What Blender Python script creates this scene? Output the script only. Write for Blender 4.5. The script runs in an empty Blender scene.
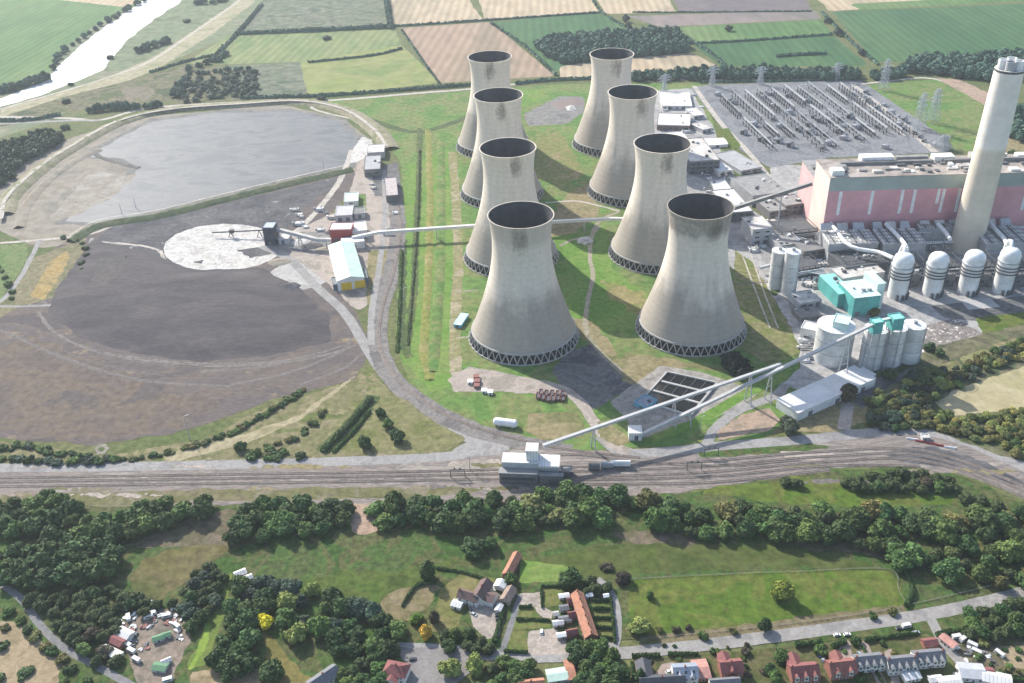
import bpy, bmesh, math, random
import numpy as np
from mathutils import Vector, Matrix, noise as mnoise
R = math.radians
rnd = random.Random(7)
sc = bpy.context.scene
C = sc.collection
# ------------------------------------------------------------------ camera
F, TH, ROLL, CAMH = 953.04, R(31.8348), R(-1.8888), 430.2
cr, sr = math.cos(ROLL), math.sin(ROLL)
def G(px, py, z=0.0):
    u, v = px-512, py-341.5
    X = cr*u+sr*v; Y = -sr*u+cr*v
    d = Vector((X/F, math.cos(TH)-Y/F*math.sin(TH), -math.sin(TH)-Y/F*math.cos(TH)))
    return Vector((0, 0, CAMH)) + d*((z-CAMH)/d.z)
def PY(x, y, z):
    z -= CAMH
    d = y*math.cos(TH)-z*math.sin(TH); u = y*math.sin(TH)+z*math.cos(TH)
    X, Y = F*x/d, -F*u/d
    return 512+cr*X-sr*Y, 341.5+sr*X+cr*Y
def height_at(px, py, top_py):
    b = G(px, py); z = 0
    lo, hi = 0, 300
    for _ in range(40):
        m = (lo+hi)/2
        if PY(b.x, b.y, m)[1] > top_py: lo = m
        else: hi = m
    return lo
cam = bpy.data.cameras.new('camera'); co = bpy.data.objects.new('camera', cam); C.objects.link(co)
r0 = Vector((1, 0, 0)); d0 = Vector((0, -math.sin(TH), -math.cos(TH)))
rt = cr*r0 - sr*d0; up = -(sr*r0 + cr*d0); bk = rt.cross(up)
co.matrix_world = Matrix(((rt.x, up.x, bk.x, 0), (rt.y, up.y, bk.y, 0), (rt.z, up.z, bk.z, CAMH), (0, 0, 0, 1)))
cam.sensor_width = 36; cam.lens = F/1024*36; cam.clip_start = 1; cam.clip_end = 20000
sc.camera = co
# ------------------------------------------------------------------ light
SUN_EL = R(34); SUNV = Vector((-0.595*math.cos(SUN_EL), 0.804*math.cos(SUN_EL), math.sin(SUN_EL)))
w = bpy.data.worlds.new('World'); sc.world = w; w.use_nodes = True
nt = w.node_tree; bg = nt.nodes['Background']; sky = nt.nodes.new('ShaderNodeTexSky')
sky.sky_type = 'NISHITA'; sky.sun_disc = False; sky.sun_elevation = SUN_EL
sky.sun_rotation = math.atan2(SUNV.x, SUNV.y); sky.dust_density = 1.5; sky.altitude = 100
nt.links.new(sky.outputs[0], bg.inputs[0]); bg.inputs[1].default_value = 0.135
sl = bpy.data.lights.new('sun', 'SUN'); sl.energy = 4.0; sl.angle = R(0.6); sl.color = (1, .955, .875)
so = bpy.data.objects.new('sun', sl); C.objects.link(so); so.rotation_euler = (-SUNV).to_track_quat('-Z', 'Y').to_euler()
sc.view_settings.view_transform = 'Standard'; sc.view_settings.look = 'None'; sc.view_settings.gamma = 1
sc.view_settings.exposure = 0.97
sc.render.engine = 'CYCLES'
cy = sc.cycles; cy.use_denoising = True; cy.max_bounces = 5; cy.diffuse_bounces = 2; cy.glossy_bounces = 2; cy.transmission_bounces = 2; cy.volume_bounces = 0; cy.transparent_max_bounces = 6
cy.use_adaptive_sampling = True
# ------------------------------------------------------------------ materials
MATS = {}
GF = .8                                     # soils and crops are darker than they look in sun
def _ramp(nt, cols):
    r = nt.nodes.new('ShaderNodeValToRGB'); e = r.color_ramp.elements
    n = len(cols); lo, hi = .39, .61
    while len(e) < n: e.new(.5)
    for i, c in enumerate(cols):
        e[i].position = lo+(hi-lo)*i/max(1, n-1); e[i].color = (*c, 1)
    return r
def gmat(name, cols, scale=.02, fine=.25, amt=.35, stretch=1.0, rot=0.0, rough=.95, detail=6, stripes=0, speck=None, dist=.6, spec=.15):
    """earth, crops, tarmac: a slow patchwork of the given colours, broken by a finer grain; optional drill lines and specks"""
    if name in MATS: return MATS[name]
    m = bpy.data.materials.new(name); m.use_nodes = True; nt = m.node_tree; N = nt.nodes; Lk = nt.links
    b = N['Principled BSDF']; b.inputs['Roughness'].default_value = rough; b.inputs['Specular IOR Level'].default_value = spec
    tc = N.new('ShaderNodeTexCoord'); mp = N.new('ShaderNodeMapping')
    mp.inputs['Rotation'].default_value[2] = rot; mp.inputs['Scale'].default_value = (1, stretch, 1)
    Lk.new(tc.outputs['Object'], mp.inputs[0])
    n1 = N.new('ShaderNodeTexNoise'); n1.inputs['Scale'].default_value = scale; n1.inputs['Detail'].default_value = detail
    n1.inputs['Roughness'].default_value = .62; n1.inputs['Distortion'].default_value = dist
    Lk.new(mp.outputs[0], n1.inputs[0])
    rp = _ramp(nt, [tuple(k*GF for k in c) for c in cols]); Lk.new(n1.outputs[0], rp.inputs[0])
    n2 = N.new('ShaderNodeTexNoise'); n2.inputs['Scale'].default_value = fine; n2.inputs['Detail'].default_value = 4; n2.inputs['Roughness'].default_value = .7
    Lk.new(mp.outputs[0], n2.inputs[0])
    mr = N.new('ShaderNodeMapRange'); mr.inputs[1].default_value = .34; mr.inputs[2].default_value = .66
    mr.inputs[3].default_value = 1-amt; mr.inputs[4].default_value = 1+amt
    Lk.new(n2.outputs[0], mr.inputs[0])
    mx = N.new('ShaderNodeVectorMath'); mx.operation = 'SCALE'
    Lk.new(rp.outputs[0], mx.inputs[0]); Lk.new(mr.outputs[0], mx.inputs['Scale'])
    last = mx.outputs[0]
    if stripes:
        wv = N.new('ShaderNodeTexWave'); wv.inputs['Scale'].default_value = stripes; wv.inputs['Distortion'].default_value = 1.5; wv.inputs['Detail'].default_value = 2
        wv.inputs['Detail Scale'].default_value = .5
        Lk.new(mp.outputs[0], wv.inputs[0])
        m3 = N.new('ShaderNodeMapRange'); m3.inputs[3].default_value = .87; m3.inputs[4].default_value = 1.1; Lk.new(wv.outputs[1], m3.inputs[0])
        s3 = N.new('ShaderNodeVectorMath'); s3.operation = 'SCALE'; Lk.new(last, s3.inputs[0]); Lk.new(m3.outputs[0], s3.inputs['Scale']); last = s3.outputs[0]
    if speck:
        col, sscale, thr = speck
        n4 = N.new('ShaderNodeTexNoise'); n4.inputs['Scale'].default_value = sscale; n4.inputs['Detail'].default_value = 5; n4.inputs['Roughness'].default_value = .7
        Lk.new(mp.outputs[0], n4.inputs[0])
        m4 = N.new('ShaderNodeMapRange'); m4.inputs[1].default_value = thr; m4.inputs[2].default_value = thr+.08; Lk.new(n4.outputs[0], m4.inputs[0])
        x4 = N.new('ShaderNodeMix'); x4.data_type = 'RGBA'; Lk.new(m4.outputs[0], x4.inputs[0]); Lk.new(last, x4.inputs[6]); x4.inputs[7].default_value = (*col, 1)
        last = x4.outputs[2]
    Lk.new(last, b.inputs['Base Color'])
    bp = N.new('ShaderNodeBump'); bp.inputs['Strength'].default_value = .5; bp.inputs['Distance'].default_value = .6
    Lk.new(n2.outputs[0], bp.inputs['Height']); Lk.new(bp.outputs[0], b.inputs['Normal'])
    MATS[name] = m; return m
def pmat(name, col, rough=.6, var=.12, scale=.35, metal=0.0, lines=0.0, axis=0, dirt=.15):
    """painted sheet, tiles, brick, concrete: base colour with weathering, optional corrugation or course lines along one axis"""
    if name in MATS: return MATS[name]
    m = bpy.data.materials.new(name); m.use_nodes = True; nt = m.node_tree; N = nt.nodes; Lk = nt.links
    b = N['Principled BSDF']; b.inputs['Roughness'].default_value = rough; b.inputs['Metallic'].default_value = metal; b.inputs['Specular IOR Level'].default_value = .3
    tc = N.new('ShaderNodeTexCoord'); oi = N.new('ShaderNodeObjectInfo')
    ad = N.new('ShaderNodeVectorMath'); ad.operation = 'ADD'; Lk.new(tc.outputs['Object'], ad.inputs[0])
    cm = N.new('ShaderNodeMath'); cm.operation = 'MULTIPLY'; cm.inputs[1].default_value = 57; Lk.new(oi.outputs['Random'], cm.inputs[0]); Lk.new(cm.outputs[0], ad.inputs[1])
    n = N.new('ShaderNodeTexNoise'); n.inputs['Scale'].default_value = scale; n.inputs['Detail'].default_value = 7; n.inputs['Roughness'].default_value = .68
    Lk.new(ad.outputs[0], n.inputs[0])
    mr = N.new('ShaderNodeMapRange'); mr.inputs[1].default_value = .3; mr.inputs[2].default_value = .7; mr.inputs[3].default_value = 1-var-dirt; mr.inputs[4].default_value = 1+var
    Lk.new(n.outputs[0], mr.inputs[0])
    sv = N.new('ShaderNodeVectorMath'); sv.operation = 'SCALE'; sv.inputs[0].default_value = col; Lk.new(mr.outputs[0], sv.inputs['Scale'])
    last = sv.outputs[0]
    if lines:
        wv = N.new('ShaderNodeTexWave'); wv.bands_direction = 'XYZ'[axis]; wv.inputs['Scale'].default_value = lines; wv.inputs['Distortion'].default_value = .3
        Lk.new(tc.outputs['Object'], wv.inputs[0])
        m3 = N.new('ShaderNodeMapRange'); m3.inputs[2].default_value = .22; m3.inputs[3].default_value = .74 if lines > .12 else .89; m3.inputs[4].default_value = 1.02; Lk.new(wv.outputs[1], m3.inputs[0])
        s3 = N.new('ShaderNodeVectorMath'); s3.operation = 'SCALE'; Lk.new(last, s3.inputs[0]); Lk.new(m3.outputs[0], s3.inputs['Scale']); last = s3.outputs[0]
    Lk.new(last, b.inputs['Base Color'])
    MATS[name] = m; return m
def leafmat():
    if 'leaves' in MATS: return MATS['leaves']
    m = bpy.data.materials.new('leaves'); m.use_nodes = True; nt = m.node_tree; N = nt.nodes; Lk = nt.links
    b = N['Principled BSDF']; b.inputs['Roughness'].default_value = .7; b.inputs['Specular IOR Level'].default_value = .2
    oi = N.new('ShaderNodeObjectInfo'); tc = N.new('ShaderNodeTexCoord'); ge = N.new('ShaderNodeNewGeometry')
    n = N.new('ShaderNodeTexNoise'); n.inputs['Scale'].default_value = 2.2; n.inputs['Detail'].default_value = 4; n.inputs['Roughness'].default_value = .7
    ad = N.new('ShaderNodeVectorMath'); ad.operation = 'ADD'; cm = N.new('ShaderNodeMath'); cm.operation = 'MULTIPLY'; cm.inputs[1].default_value = 40
    Lk.new(oi.outputs['Random'], cm.inputs[0]); Lk.new(tc.outputs['Object'], ad.inputs[0]); Lk.new(cm.outputs[0], ad.inputs[1]); Lk.new(ad.outputs[0], n.inputs[0])
    mr = N.new('ShaderNodeMapRange'); mr.inputs[1].default_value = .3; mr.inputs[2].default_value = .7; mr.inputs[3].default_value = .55; mr.inputs[4].default_value = 1.5
    Lk.new(n.outputs[0], mr.inputs[0])
    rr = N.new('ShaderNodeMapRange'); rr.inputs[3].default_value = .7; rr.inputs[4].default_value = 1.35; Lk.new(ge.outputs['Random Per Island'], rr.inputs[0])
    mu = N.new('ShaderNodeMath'); mu.operation = 'MULTIPLY'; Lk.new(mr.outputs[0], mu.inputs[0]); Lk.new(rr.outputs[0], mu.inputs[1])
    s = N.new('ShaderNodeVectorMath'); s.operation = 'SCALE'; Lk.new(oi.outputs['Color'], s.inputs[0]); Lk.new(mu.outputs[0], s.inputs['Scale'])
    Lk.new(s.outputs[0], b.inputs['Base Color'])
    MATS['leaves'] = m; return m
def simple(name, col, rough=.5, metal=0., spec=.5):
    if name in MATS: return MATS[name]
    m = bpy.data.materials.new(name); m.use_nodes = True; b = m.node_tree.nodes['Principled BSDF']
    b.inputs['Base Color'].default_value = (*col, 1); b.inputs['Roughness'].default_value = rough; b.inputs['Metallic'].default_value = metal; b.inputs['Specular IOR Level'].default_value = spec
    MATS[name] = m; return m
# ------------------------------------------------------------------ object helpers
def tag(o, label=None, cat=None, group=None, kind=None):
    if label: o['label'] = label
    if cat: o['category'] = cat
    if group: o['group'] = group
    if kind: o['kind'] = kind
    return o
MW = {}
def thing(name, label, cat, loc=(0, 0, 0), rz=0.0, group=None):
    o = bpy.data.objects.new(name, None); C.objects.link(o); o.location = loc; o.rotation_euler = (0, 0, rz); o.empty_display_size = 1
    MW[o.name] = Matrix.Translation(loc) @ Matrix.Rotation(rz, 4, 'Z')
    return tag(o, label, cat, group)
def copy_tree(o, parent=None, loc=None, rz=None, label=None, group=None):
    c = o.copy(); C.objects.link(c); c.parent = parent
    if loc is not None: c.location = loc
    if rz is not None: c.rotation_euler = (0, 0, rz)
    if label: c['label'] = label
    if group: c['group'] = group
    for ch in list(KIDS.get(o.name, [])): copy_tree(ch, c)
    if parent is not None: KIDS.setdefault(parent.name, []).append(c)
    return c
KIDS = {}
class MB:
    def __init__(s): s.v = []; s.f = []; s.sm = False
    def add(s, vs, fs):
        k = len(s.v); s.v += [tuple(v) for v in vs]; s.f += [tuple(i+k for i in f) for f in fs]; return s
    def box(s, x0, x1, y0, y1, z0, z1):
        return s.add([(x0,y0,z0),(x1,y0,z0),(x1,y1,z0),(x0,y1,z0),(x0,y0,z1),(x1,y0,z1),(x1,y1,z1),(x0,y1,z1)],
                     [(3,2,1,0),(4,5,6,7),(0,1,5,4),(1,2,6,5),(2,3,7,6),(3,0,4,7)])
    def prism(s, poly, z0, z1):
        n = len(poly)
        vs = [(p[0], p[1], z0) for p in poly]+[(p[0], p[1], z1) for p in poly]
        return s.add(vs, [tuple(range(n-1, -1, -1)), tuple(range(n, 2*n))]+[(i, (i+1) % n, n+(i+1) % n, n+i) for i in range(n)])
    def bar(s, a, b, w, h=None):
        """a beam of square section from a to b"""
        a, b = Vector(a), Vector(b); d = (b-a).normalized(); h = h or w
        sd = d.cross(Vector((0, 0, 1)))
        if sd.length < 1e-3: sd = Vector((1, 0, 0))
        sd.normalize(); u = sd.cross(d)
        vs = [p+sd*i*w/2+u*j*h/2 for p in (a, b) for i, j in ((-1,-1),(1,-1),(1,1),(-1,1))]
        return s.add(vs, [(0,1,2,3),(7,6,5,4),(0,4,5,1),(1,5,6,2),(2,6,7,3),(3,7,4,0)])
    def tube(s, pts, r, n=10, cap=True):
        pts = [Vector(p) for p in pts]; k = len(pts); rs = r if isinstance(r, (list, tuple)) else [r]*k
        vs = []; 
        for i, p in enumerate(pts):
            d = (pts[min(i+1, k-1)]-pts[max(i-1, 0)]).normalized()
            sd = d.cross(Vector((0, 0, 1)))
            if sd.length < 1e-3: sd = Vector((1, 0, 0))
            sd.normalize(); u = sd.cross(d)
            vs += [p+(sd*math.cos(2*math.pi*j/n)+u*math.sin(2*math.pi*j/n))*rs[i] for j in range(n)]
        fs = [(i*n+j, i*n+(j+1) % n, (i+1)*n+(j+1) % n, (i+1)*n+j) for i in range(k-1) for j in range(n)]
        if cap: fs += [tuple(range(n-1, -1, -1)), tuple(range((k-1)*n, k*n))]
        return s.add(vs, fs)
    def lathe(s, prof, n=32, cx=0, cy=0, cap=True):
        k = len(prof)
        vs = [(cx+r*math.cos(2*math.pi*j/n), cy+r*math.sin(2*math.pi*j/n), z) for r, z in prof for j in range(n)]
        fs = [(i*n+j, i*n+(j+1) % n, (i+1)*n+(j+1) % n, (i+1)*n+j) for i in range(k-1) for j in range(n)]
        if cap: fs += [tuple(range(n-1, -1, -1)), tuple(range((k-1)*n, k*n))]
        return s.add(vs, fs)
    def build(s, name, mat, parent=None, smooth=False, world=False):
        me = bpy.data.meshes.new(name)
        me.from_pydata(s.v, [], s.f); me.materials.append(mat)
        if world and parent is not None: me.transform(MW[parent.name].inverted())
        if smooth: me.polygons.foreach_set('use_smooth', [True]*len(me.polygons)); me.set_sharp_from_angle(angle=R(38))
        me.update()
        o = bpy.data.objects.new(name, me); C.objects.link(o)
        if parent is not None: o.parent = parent; KIDS.setdefault(parent.name, []).append(o)
        return o
def sub(name, mat, parent, mb, **k):                 # a sub-part, in its thing's local space
    return mb.build(name, mat, parent, **k)
# ---- ground sheets
TOP = {}
def lay(xs, ys, q=7.0):
    """height for a new sheet: 3 mm above the highest sheet already lying anywhere under it"""
    ks = set(zip((np.asarray(xs)//q).astype(int).tolist(), (np.asarray(ys)//q).astype(int).tolist()))
    ks = {(a+i, b+j) for a, b in ks for i in (-1, 0, 1) for j in (-1, 0, 1)}
    z = max((TOP.get(k, 0.0) for k in ks), default=0.0)+.003
    for k in ks: TOP[k] = z
    return z
def lay_dense(xs, ys):
    o = np.arange(-14, 15, 7.0); A, B = np.meshgrid(o, o)
    return lay((xs[:, None]+A.ravel()[None, :]).ravel(), (ys[:, None]+B.ravel()[None, :]).ravel())
def vnoise(x, y, s, seed=0.0):
    return np.array([mnoise.noise(Vector((a/s+seed, b/s-seed, seed))) for a, b in zip(x, y)])
def patch(name, poly, mat, cell=4.0, rag=1.2, rs=9.0, mound=None, label=None, kind='structure', world=False, cat=None, parent=None, z0=None):
    """a ground sheet with an outline given in photo pixels, laid on the ground with an irregular natural edge"""
    P = np.array([(p[0], p[1]) if world else G(p[0], p[1])[:2] for p in poly])
    x0, y0 = P.min(0)-cell*1.5; x1, y1 = P.max(0)+cell*1.5
    nx, ny = int((x1-x0)/cell)+2, int((y1-y0)/cell)+2
    gx, gy = np.meshgrid(x0+np.arange(nx)*cell, y0+np.arange(ny)*cell)
    X, Y = gx.ravel(), gy.ravel()
    Q = np.roll(P, -1, 0); d2 = np.full(X.shape, 1e18); ins = np.zeros(X.shape, bool)
    for (ax, ay), (bx, by) in zip(P, Q):
        ex, ey = bx-ax, by-ay; L2 = ex*ex+ey*ey+1e-9
        t = np.clip(((X-ax)*ex+(Y-ay)*ey)/L2, 0, 1)
        d2 = np.minimum(d2, (X-ax-t*ex)**2+(Y-ay-t*ey)**2)
        cnd = ((ay > Y) != (by > Y)); 
        with np.errstate(divide='ignore', invalid='ignore'): xi = ex*(Y-ay)/(by-ay)+ax
        ins ^= cnd & (X < xi)
    sd = np.where(ins, 1, -1)*np.sqrt(d2)
    near = np.abs(sd) < rag*2.5+cell*1.5
    if rag > 0:
        s = np.zeros_like(sd); s[near] = vnoise(X[near], Y[near], rs, 3.1)*rag*1.3+vnoise(X[near], Y[near], rs/3, 9.7)*rag*.7
        sd = sd+s
    kp = sd > -cell
    zz = z0 if z0 is not None else (lay_dense if cell > 7 else lay)(X[kp], Y[kp])
    Z = np.full(X.shape, zz)
    if mound:
        h, wd = mound; t = np.clip(sd/wd, 0, 1); Z = zz+h*t*t*(3-2*t)
    V = list(zip(X, Y, Z)); Fs = []; S = sd
    inside = S > 0
    I = np.arange(nx*ny).reshape(ny, nx)
    a, b, c, d = I[:-1, :-1].ravel(), I[:-1, 1:].ravel(), I[1:, 1:].ravel(), I[1:, :-1].ravel()
    cnt = inside[a].astype(int)+inside[b]+inside[c]+inside[d]
    full = cnt == 4
    Fs = [tuple(q) for q in np.stack([a, b, c, d], 1)[full].tolist()]
    cache = {}
    def cut(i, j):
        k = (min(i, j), max(i, j))
        if k not in cache:
            t = S[i]/(S[i]-S[j]); cache[k] = len(V)
            V.append((X[i]+(X[j]-X[i])*t, Y[i]+(Y[j]-Y[i])*t, zz if mound else Z[i]))
        return cache[k]
    part = (cnt > 0) & (cnt < 4)
    for q in np.stack([a, b, c, d], 1)[part].tolist():
        out = []
        for k in range(4):
            i, j = q[k], q[(k+1) % 4]
            if inside[i]: out.append(i)
            if inside[i] != inside[j]: out.append(cut(i, j))
        if len(out) >= 3: Fs.append(tuple(out))
    used = sorted({i for f in Fs for i in f}); mp = {u: k for k, u in enumerate(used)}
    me = bpy.data.meshes.new(name); me.from_pydata([tuple(map(float, V[u])) for u in used], [], [tuple(mp[i] for i in f) for f in Fs])
    me.materials.append(mat); me.polygons.foreach_set('use_smooth', [True]*len(me.polygons)); me.update()
    o = bpy.data.objects.new(name, me); C.objects.link(o); tag(o, label, cat, None, kind)
    if parent: o.parent = parent; KIDS.setdefault(parent.name, []).append(o)
    return o
def spline(pts, step=4.0):
    P = [Vector((p[0], p[1], p[2] if len(p) > 2 else 0)) for p in pts]
    P = [P[0]*2-P[1]]+P+[P[-1]*2-P[-2]]; out = []
    for i in range(1, len(P)-2):
        a, b, c, d = P[i-1:i+3]; n = max(1, int((c-b).length/step))
        for k in range(n):
            t = k/n
            out.append(.5*((2*b)+(c-a)*t+(2*a-5*b+4*c-d)*t*t+(3*b-a-3*c+d)*t**3))
    out.append(P[-2]); return out
def strip(name, pts, prof, mat, jit=0.0, step=4.0, label=None, kind='structure', world=False, cat=None, parent=None, z=None, smooth=True, group=None):
    """a profile [(offset, height)...] swept along a smooth line given in photo pixels"""
    W = [p if world else G(p[0], p[1]) for p in pts]
    S = spline(W, step); n = len(S); k = len(prof); wm = max(abs(o) for o, h in prof)
    fx = [f*wm for f in np.linspace(-1, 1, max(2, int(wm/3)+2))]
    zz = lay([p.x+a for p in S for a in fx]+[p.x for p in S for a in fx], [p.y for p in S for a in fx]+[p.y+a for p in S for a in fx]) if z is None else z
    vs = []; sd = rnd.random()*50
    for i, p in enumerate(S):
        d = (S[min(i+1, n-1)]-S[max(i-1, 0)]); d.z = 0; d.normalize(); nn = Vector((-d.y, d.x, 0))
        for j, (o, h) in enumerate(prof):
            if jit:
                jj = mnoise.noise(Vector((p.x/7+j*9+sd, p.y/7, sd)))*jit
                o = o+jj; h = h*(1+.35*jj/max(jit, .01)) if h > .3 else h
            q = p+nn*o; vs.append((q.x, q.y, p.z+zz+h))
    fs = [(i*k+j+1, i*k+j, (i+1)*k+j, (i+1)*k+j+1) for i in range(n-1) for j in range(k-1)]
    me = bpy.data.meshes.new(name); me.from_pydata(vs, [], fs); me.materials.append(mat)
    me.polygons.foreach_set('use_smooth', [smooth]*len(me.polygons)); me.update()
    o = bpy.data.objects.new(name, me); C.objects.link(o); tag(o, label, cat, group, kind)
    if parent: o.parent = parent; KIDS.setdefault(parent.name, []).append(o)
    return o
def road(name, pts, wd, mat, jit=.5, step=4.0, **k): return strip(name, pts, [(wd/2, 0), (-wd/2, 0)], mat, jit, step, **k)
# ================================================================== THE SETTING: ground, fields, river, roads, rails
g_base = gmat('dry_meadow', [(.105,.135,.045), (.15,.155,.065), (.085,.125,.038)], .012, .2)
g_scrub = gmat('scrub', [(0.08, 0.104, 0.04), (0.128, 0.136, 0.064), (0.16, 0.144, 0.088), (0.064, 0.088, 0.04)], .02, .12, .45)
g_green = gmat('mown_grass', [(.10,.195,.045), (.13,.22,.055), (.19,.21,.078), (.11,.19,.048)], .018, .15, .3)
g_bright = gmat('bright_grass', [(.115,.225,.038), (.145,.25,.05), (.18,.245,.065)], .02, .2, .25)
g_dry = gmat('dry_grass', [(.24,.20,.10), (.28,.235,.13), (.17,.17,.07)], .02, .2, .3)
g_meadow = gmat('meadow', [(.082,.105,.036), (.058,.115,.026), (.112,.108,.045), (.05,.102,.022)], .03, .25, .45, speck=((.045,.062,.02), .22, .60))
g_paddock = gmat('paddock', [(.098,.142,.022), (.078,.138,.018), (.13,.145,.035), (.10,.142,.024)], .03, .18, .35)
f_green = gmat('crop_green', [(.085,.175,.055), (.11,.20,.065), (.14,.21,.075)], .006, .05, .15, stretch=.3, rot=.2, stripes=.022)
f_green2 = gmat('crop_dark_green', [(.05,.125,.05), (.062,.142,.055), (.08,.155,.06)], .008, .05, .15, stretch=.25, rot=.1, stripes=.022)
f_pale = gmat('crop_pale_green', [(.17,.23,.09), (.23,.26,.11), (.14,.21,.075)], .01, .05, .15, stretch=.4, rot=.3, stripes=.022)
f_tan = gmat('stubble', [(0.44, 0.34, 0.22), (0.5, 0.4, 0.27), (0.38, 0.31, 0.21)], .006, .05, .12, stretch=.3, rot=.15, stripes=.022)
f_pink = gmat('ploughed', [(.33,.23,.17), (.37,.27,.19), (.28,.22,.15)], .008, .05, .14, stretch=.3, rot=.4, stripes=.022)
f_mauve = gmat('bare_soil', [(.22,.18,.17), (.26,.21,.19), (.19,.17,.15)], .006, .05, .12, stretch=.2)
f_grey = gmat('rough_scrub', [(0.099, 0.135, 0.081), (0.135, 0.162, 0.099), (0.171, 0.18, 0.126), (0.081, 0.117, 0.072)], .02, .06, .4)
m_soil = gmat('coal_ground', [(.122,.103,.10), (.138,.116,.11), (.16,.13,.112), (.108,.093,.092)], .012, .16, .2, stretch=2.0, rot=.1, speck=((.23,.18,.11), .03, .60))
m_coal = gmat('coal_stock', [(.076,.069,.074), (.092,.083,.086), (.11,.098,.097)], .014, .16, .18, stretch=2.5, rot=.05)
m_coal2 = gmat('coal_dark', [(0.074, 0.074, 0.082), (0.101, 0.1, 0.105), (0.133, 0.129, 0.129)], .03, .2, .3, speck=((.34,.33,.31), .05, .63))
m_ash = gmat('ash_lagoon', [(.118,.13,.142), (.142,.152,.16), (.165,.171,.175), (.108,.12,.134)], .016, .1, .10, stretch=2.0, rot=.3, rough=.6)
m_ashb = gmat('ash_brown', [(0.264, 0.23, 0.178), (0.306, 0.272, 0.221), (0.23, 0.212, 0.178)], .02, .1, .18)
m_white = gmat('ash_pad', [(0.501, 0.477, 0.437), (0.614, 0.59, 0.55), (0.445, 0.42, 0.388)], .06, .3, .25, speck=((.26,.25,.24), .07, .60))
m_road = gmat('tarmac_pale', [(0.293, 0.283, 0.269), (0.352, 0.337, 0.322), (0.264, 0.254, 0.244)], .05, .4, .15)
m_lane = gmat('tarmac', [(.20,.20,.20), (.25,.245,.24), (.17,.17,.17)], .05, .4, .15)
m_track = gmat('haul_track', [(0.445, 0.405, 0.344), (0.536, 0.486, 0.425), (0.364, 0.334, 0.293)], .06, .3, .2)
m_yard = gmat('concrete_yard', [(0.343, 0.333, 0.322), (0.423, 0.409, 0.388), (0.283, 0.277, 0.272)], .03, .2, .22, speck=((.17,.165,.16), .06, .62))
m_dyard = gmat('dark_yard', [(.13,.13,.13), (.18,.175,.17), (.10,.10,.105)], .04, .25, .3)
m_grav = gmat('gravel', [(0.357, 0.304, 0.263), (0.441, 0.378, 0.326), (0.294, 0.263, 0.221)], .05, .5, .2)
m_ball = gmat('rail_ballast', [(.235,.20,.178), (.30,.255,.225), (.185,.162,.15), (.34,.30,.262)], .02, .2, .3, stretch=6.0, rot=.02, speck=((.13,.13,.06), .03, .64))
m_switch = gmat('switchyard_chippings', [(.20,.205,.215), (.245,.248,.255), (.165,.17,.18)], .03, .3, .3)
m_redd = gmat('red_earth', [(.36,.25,.18), (.42,.31,.23), (.28,.22,.16)], .04, .3, .25)
m_sand = gmat('sandy_field', [(0.306, 0.238, 0.145), (0.357, 0.281, 0.178), (0.255, 0.204, 0.119)], .05, .3, .2)
m_yel = gmat('yellow_spoil', [(.32,.23,.09), (.38,.28,.12), (.22,.18,.08)], .05, .3, .25)
m_weed = gmat('dark_weeds', [(.05,.085,.03), (.075,.11,.04), (.10,.12,.05)], .05, .3, .4)
m_lime = gmat('lime_lawn', [(.20,.30,.05), (.26,.34,.07)], .05, .3, .2)
m_rail = pmat('rusty_rail', (.16,.125,.10), .5, .2)
m_water = simple('river_water', (.58,.60,.60), .26, 0, .9)  # the sky's white reflection is put into the pale base colour
# base sheet out past the horizon of the picture
me = bpy.data.meshes.new('ground'); me.from_pydata([(-9000,-1500,0),(9000,-1500,0),(9000,12000,0),(-9000,12000,0)], [], [(0,1,2,3)]); me.materials.append(g_base)
tag(C.objects.link(bpy.data.objects.new('ground', me)) or bpy.data.objects['ground'], 'dry meadow and rough grass ground', None, None, 'structure')
def field(name, poly, mat, cell=12, rag=2.0, rs=40, **k): return patch(name, poly, mat, cell, rag, rs, **k)
# far farmland
field('rough_pasture', [(-40,150),(-40,-25),(300,-25),(262,2),(235,34),(150,70),(40,125)], gmat('river_pasture', [(.19,.21,.12),(.16,.20,.11),(.24,.23,.15)], .012, .06, .25))
field('field', [(-60,-30),(160,-30),(150,0),(100,22),(62,50),(50,72),(0,92),(-60,108)], f_green)
field('field', [(50,-25),(160,-25),(148,-2),(125,7),(60,0)], f_tan)
field('river_meadow', [(185,-20),(270,-20),(236,2),(150,60),(110,72),(103,70),(128,42),(148,26)], gmat('bank_grass', [(.14,.19,.10),(.18,.21,.12),(.12,.16,.08)], .02, .06, .3))
field('field', [(236,33),(262,1),(290,-25),(390,-25),(386,2),(391,26),(330,29)], f_grey)
field('field', [(228,35),(395,28),(402,45),(300,62),(195,65),(188,62)], f_pale)
field('field', [(300,62),(402,45),(440,83),(305,97)], gmat('crop_yellow_green', [(.22,.26,.08),(.27,.28,.11),(.17,.23,.07)], .01, .05, .15))
field('field', [(228,66),(300,62),(308,97),(252,100)], f_grey)
field('scrub_land', [(172,72),(228,66),(258,99),(175,106)], g_scrub)
field('field', [(402,28),(490,22),(555,76),(440,83)], f_pink)
field('field', [(386,-25),(470,-25),(470,2),(483,20),(394,26)], f_tan)
field('field', [(471,-25),(575,-25),(600,12),(485,20)], f_tan)
field('field', [(490,22),(600,13),(625,28),(660,60),(556,72)], f_green2)
field('field', [(560,66),(690,52),(718,66),(635,72),(560,80)], f_tan)
field('field', [(580,-25),(655,-25),(676,12),(606,14)], f_tan)
field('field', [(626,16),(815,10),(822,19),(660,27)], f_mauve)
field('field', [(660,-25),(790,-25),(812,10),(680,12)], gmat('dark_plough', [(.15,.125,.13),(.18,.15,.15)], .006, .05, .12))
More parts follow.
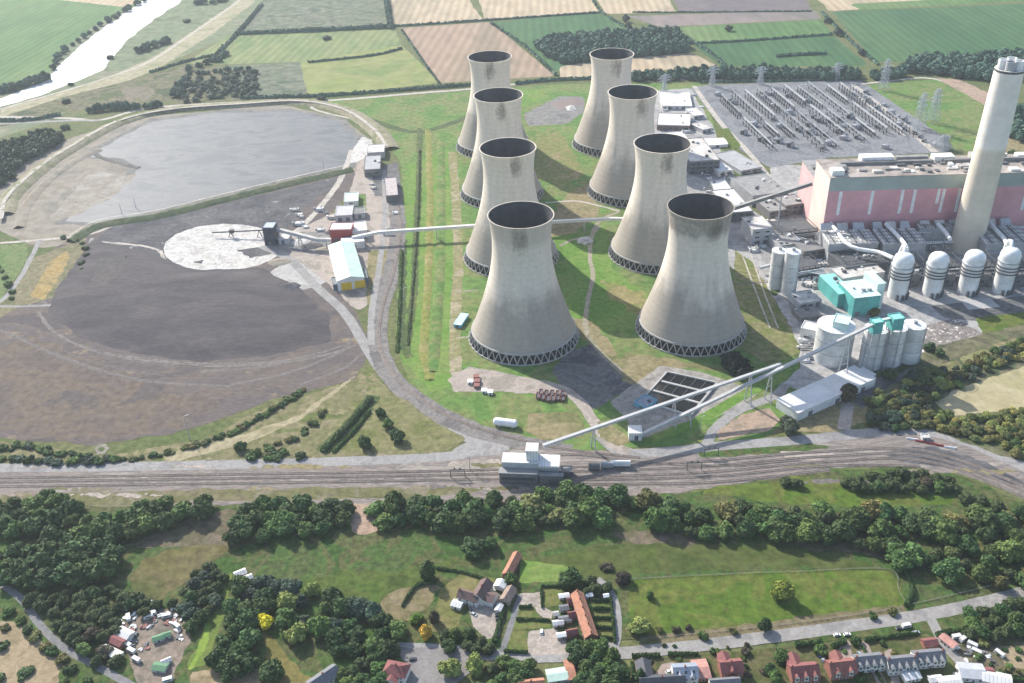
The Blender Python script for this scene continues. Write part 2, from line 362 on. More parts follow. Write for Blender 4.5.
field('field', [(660,28),(822,20),(832,34),(750,40),(692,43)], f_green)
field('field', [(692,44),(832,35),(870,66),(720,66)], f_green2)
field('field', [(832,12),(1100,0),(1100,62),(905,62),(876,62)], f_green2)
field('field', [(792,-25),(1100,-25),(1100,-2),(1024,1),(830,11)], f_tan)
field('field', [(850,4),(1100,-9),(1100,-3),(860,10)], f_green)
# farmland past the edges of the picture
for i, (x, y, w_, h_) in enumerate(((-2100,1500,700,600),(-2200,2200,900,700),(-1200,2500,800,600),(-300,2350,700,500),(500,2400,700,500),(1250,2200,700,600),(1300,1500,600,600),(1000,1000,600,440),(760,560,500,380),(1900,1900,800,800),(-1400,900,500,500),(-900,420,400,380))):
    patch('field', [(x, y), (x+w_, y+40), (x+w_-30, y+h_), (x+20, y+h_-30)], [f_green, f_tan, f_green2, f_pale, f_pink, f_green, f_grey][i % 7], 30, 3, 60, world=True)
# river
river = patch('river', [(-60,116),(0,99),(44,82),(62,62),(96,33),(136,6),(165,-28),(225,-28),(184,-1),(146,25),(125,42),(103,70),(82,79),(45,94),(0,107),(-60,128)], m_water, 8, 4, 40)
patch('gravel_path', [(0,110),(60,93),(110,76),(152,58),(200,26),(238,0),(262,-20),(272,-20),(250,6),(212,34),(160,68),(110,88),(50,108),(0,124)], gmat('floodbank_grass', [(.33,.30,.19),(.38,.34,.23),(.27,.27,.15)], .02, .08, .2), 6, 3, 20)
road('dirt_track', [(-10,112),(60,92),(112,76),(152,60),(200,28),(240,0),(262,-18)], 5, m_track, 1.2, 10)
patch('scrub_land', [(0,118),(60,98),(150,75),(215,58),(212,64),(172,74),(178,100),(90,108),(30,118),(0,128)], g_scrub, 6, 3, 14)
patch('bramble_patch', [(120,90),(138,86),(156,90),(150,99),(128,101)], gmat('brambles', [(.17,.15,.11),(.22,.18,.13),(.12,.13,.07)], .05, .2, .4), 5, 3, 12)
# plant grassland
patch('grass_land', [(318,102),(560,84),(700,83),(770,290),(810,400),(760,440),(560,452),(470,440),(408,380),(396,340),(402,165),(384,138),(360,118)], g_green, 5, 1.5, 20)
patch('grass_land', [(858,86),(950,78),(1004,120),(992,150),(955,152)], g_green, 5, 1.5, 20)
patch('dry_grass', [(560,200),(590,180),(600,215),(560,240),(545,235)], g_dry, 4, 4, 14)
patch('dry_grass', [(512,150),(560,130),(572,150),(585,175),(560,186),(535,178),(515,170)], gmat('dry_green', [(.22,.21,.085),(.17,.20,.06),(.26,.225,.11)], .03, .2, .3), 4, 4, 14)
patch('hard_standing', [(524,114),(560,96),(584,97),(584,112),(566,124),(528,126)], gmat('grey_hardcore', [(0.187, 0.183, 0.172), (0.234, 0.226, 0.211), (0.156, 0.152, 0.144)], .03, .15, .25), 5, 2, 14)
patch('bare_soil', [(548,104),(578,96),(586,104),(560,110)], f_mauve, 4, 2, 8)
patch('chalk_heap', [(565,107),(574,105),(576,110),(568,111)], m_white, 3, 1, 5, mound=(3, 6))
patch('bright_grass', [(478,100),(535,92),(552,96),(520,108),(480,112)], g_bright, 5, 2, 20)
patch('bright_grass', [(520,90),(556,88),(540,96),(524,98)], g_bright, 5, 2, 20)
patch('bright_grass', [(548,240),(575,232),(600,262),(660,300),(640,330),(560,330),(545,280)], g_bright, 4, 4, 18)
patch('bright_grass', [(596,226),(604,220),(614,262),(606,276),(592,262)], g_bright, 4, 3, 12)
patch('dry_grass', [(600,280),(640,292),(660,312),(640,318),(612,300)], gmat('sunburnt_grass', [(.30,.25,.12),(.25,.225,.09),(.19,.21,.06)], .04, .2, .3), 4, 4, 12)
patch('dry_grass', [(566,318),(590,320),(608,338),(622,362),(605,372),(586,344)], g_dry, 3, 3, 12)
patch('dry_grass', [(625,352),(690,362),(728,372),(690,368),(650,378),(632,388),(612,368)], g_dry, 3, 3, 12)
patch('dark_yard', [(552,372),(570,350),(592,345),(616,372),(632,386),(612,400),(590,410),(565,396)], m_dyard, 3, 2.5, 10)  # dark asphalt and the front-left tower's cast shadow, put into one dark colour
# long drainage strip west of the towers
patch('bright_grass', [(406,165),(450,150),(456,250),(450,330),(452,385),(430,392),(404,360),(398,330)], g_bright, 4, 2, 16)
strip('drainage_ditch', [(420,128),(419,180),(416,240),(413,300),(407,345),(410,358)], [(3.6,.1),(1.5,.02),(-1.5,.02),(-3.6,.1)], gmat('ditch_growth', [(.10,.135,.045),(.07,.10,.035),(.14,.16,.06)], .06, .3, .4), 1.6, 4)
strip('drainage_ditch', [(403,240),(402,300),(400,350)], [(4,.1),(0,.02),(-4,.1)], m_weed, 2.5, 5)
strip('mown_bank', [(441,140),(441,200),(440,260),(437,320),(432,372)], [(5,.0),(0,1.2),(-5,0)], g_green, .8, 5)
strip('dry_path', [(452,152),(456,200),(458,260),(455,330),(456,372)], [(5,0),(-5,0)], gmat('worn_grass', [(.30,.26,.15),(.22,.22,.09),(.36,.31,.21)], .04, .2, .25), 1.5, 5)
strip('mown_bank', [(428,130),(430,200),(428,280),(424,345),(430,380)], [(4,0),(0,.8),(-4,0)], gmat('ochre_grass', [(.24,.235,.07),(.19,.22,.05),(.28,.25,.10)], .05, .2, .25), 1.2, 5)
strip('drainage_ditch', [(330,104),(385,125),(418,132),(450,124),(470,116)], [(6,0),(0,.05),(-6,0)], m_weed, 1.5, 6)
# lagoon
patch('ash_land', [(0,232),(0,180),(40,150),(80,135),(130,118),(200,112),(280,104),(340,118),(372,140),(372,175),(300,195),(200,215),(100,240),(40,248)], m_ashb, 5, 2, 20)
patch('wet_ash', [(90,150),(150,119),(215,110.5),(290,108.5),(346,119),(363,140),(353,169),(280,184),(200,204),(108,226),(54,224),(92,202),(130,170),(114,160),(86,158)], gmat('wet_margin', [(.15,.15,.14),(.20,.195,.18),(.24,.23,.205)], .04, .2, .2), 3.5, 4, 12)
patch('ash_lagoon', [(98,150),(150,122),(215,113),(290,111),(340,122),(357,140),(350,165),(280,180),(200,200),(110,222),(62,222),(100,200),(140,168),(120,158),(92,157)], m_ash, 4, 2.5, 16)
patch('ash_flat', [(92,170),(128,176),(140,170),(112,198),(70,218),(48,220),(70,195)], gmat('pale_ash', [(0.34, 0.31, 0.264), (0.281, 0.246, 0.2), (0.374, 0.348, 0.306)], .03, .12, .2), 4, 3, 14)
strip('ash_spit', [(92,150),(100,157),(118,163),(139,168)], [(4,0),(0,1),(-4,0)], gmat('wet_ash', [(.13,.13,.12),(.18,.17,.15)], .05, .2), 1.5, 5)
bund = gmat('bund_grass', [(.26,.24,.15),(.32,.29,.20),(.19,.20,.10)], .03, .2, .25)
bundg = gmat('bund_dark_grass', [(.075,.10,.055),(.10,.125,.065),(.13,.14,.08)], .04, .2, .3)
strip('embankment', [(6,215),(14,196),(45,168),(75,148),(120,124),(170,111),(240,106),(300,103),(345,112),(374,131),(388,150)], [(16,0),(9,3.5),(3,4),(-4,3.5),(-10,0)], bund, 1.2, 6)
road('service_road', [(2,222),(8,200),(40,170),(70,150),(118,124),(170,112),(240,106.5),(300,103.5),(344,112),(373,131),(387,149)], 5, m_track, .8, 6, z=4.25)
strip('embankment', [(70,242),(100,226),(160,216),(220,201),(290,184),(352,170)], [(6,0),(2,3.4),(-1,3.4),(-9,0)], bundg, .8, 5)
road('gravel_path', [(70,238.5),(100,222.5),(160,212.5),(220,197.5),(290,180.5),(350,167)], 2, m_track, .6, 5, z=3.55)
strip('ash_bank', [(20,228),(28,205),(50,180),(78,160),(100,150)], [(8,0),(2,3),(-6,0)], m_ashb, 2, 5)
# coal stock
patch('coal_ground', [(-40,300),(0,300),(30,262),(95,226),(200,208),(352,172),(362,182),(330,215),(300,250),(350,300),(372,350),(355,380),(280,398),(180,432),(90,446),(0,438),(-40,436)], m_soil, 4, 2.5, 18)
patch('weathered_coal_ground', [(-30,350),(40,338),(100,362),(160,384),(220,404),(180,428),(90,443),(0,434),(-30,430)], gmat('brown_coal_ground', [(.13,.107,.095), (.147,.118,.10), (.168,.132,.10), (.12,.101,.094)], .02, .16, .25), 4, 9, 26)
patch('coal_flat', [(108,226),(220,205),(348,175),(300,210),(280,240),(180,268),(130,262),(95,244)], m_coal2, 4, 3, 14)
patch('coal_stock', [(92,240),(150,252),(190,270),(262,268),(300,288),(330,318),(330,342),(270,356),(200,362),(130,352),(80,338),(48,312),(55,290)], m_coal, 4, 2, 16, mound=(4, 30))
patch('coal_slack', [(100,262),(125,258),(130,268),(108,290),(90,292)], gmat('brown_coal', [(.105,.096,.093), (.12,.107,.10)], .04, .2, .2), 4, 4, 12, z0=4.1)
strip('haul_track', [(38,312),(52,330),(80,346),(116,356),(160,362),(220,366),(280,363),(330,354),(356,345)], [(1.6,0),(-1.6,0)], gmat('old_haul_track', [(.17,.15,.14),(.23,.205,.185),(.14,.125,.115)], .05, .3, .3), 1.4, 4)
strip('haul_track', [(120,355),(170,361),(225,364),(280,361),(325,352)], [(1.2,0),(-1.2,0)], gmat('old_haul_track', []), 1.2, 5)
strip('haul_track', [(100,242),(135,245),(158,250),(166,262)], [(1.6,0),(-1.6,0)], m_track, 1.6, 5)
for a in ([(230,385),(290,372),(340,352),(352,338)], [(200,372),(280,364),(345,345)], [(300,384),(340,370),(365,352)], [(0,330),(60,356),(140,380),(230,386)], [(40,300),(90,330),(150,345),(240,350)]):
    strip('tyre_track', a, [(1.5,0),(-1.5,0)], gmat('faint_track', [(.165,.148,.138),(.19,.17,.155)], .05, .3, .25), 1.2, 6)
patch('ash_pad', [(222+59*math.cos(i/20*math.tau)*(1.05 if math.cos(i/20*math.tau) > 0 else 1), 247.5+23.5*math.sin(i/20*math.tau)-2*math.cos(i/20*math.tau)) for i in range(20)], m_white, 2.5, 1.2, 9)
patch('coal_spill', [(238,250),(262,247),(272,254),(250,258)], m_coal2, 2.5, 2, 6)
patch('coal_spill', [(192,262),(204,260),(202,264)], m_coal2, 2, 1, 5)
patch('hard_standing', [(270,272),(300,252),(318,268),(330,280),(316,287),(292,292)], gmat('pale_standing', [(.40,.38,.36),(.46,.44,.41),(.34,.33,.31)], .04, .2, .15), 3, 1, 8)
patch('chalk_yard', [(262,245),(300,228),(345,208),(362,150),(372,142),(378,150),(372,190),(392,205),(392,262),(372,300),(358,312),(335,290),(300,262)], m_grav, 3, 1.5, 10)
patch('dark_yard', [(372,168),(398,162),(402,196),(374,196)], m_dyard, 3, 1.5, 10)
patch('dark_yard', [(300,232),(345,232),(348,246),(318,256),(290,250)], gmat('coal_dusted_yard', [(.20,.195,.19),(.28,.27,.255),(.15,.145,.14)], .06, .3, .25), 2.5, 2, 7)
road('haul_road', [(352,150),(340,180),(322,205),(300,228),(285,238)], 7, m_track, 1, 4)
patch('chalk_yard', [(352,150),(362,137),(372,140),(372,152),(358,162),(350,163)], m_white, 2.5, 1.5, 7)
patch('grass_verge', [(345,196),(366,194),(366,212),(352,212)], g_green, 2.5, 1, 6)
patch('grass_verge', [(368,250),(392,250),(388,300),(374,318),(366,300)], g_dry, 3, 1.5, 8)
# roads
road('access_road', [(262,246),(290,260),(318,288),(344,312),(362,340),(378,366),(400,392),(430,418),(458,434),(486,444),(510,447)], 9, m_road, .5, 4)
road('railway_bed', [(394,190),(398,230),(392,270),(380,310),(378,345),(394,380),(424,405),(462,425),(510,440),(570,452)], 17, gmat('old_track_bed', [(.19,.175,.165),(.24,.22,.205),(.15,.14,.135)], .05, .3, .25), 1.2, 5)
road('access_road', [(384,170),(385,215),(380,262),(372,310),(371,345)], 6, m_road, .5, 4)
road('public_road', [(-60,116),(60,118),(100,120),(150,108),(250,102),(320,101),(420,93),(470,89),(560,80),(640,78),(720,80),(850,78)], 8, m_track, .8, 10)
road('public_road', [(-40,128),(0,124),(60,121),(100,120)], 7, m_road, .8, 10)
road('access_road', [(318,102),(312,108),(330,114),(362,122),(388,140)], 5, m_track, .8, 6)
patch('grass_verge', [(0,441),(-40,470),(0,474),(40,470),(200,466),(300,464),(440,452),(468,440),(430,418),(390,390),(368,368),(352,380),(300,398),(250,414),(200,440),(100,456)], gmat('verge', [(0.212, 0.191, 0.102), (0.153, 0.157, 0.064), (0.255, 0.217, 0.128), (0.119, 0.145, 0.043)], .03, .2, .3), 4, 2, 14)
patch('grass_verge', [(160,455),(240,436),(300,415),(340,385),(356,376),(300,420),(240,446),(170,462)], gmat('tan_verge', [(.33,.285,.175),(.38,.33,.21),(.27,.24,.13)], .03, .2, .25), 3, 2, 12)
patch('grass_verge', [(320,440),(376,382),(400,400),(440,425),(465,440),(440,450),(330,454)], gmat('olive_verge', [(.17,.175,.07),(.22,.205,.10),(.14,.155,.05)], .04, .2, .3), 3, 2, 12)
strip('drainage_ditch', [(322,452),(350,425),(374,396)], [(6,.1),(0,.02),(-6,.1)], m_weed, 1.2, 4)
strip('drainage_ditch', [(334,452),(356,430),(372,408)], [(2,.1),(0,.02),(-2,.1)], m_weed, 1, 4)
# railway corridor
patch('rail_ballast', [(-60,468),(200,464),(470,455),(520,448),(620,452),(760,440),(880,428),(960,440),(1060,474),(1060,512),(960,474),(900,466),(830,468),(730,486),(640,497),(500,503),(300,505),(-60,508)], m_ball, 4, 2, 16)
patch('dry_grass', [(0,494),(200,490),(440,486),(500,490),(440,497),(200,502),(0,508)], gmat('trackside_grass', [(0.184, 0.16, 0.092), (0.146, 0.146, 0.061), (0.23, 0.199, 0.138)], .03, .2, .3), 4, 2.5, 12)
patch('dry_grass', [(700,446),(800,442),(830,448),(780,454),(700,458)], g_meadow, 3, 2, 10)
patch('bare_ground', [(450,462),(500,458),(500,474),(440,476)], m_grav, 3, 2, 9)
patch('bare_ground', [(780,452),(830,450),(836,458),(790,461)], m_grav, 3, 2, 9)
patch('coal_flat', [(880,452),(930,446),(985,462),(1024,482),(1040,494),(960,470),(900,462)], m_coal2, 3, 2, 9)
road('public_road', [(-60,470),(0,468),(100,467),(250,464),(380,460),(450,456),(500,448)], 10, m_road, .6, 5)
road('public_road', [(600,436),(622,452),(660,452),(720,446),(800,440),(880,432),(920,431),(960,440),(1000,456),(1050,480)], 10, m_road, .6, 5)
patch('access_road', [(463,444),(478,439),(512,447),(500,455),(440,458)], m_road, 3, .8, 8)
road('access_road', [(452,376),(480,372),(520,380),(560,388),(580,402),(596,425),(612,445),(630,452)], 9, m_grav, 1, 4)
patch('gravel_yard', [(448,380),(470,366),(515,378),(560,385),(575,392),(540,394),(500,392),(455,392)], m_grav, 3, 1.5, 9)
patch('dry_grass', [(528,414),(575,412),(584,425),(582,438),(540,440),(526,430)], g_dry, 3, 1.5, 9)
patch('grass_verge', [(446,394),(500,396),(560,398),(572,410),(528,412),(520,436),(480,424),(448,406)], g_green, 3, 1.5, 9)
patch('dry_grass', [(596,420),(612,425),(632,440),(618,446),(600,438)], g_dry, 3, 1.5, 8)
patch('settling_yard', [(610,402),(660,366),(700,372),(760,392),(738,410),(700,422),(660,440),(636,442),(628,422)], gmat('basin_yard', [(.30,.28,.25),(.36,.33,.295),(.25,.235,.21)], .05, .2, .22), 3, 1, 9)
patch('grass_verge', [(690,420),(750,386),(792,368),(790,378),(740,402),(705,424),(650,446),(640,440)], g_bright, 3, 1, 8)
road('access_road', [(706,446),(716,428),(740,410),(775,396),(786,384)], 8, m_road, .6, 4)
patch('red_earth', [(716,432),(740,416),(770,408),(780,420),(770,430),(720,440)], m_redd, 2.5, 1.5, 8)
patch('concrete_yard', [(772,300),(800,262),(780,240),(760,215),(735,200),(715,130),(690,88),(640,92),(640,150),(700,240),(740,275),(800,345),(800,368),(780,384),(800,390),(870,372),(905,365),(935,360),(985,340),(1060,320),(1060,190),(830,190),(800,165),(770,165)], m_yard, 4, 1.5, 14)
patch('grass_verge', [(735,250),(752,262),(775,300),(792,330),(800,352),(770,366),(742,350),(732,310)], gmat('shaded_turf', [(.16,.185,.055),(.23,.21,.10),(.13,.17,.045)], .04, .2, .3), 3, 1.5, 10)
road('access_road', [(728,168),(745,215),(772,268),(792,300),(808,335),(806,362)], 9, m_road, .6, 4)
patch('switchyard_ground', [(690,88),(706,85),(860,80),(945,138),(950,152),(830,158),(770,168),(740,150)], m_switch, 5, 1, 14)
road('concrete_road', [(694,86),(720,122),(748,152),(768,176)], 7, m_track, .5, 5)
road('concrete_road', [(852,84),(895,118),(935,152)], 9, m_track, .6, 6)
road('concrete_road', [(840,82),(872,108),(905,136)], 4, m_track, .6, 6)
road('gravel_path', [(862,84),(890,81),(925,78),(950,84),(985,104),(1030,140)], 6, m_track, 1, 6)
patch('red_earth', [(936,78),(960,80),(1000,98),(1040,130),(1040,146),(990,108),(950,86)], m_redd, 4, 2.5, 12)
patch('dry_grass', [(985,112),(1030,140),(1030,165),(992,158)], g_dry, 4, 2, 12)
patch('grass_verge', [(716,130),(728,128),(741,146),(734,152),(718,146)], g_paddock, 3, 1, 8)
patch('rubble_yard', [(905,330),(955,318),(985,335),(930,355),(912,350)], gmat('rubble', [(.20,.175,.16),(.27,.235,.21),(.16,.145,.135)], .08, .6, .35, speck=((.72,.68,.63), .22, .56)), 2, 1.5, 7)
patch('dark_yard', [(930,306),(1060,292),(1060,312),(985,322),(945,318)], m_dyard, 3, 1, 8)
patch('concrete_slab', [(960,300),(990,298),(1000,307),(968,310)], gmat('pale_slab', [(.45,.44,.42),(.50,.49,.47)], .05, .3, .1), 2.5, .3, 8)
patch('grass_verge', [(975,318),(1060,308),(1060,328),(985,338)], g_paddock, 3, 1, 8)
patch('scrub_land', [(865,410),(880,370),(940,345),(1060,315),(1060,470),(1000,455),(930,430),(870,425)], g_scrub, 4, 2, 12)
patch('dry_field', [(935,402),(960,388),(1060,355),(1060,405),(1000,412),(950,416)], gmat('hay_field', [(.40,.345,.20),(.45,.39,.24),(.34,.31,.16)], .02, .12, .15), 4, 2, 12)
patch('allotment', [(930,370),(955,360),(965,368),(940,378)], g_dry, 3, 1, 8)
patch('allotment', [(958,358),(985,348),(992,356),(966,366)], gmat('allot', [(.26,.25,.13),(.21,.22,.09)], .05, .3), 3, 1, 8)
patch('allotment', [(990,346),(1015,338),(1024,346),(998,354)], g_dry, 3, 1, 8)
patch('dry_grass', [(800,410),(845,398),(866,404),(868,420),(840,432),(796,432)], g_dry, 3, 1.5, 9)
road('gravel_path', [(848,402),(844,430)], 9, m_grav, .8, 4)
patch('dark_yard', [(850,396),(880,376),(920,366),(900,380),(872,398),(862,408)], m_dyard, 3, 1.5, 9)
# rails: each a pair of rails on sleepers
TR = [[(-60,479),(200,475),(400,472),(560,468),(700,462),(820,452),(930,452),(1050,497)],
      [(-60,483),(200,479),(400,476),(560,472),(700,467),(820,457),(930,457),(1050,502)],
      [(-60,487.5),(200,484),(400,481),(560,477.5),(700,473),(820,462.5),(930,462),(1050,508)],
      [(535,458),(548,456),(580,455),(640,462),(720,466),(800,460)],
      [(560,480),(640,479),(720,476),(830,466),(920,466)],
      [(560,485),(640,484),(720,482),(830,470)],
      [(396,190),(400,230),(394,270),(382,310),(380,345),(396,378),(426,403),(464,423),(512,438),(570,450),(640,458)]]
m_sleep = gmat('sleepers', [(.185,.158,.142),(.255,.22,.195),(.215,.185,.165)], .08, .5, .3)
for t in TR:
    strip('railway_track', t, [(1.7,.0),(1.4,.12),(-1.4,.12),(-1.7,0)], m_sleep, .15, 4, label='railway track of two rails on dark sleepers')
    for s in (-.75, .75):
        W = [G(*p) for p in t]; S = spline(W, 6); off = []
        for i, p in enumerate(S):
            d = (S[min(i+1, len(S)-1)]-S[max(i-1, 0)]); d.z = 0; d.normalize(); off.append((p.x-d.y*s, p.y+d.x*s, 0))
        strip('railway_track_rail', off, [(.09,.12),(.07,.32),(-.07,.32),(-.09,.12)], m_rail, 0, 6, world=True)
# meadow side of the railway, lanes and village ground
patch('meadow', [(-60,508),(300,505),(500,503),(640,497),(730,488),(830,470),(900,468),(960,476),(1060,515),(1060,640),(900,640),(640,640),(440,660),(400,720),(-60,720)], g_meadow, 5, 2, 18)
patch('bright_grass', [(690,492),(800,476),(900,488),(960,500),(900,510),(760,502)], g_paddock, 4, 3, 14)
patch('bright_grass', [(270,590),(320,575),(400,570),(455,560),(420,595),(370,606),(310,600)], gmat('lush_grass', [(.07,.115,.022),(.095,.125,.03),(.06,.09,.02)], .04, .2, .35), 3, 4, 14)
patch('dry_grass', [(140,560),(215,535),(250,530),(200,575),(160,600),(130,590)], gmat('olive_rough', [(.125,.115,.04),(.155,.13,.06),(.09,.10,.032)], .03, .15, .35), 4, 4, 14)
patch('dry_grass', [(378,600),(425,580),(440,590),(412,622),(395,618)], gmat('tan_rough', [(.22,.175,.10),(.17,.15,.07),(.26,.21,.13)], .04, .2, .3), 3, 3, 12)
patch('bright_grass', [(520,560),(640,540),(760,545),(860,560),(880,572),(760,568),(640,575),(600,580),(540,575)], gmat('mid_grass', [(.075,.105,.024),(.095,.11,.034),(.065,.092,.022)], .03, .15, .3), 4, 4, 14)
patch('paddock', [(630,580),(760,572),(890,570),(902,590),(908,606),(830,618),(740,630),(660,640),(640,636),(628,610)], g_paddock, 3, .8, 10)
patch('bare_ground', [(640,636),(740,626),(830,614),(905,604),(905,612),(780,632),(660,646),(636,645)], gmat('lane_verge', [(.16,.135,.075),(.20,.165,.095),(.12,.12,.05)], .06, .3, .3), 2.5, 2, 7)
patch('dry_grass', [(600,534),(690,530),(700,545),(640,545)], gmat('belt_floor', [(.16,.125,.085),(.12,.11,.06),(.19,.15,.11)], .05, .2, .3), 4, 3, 12)
patch('bare_ground', [(780,538),(880,545),(950,566),(958,580),(930,572),(880,556),(800,548)], gmat('belt_floor', [(.16,.125,.085)], .05, .2, .3), 4, 3, 12)
patch('bare_ground', [(200,512),(240,508),(232,545),(130,548),(160,530)], gmat('belt_floor', [(.16,.125,.085)], .05, .2, .3), 4, 3, 12)
patch('red_earth', [(352,505),(372,503),(378,530),(360,536),(348,524)], m_redd, 3, 2, 9)
road('country_lane', [(600,655),(660,650),(740,641),(830,629),(900,619),(960,608),(1060,584)], 8.5, gmat('lane_tarmac', [(0.29, 0.273, 0.255), (0.343, 0.326, 0.304), (0.255, 0.242, 0.229)], .05, .4, .15), .4, 4)
road('country_lane', [(612,652),(616,630),(614,605),(606,588),(596,580)], 6.5, m_road, .5, 4)
road('country_lane', [(612,652),(580,656),(520,657),(440,650),(390,648)], 8, m_road, .6, 4)
patch('car_park', [(392,648),(455,648),(500,655),(480,664),(450,690),(392,700),(410,668)], gmat('car_park_tarmac', [(0.23, 0.217, 0.208), (0.272, 0.255, 0.242)], .05, .4, .15), 3, .8, 8)
road('country_lane', [(-20,576),(0,584),(22,600),(40,625),(64,648),(100,668),(140,690)], 4.4, m_lane, .3, 4)
patch('sandy_field', [(-30,622),(15,622),(38,640),(60,660),(62,690),(-30,700)], m_sand, 3, 2, 10)
patch('garden', [(640,660),(930,634),(950,690),(640,700)], gmat('garden_lawn', [(0.09, 0.105, 0.034), (0.128, 0.116, 0.053), (0.068, 0.09, 0.026)], .08, .3, .3), 3, .6, 8)
patch('garden', [(945,640),(1000,630),(1060,640),(1060,700),(965,700)], gmat('garden_lawn2', [(0.096, 0.096, 0.048), (0.16, 0.136, 0.088), (0.08, 0.096, 0.032)], .08, .3, .3), 3, .6, 8)
road('side_lane', [(930,618),(945,645),(962,664),(990,695)], 6, gmat('lane_tarmac', []), .4, 4)
patch('sandy_field', [(1000,648),(1060,640),(1060,672),(1004,668)], m_sand, 3, 1, 9)
for p in ([(655,676),(662,664),(675,662),(678,676)], [(834,668),(842,640),(850,640),(853,660)], [(858,645),(866,640),(890,690),(880,690)], [(884,652),(892,648),(902,690),(893,690)]):
    patch('driveway', p, gmat('driveway_paving', [(.33,.26,.22),(.38,.30,.26)], .1, .5, .15), 2, .3, 6)
patch('gravel_court', [(466,602),(488,590),(503,596),(500,636),(488,640),(474,628)], m_grav, 2, .6, 6)
patch('gravel_court', [(519,594),(541,592),(541,606),(553,612),(551,622),(545,620),(532,608),(519,604)], m_grav, 2, .5, 6)
patch('gravel_court', [(528,632),(556,628),(566,640),(567,655),(526,656)], m_grav, 2, .5, 6)
patch('garden', [(440,590),(462,572),(500,580),(492,596),(470,598),(455,632),(430,632)], gmat('farm_lawn', [(.17,.17,.06),(.14,.15,.045),(.21,.185,.08)], .06, .3, .25), 2.5, 1, 8)
patch('lawn', [(520,560),(570,566),(560,582),(520,583)], g_bright, 2.5, 1, 8)
for p in ([(541,587),(562,587),(562,606),(542,607)], [(518,608),(533,606),(541,619),(516,619)], [(514,620),(550,620),(551,628),(513,630)], [(508,632),(527,630),(528,650),(508,650)], [(592,590),(610,598),(614,644),(596,640)]):
    patch('lawn', p, gmat('cut_lawn', [(.13,.165,.04),(.17,.17,.06),(.10,.14,.035)], .08, .4, .25), 2, .4, 6)
road('gravel_path', [(520,595),(514,616),(508,634),(502,652)], 3.5, m_lane, .3, 3)
for p in ([(591,601),(612,601)], [(592,610),(613,611)], [(593,619),(614,621)], [(594,629),(614,631)], [(541,597),(560,597)], [(516,620),(550,619)]):
    pass
patch('dirt_yard', [(118,625),(150,605),(185,615),(192,640),(180,660),(170,690),(140,690),(132,665)], gmat('scrap_yard_dirt', [(.23,.185,.145),(.28,.225,.18),(.17,.15,.115)], .06, .3, .25), 2.5, 1.5, 8)
patch('lawn', [(186,668),(200,640),(210,610),(217,585),(232,572),(228,605),(216,640),(204,666)], gmat('garden_strip', [(.13,.19,.04),(.16,.20,.05)], .06, .3, .2), 2.5, 1, 8)
patch('lime_lawn', [(188,670),(196,655),(203,635),(205,618),(211,617),(209,640),(200,658),(192,670)], m_lime, 2, .6, 6)
patch('grass_glade', [(262,632),(275,640),(300,672),(330,690),(262,690),(268,660)], gmat('olive_lawn', [(.16,.145,.045),(.20,.17,.06)], .05, .3, .25), 2.5, 1.5, 8)
patch('bare_ground', [(190,672),(260,668),(262,690),(190,692)], m_sand, 3, 1.5, 8)
# left strip beside the coal ground
patch('grass_verge', [(-40,312),(0,300),(34,258),(86,238),(84,262),(62,296),(20,306),(0,318)], gmat('spoil_grass', [(.18,.17,.09),(.23,.20,.12),(.14,.145,.07)], .04, .2, .3), 3, 2, 10)
patch('yellow_spoil', [(30,296),(50,262),(66,250),(70,256),(55,285),(44,300)], m_yel, 3, 2, 9)
patch('grass_land', [(-40,250),(0,245),(28,244),(26,262),(8,290),(0,302),(-40,310)], gmat('left_grass', [(.12,.19,.06),(.16,.20,.08)], .03, .2, .3), 4, 2, 12)
road('service_road', [(0,243),(40,240),(90,234),(120,222)], 5, m_track, .8, 5)
road('service_road', [(-20,310),(0,302),(20,278),(36,248),(40,240)], 5, m_road, .8, 5)
road('service_road', [(-20,306),(30,306),(60,300),(85,262),(92,238)], 4, m_road, .8, 5)

# finer patches that break up the big sheets
R2 = random.Random(77)
for i in range(26):
    px = R2.uniform(0, 1000); ym = 478 if px < 700 else 478-(px-700)*.09 if px < 850 else 462
    py = ym+R2.uniform(-14, 18); w_, h_ = R2.uniform(14, 60), R2.uniform(.9, 2.2)
    patch('bare_ground' if i % 3 else 'weed_patch', [(px-w_, py), (px-w_*.4, py-h_), (px+w_*.5, py-h_*.7), (px+w_, py), (px+w_*.3, py+h_), (px-w_*.5, py+h_*.8)], [gmat('trackside_grass', []), m_grav, gmat('cess_cinder', [(.15,.135,.125),(.20,.175,.16)], .05, .3, .3), g_dry, gmat('brown_ballast', [(.24,.19,.165),(.29,.235,.20)], .05, .3, .3)][i % 5], 1.8, 2.6, 6)
patch('chalk_ring', [(94,449),(99,444),(106,444),(109,449),(104,455),(97,455)], m_ashb, 1.5, .8, 4); patch('weed_patch', [(98,449.5),(101,447),(105,447.5),(105,450.5),(101,452)], m_weed, 1.5, .6, 4)
strip('gravel_path', [(545,203),(575,201),(600,206),(619,211)], [(1.6,0),(-1.6,0)], m_track, .3, 4)
strip('gravel_path', [(620,212),(606,217),(596,226),(591,240),(590,258),(593,276),(588,300),(586,330),(600,352),(622,372)], [(2.2,0),(-2.2,0)], gmat('worn_path', [(.30,.27,.20),(.37,.33,.25),(.25,.23,.16)], .06, .3, .25), .8, 4)
strip('gravel_path', [(560,246),(572,240),(590,236),(600,226)], [(1.8,0),(-1.8,0)], gmat('worn_path', []), .6, 4)
patch('chalk_heap', [(578,238),(588,236),(594,241),(586,245),(577,243)], m_white, 2, 1.2, 5, mound=(1.5, 4))
for o_ in (0, 8): strip('concrete_channel', [(742+o_,254-o_*.2),(756+o_,292),(770+o_,328)], [(.7,0),(-.7,0)], m_track, .2, 5)
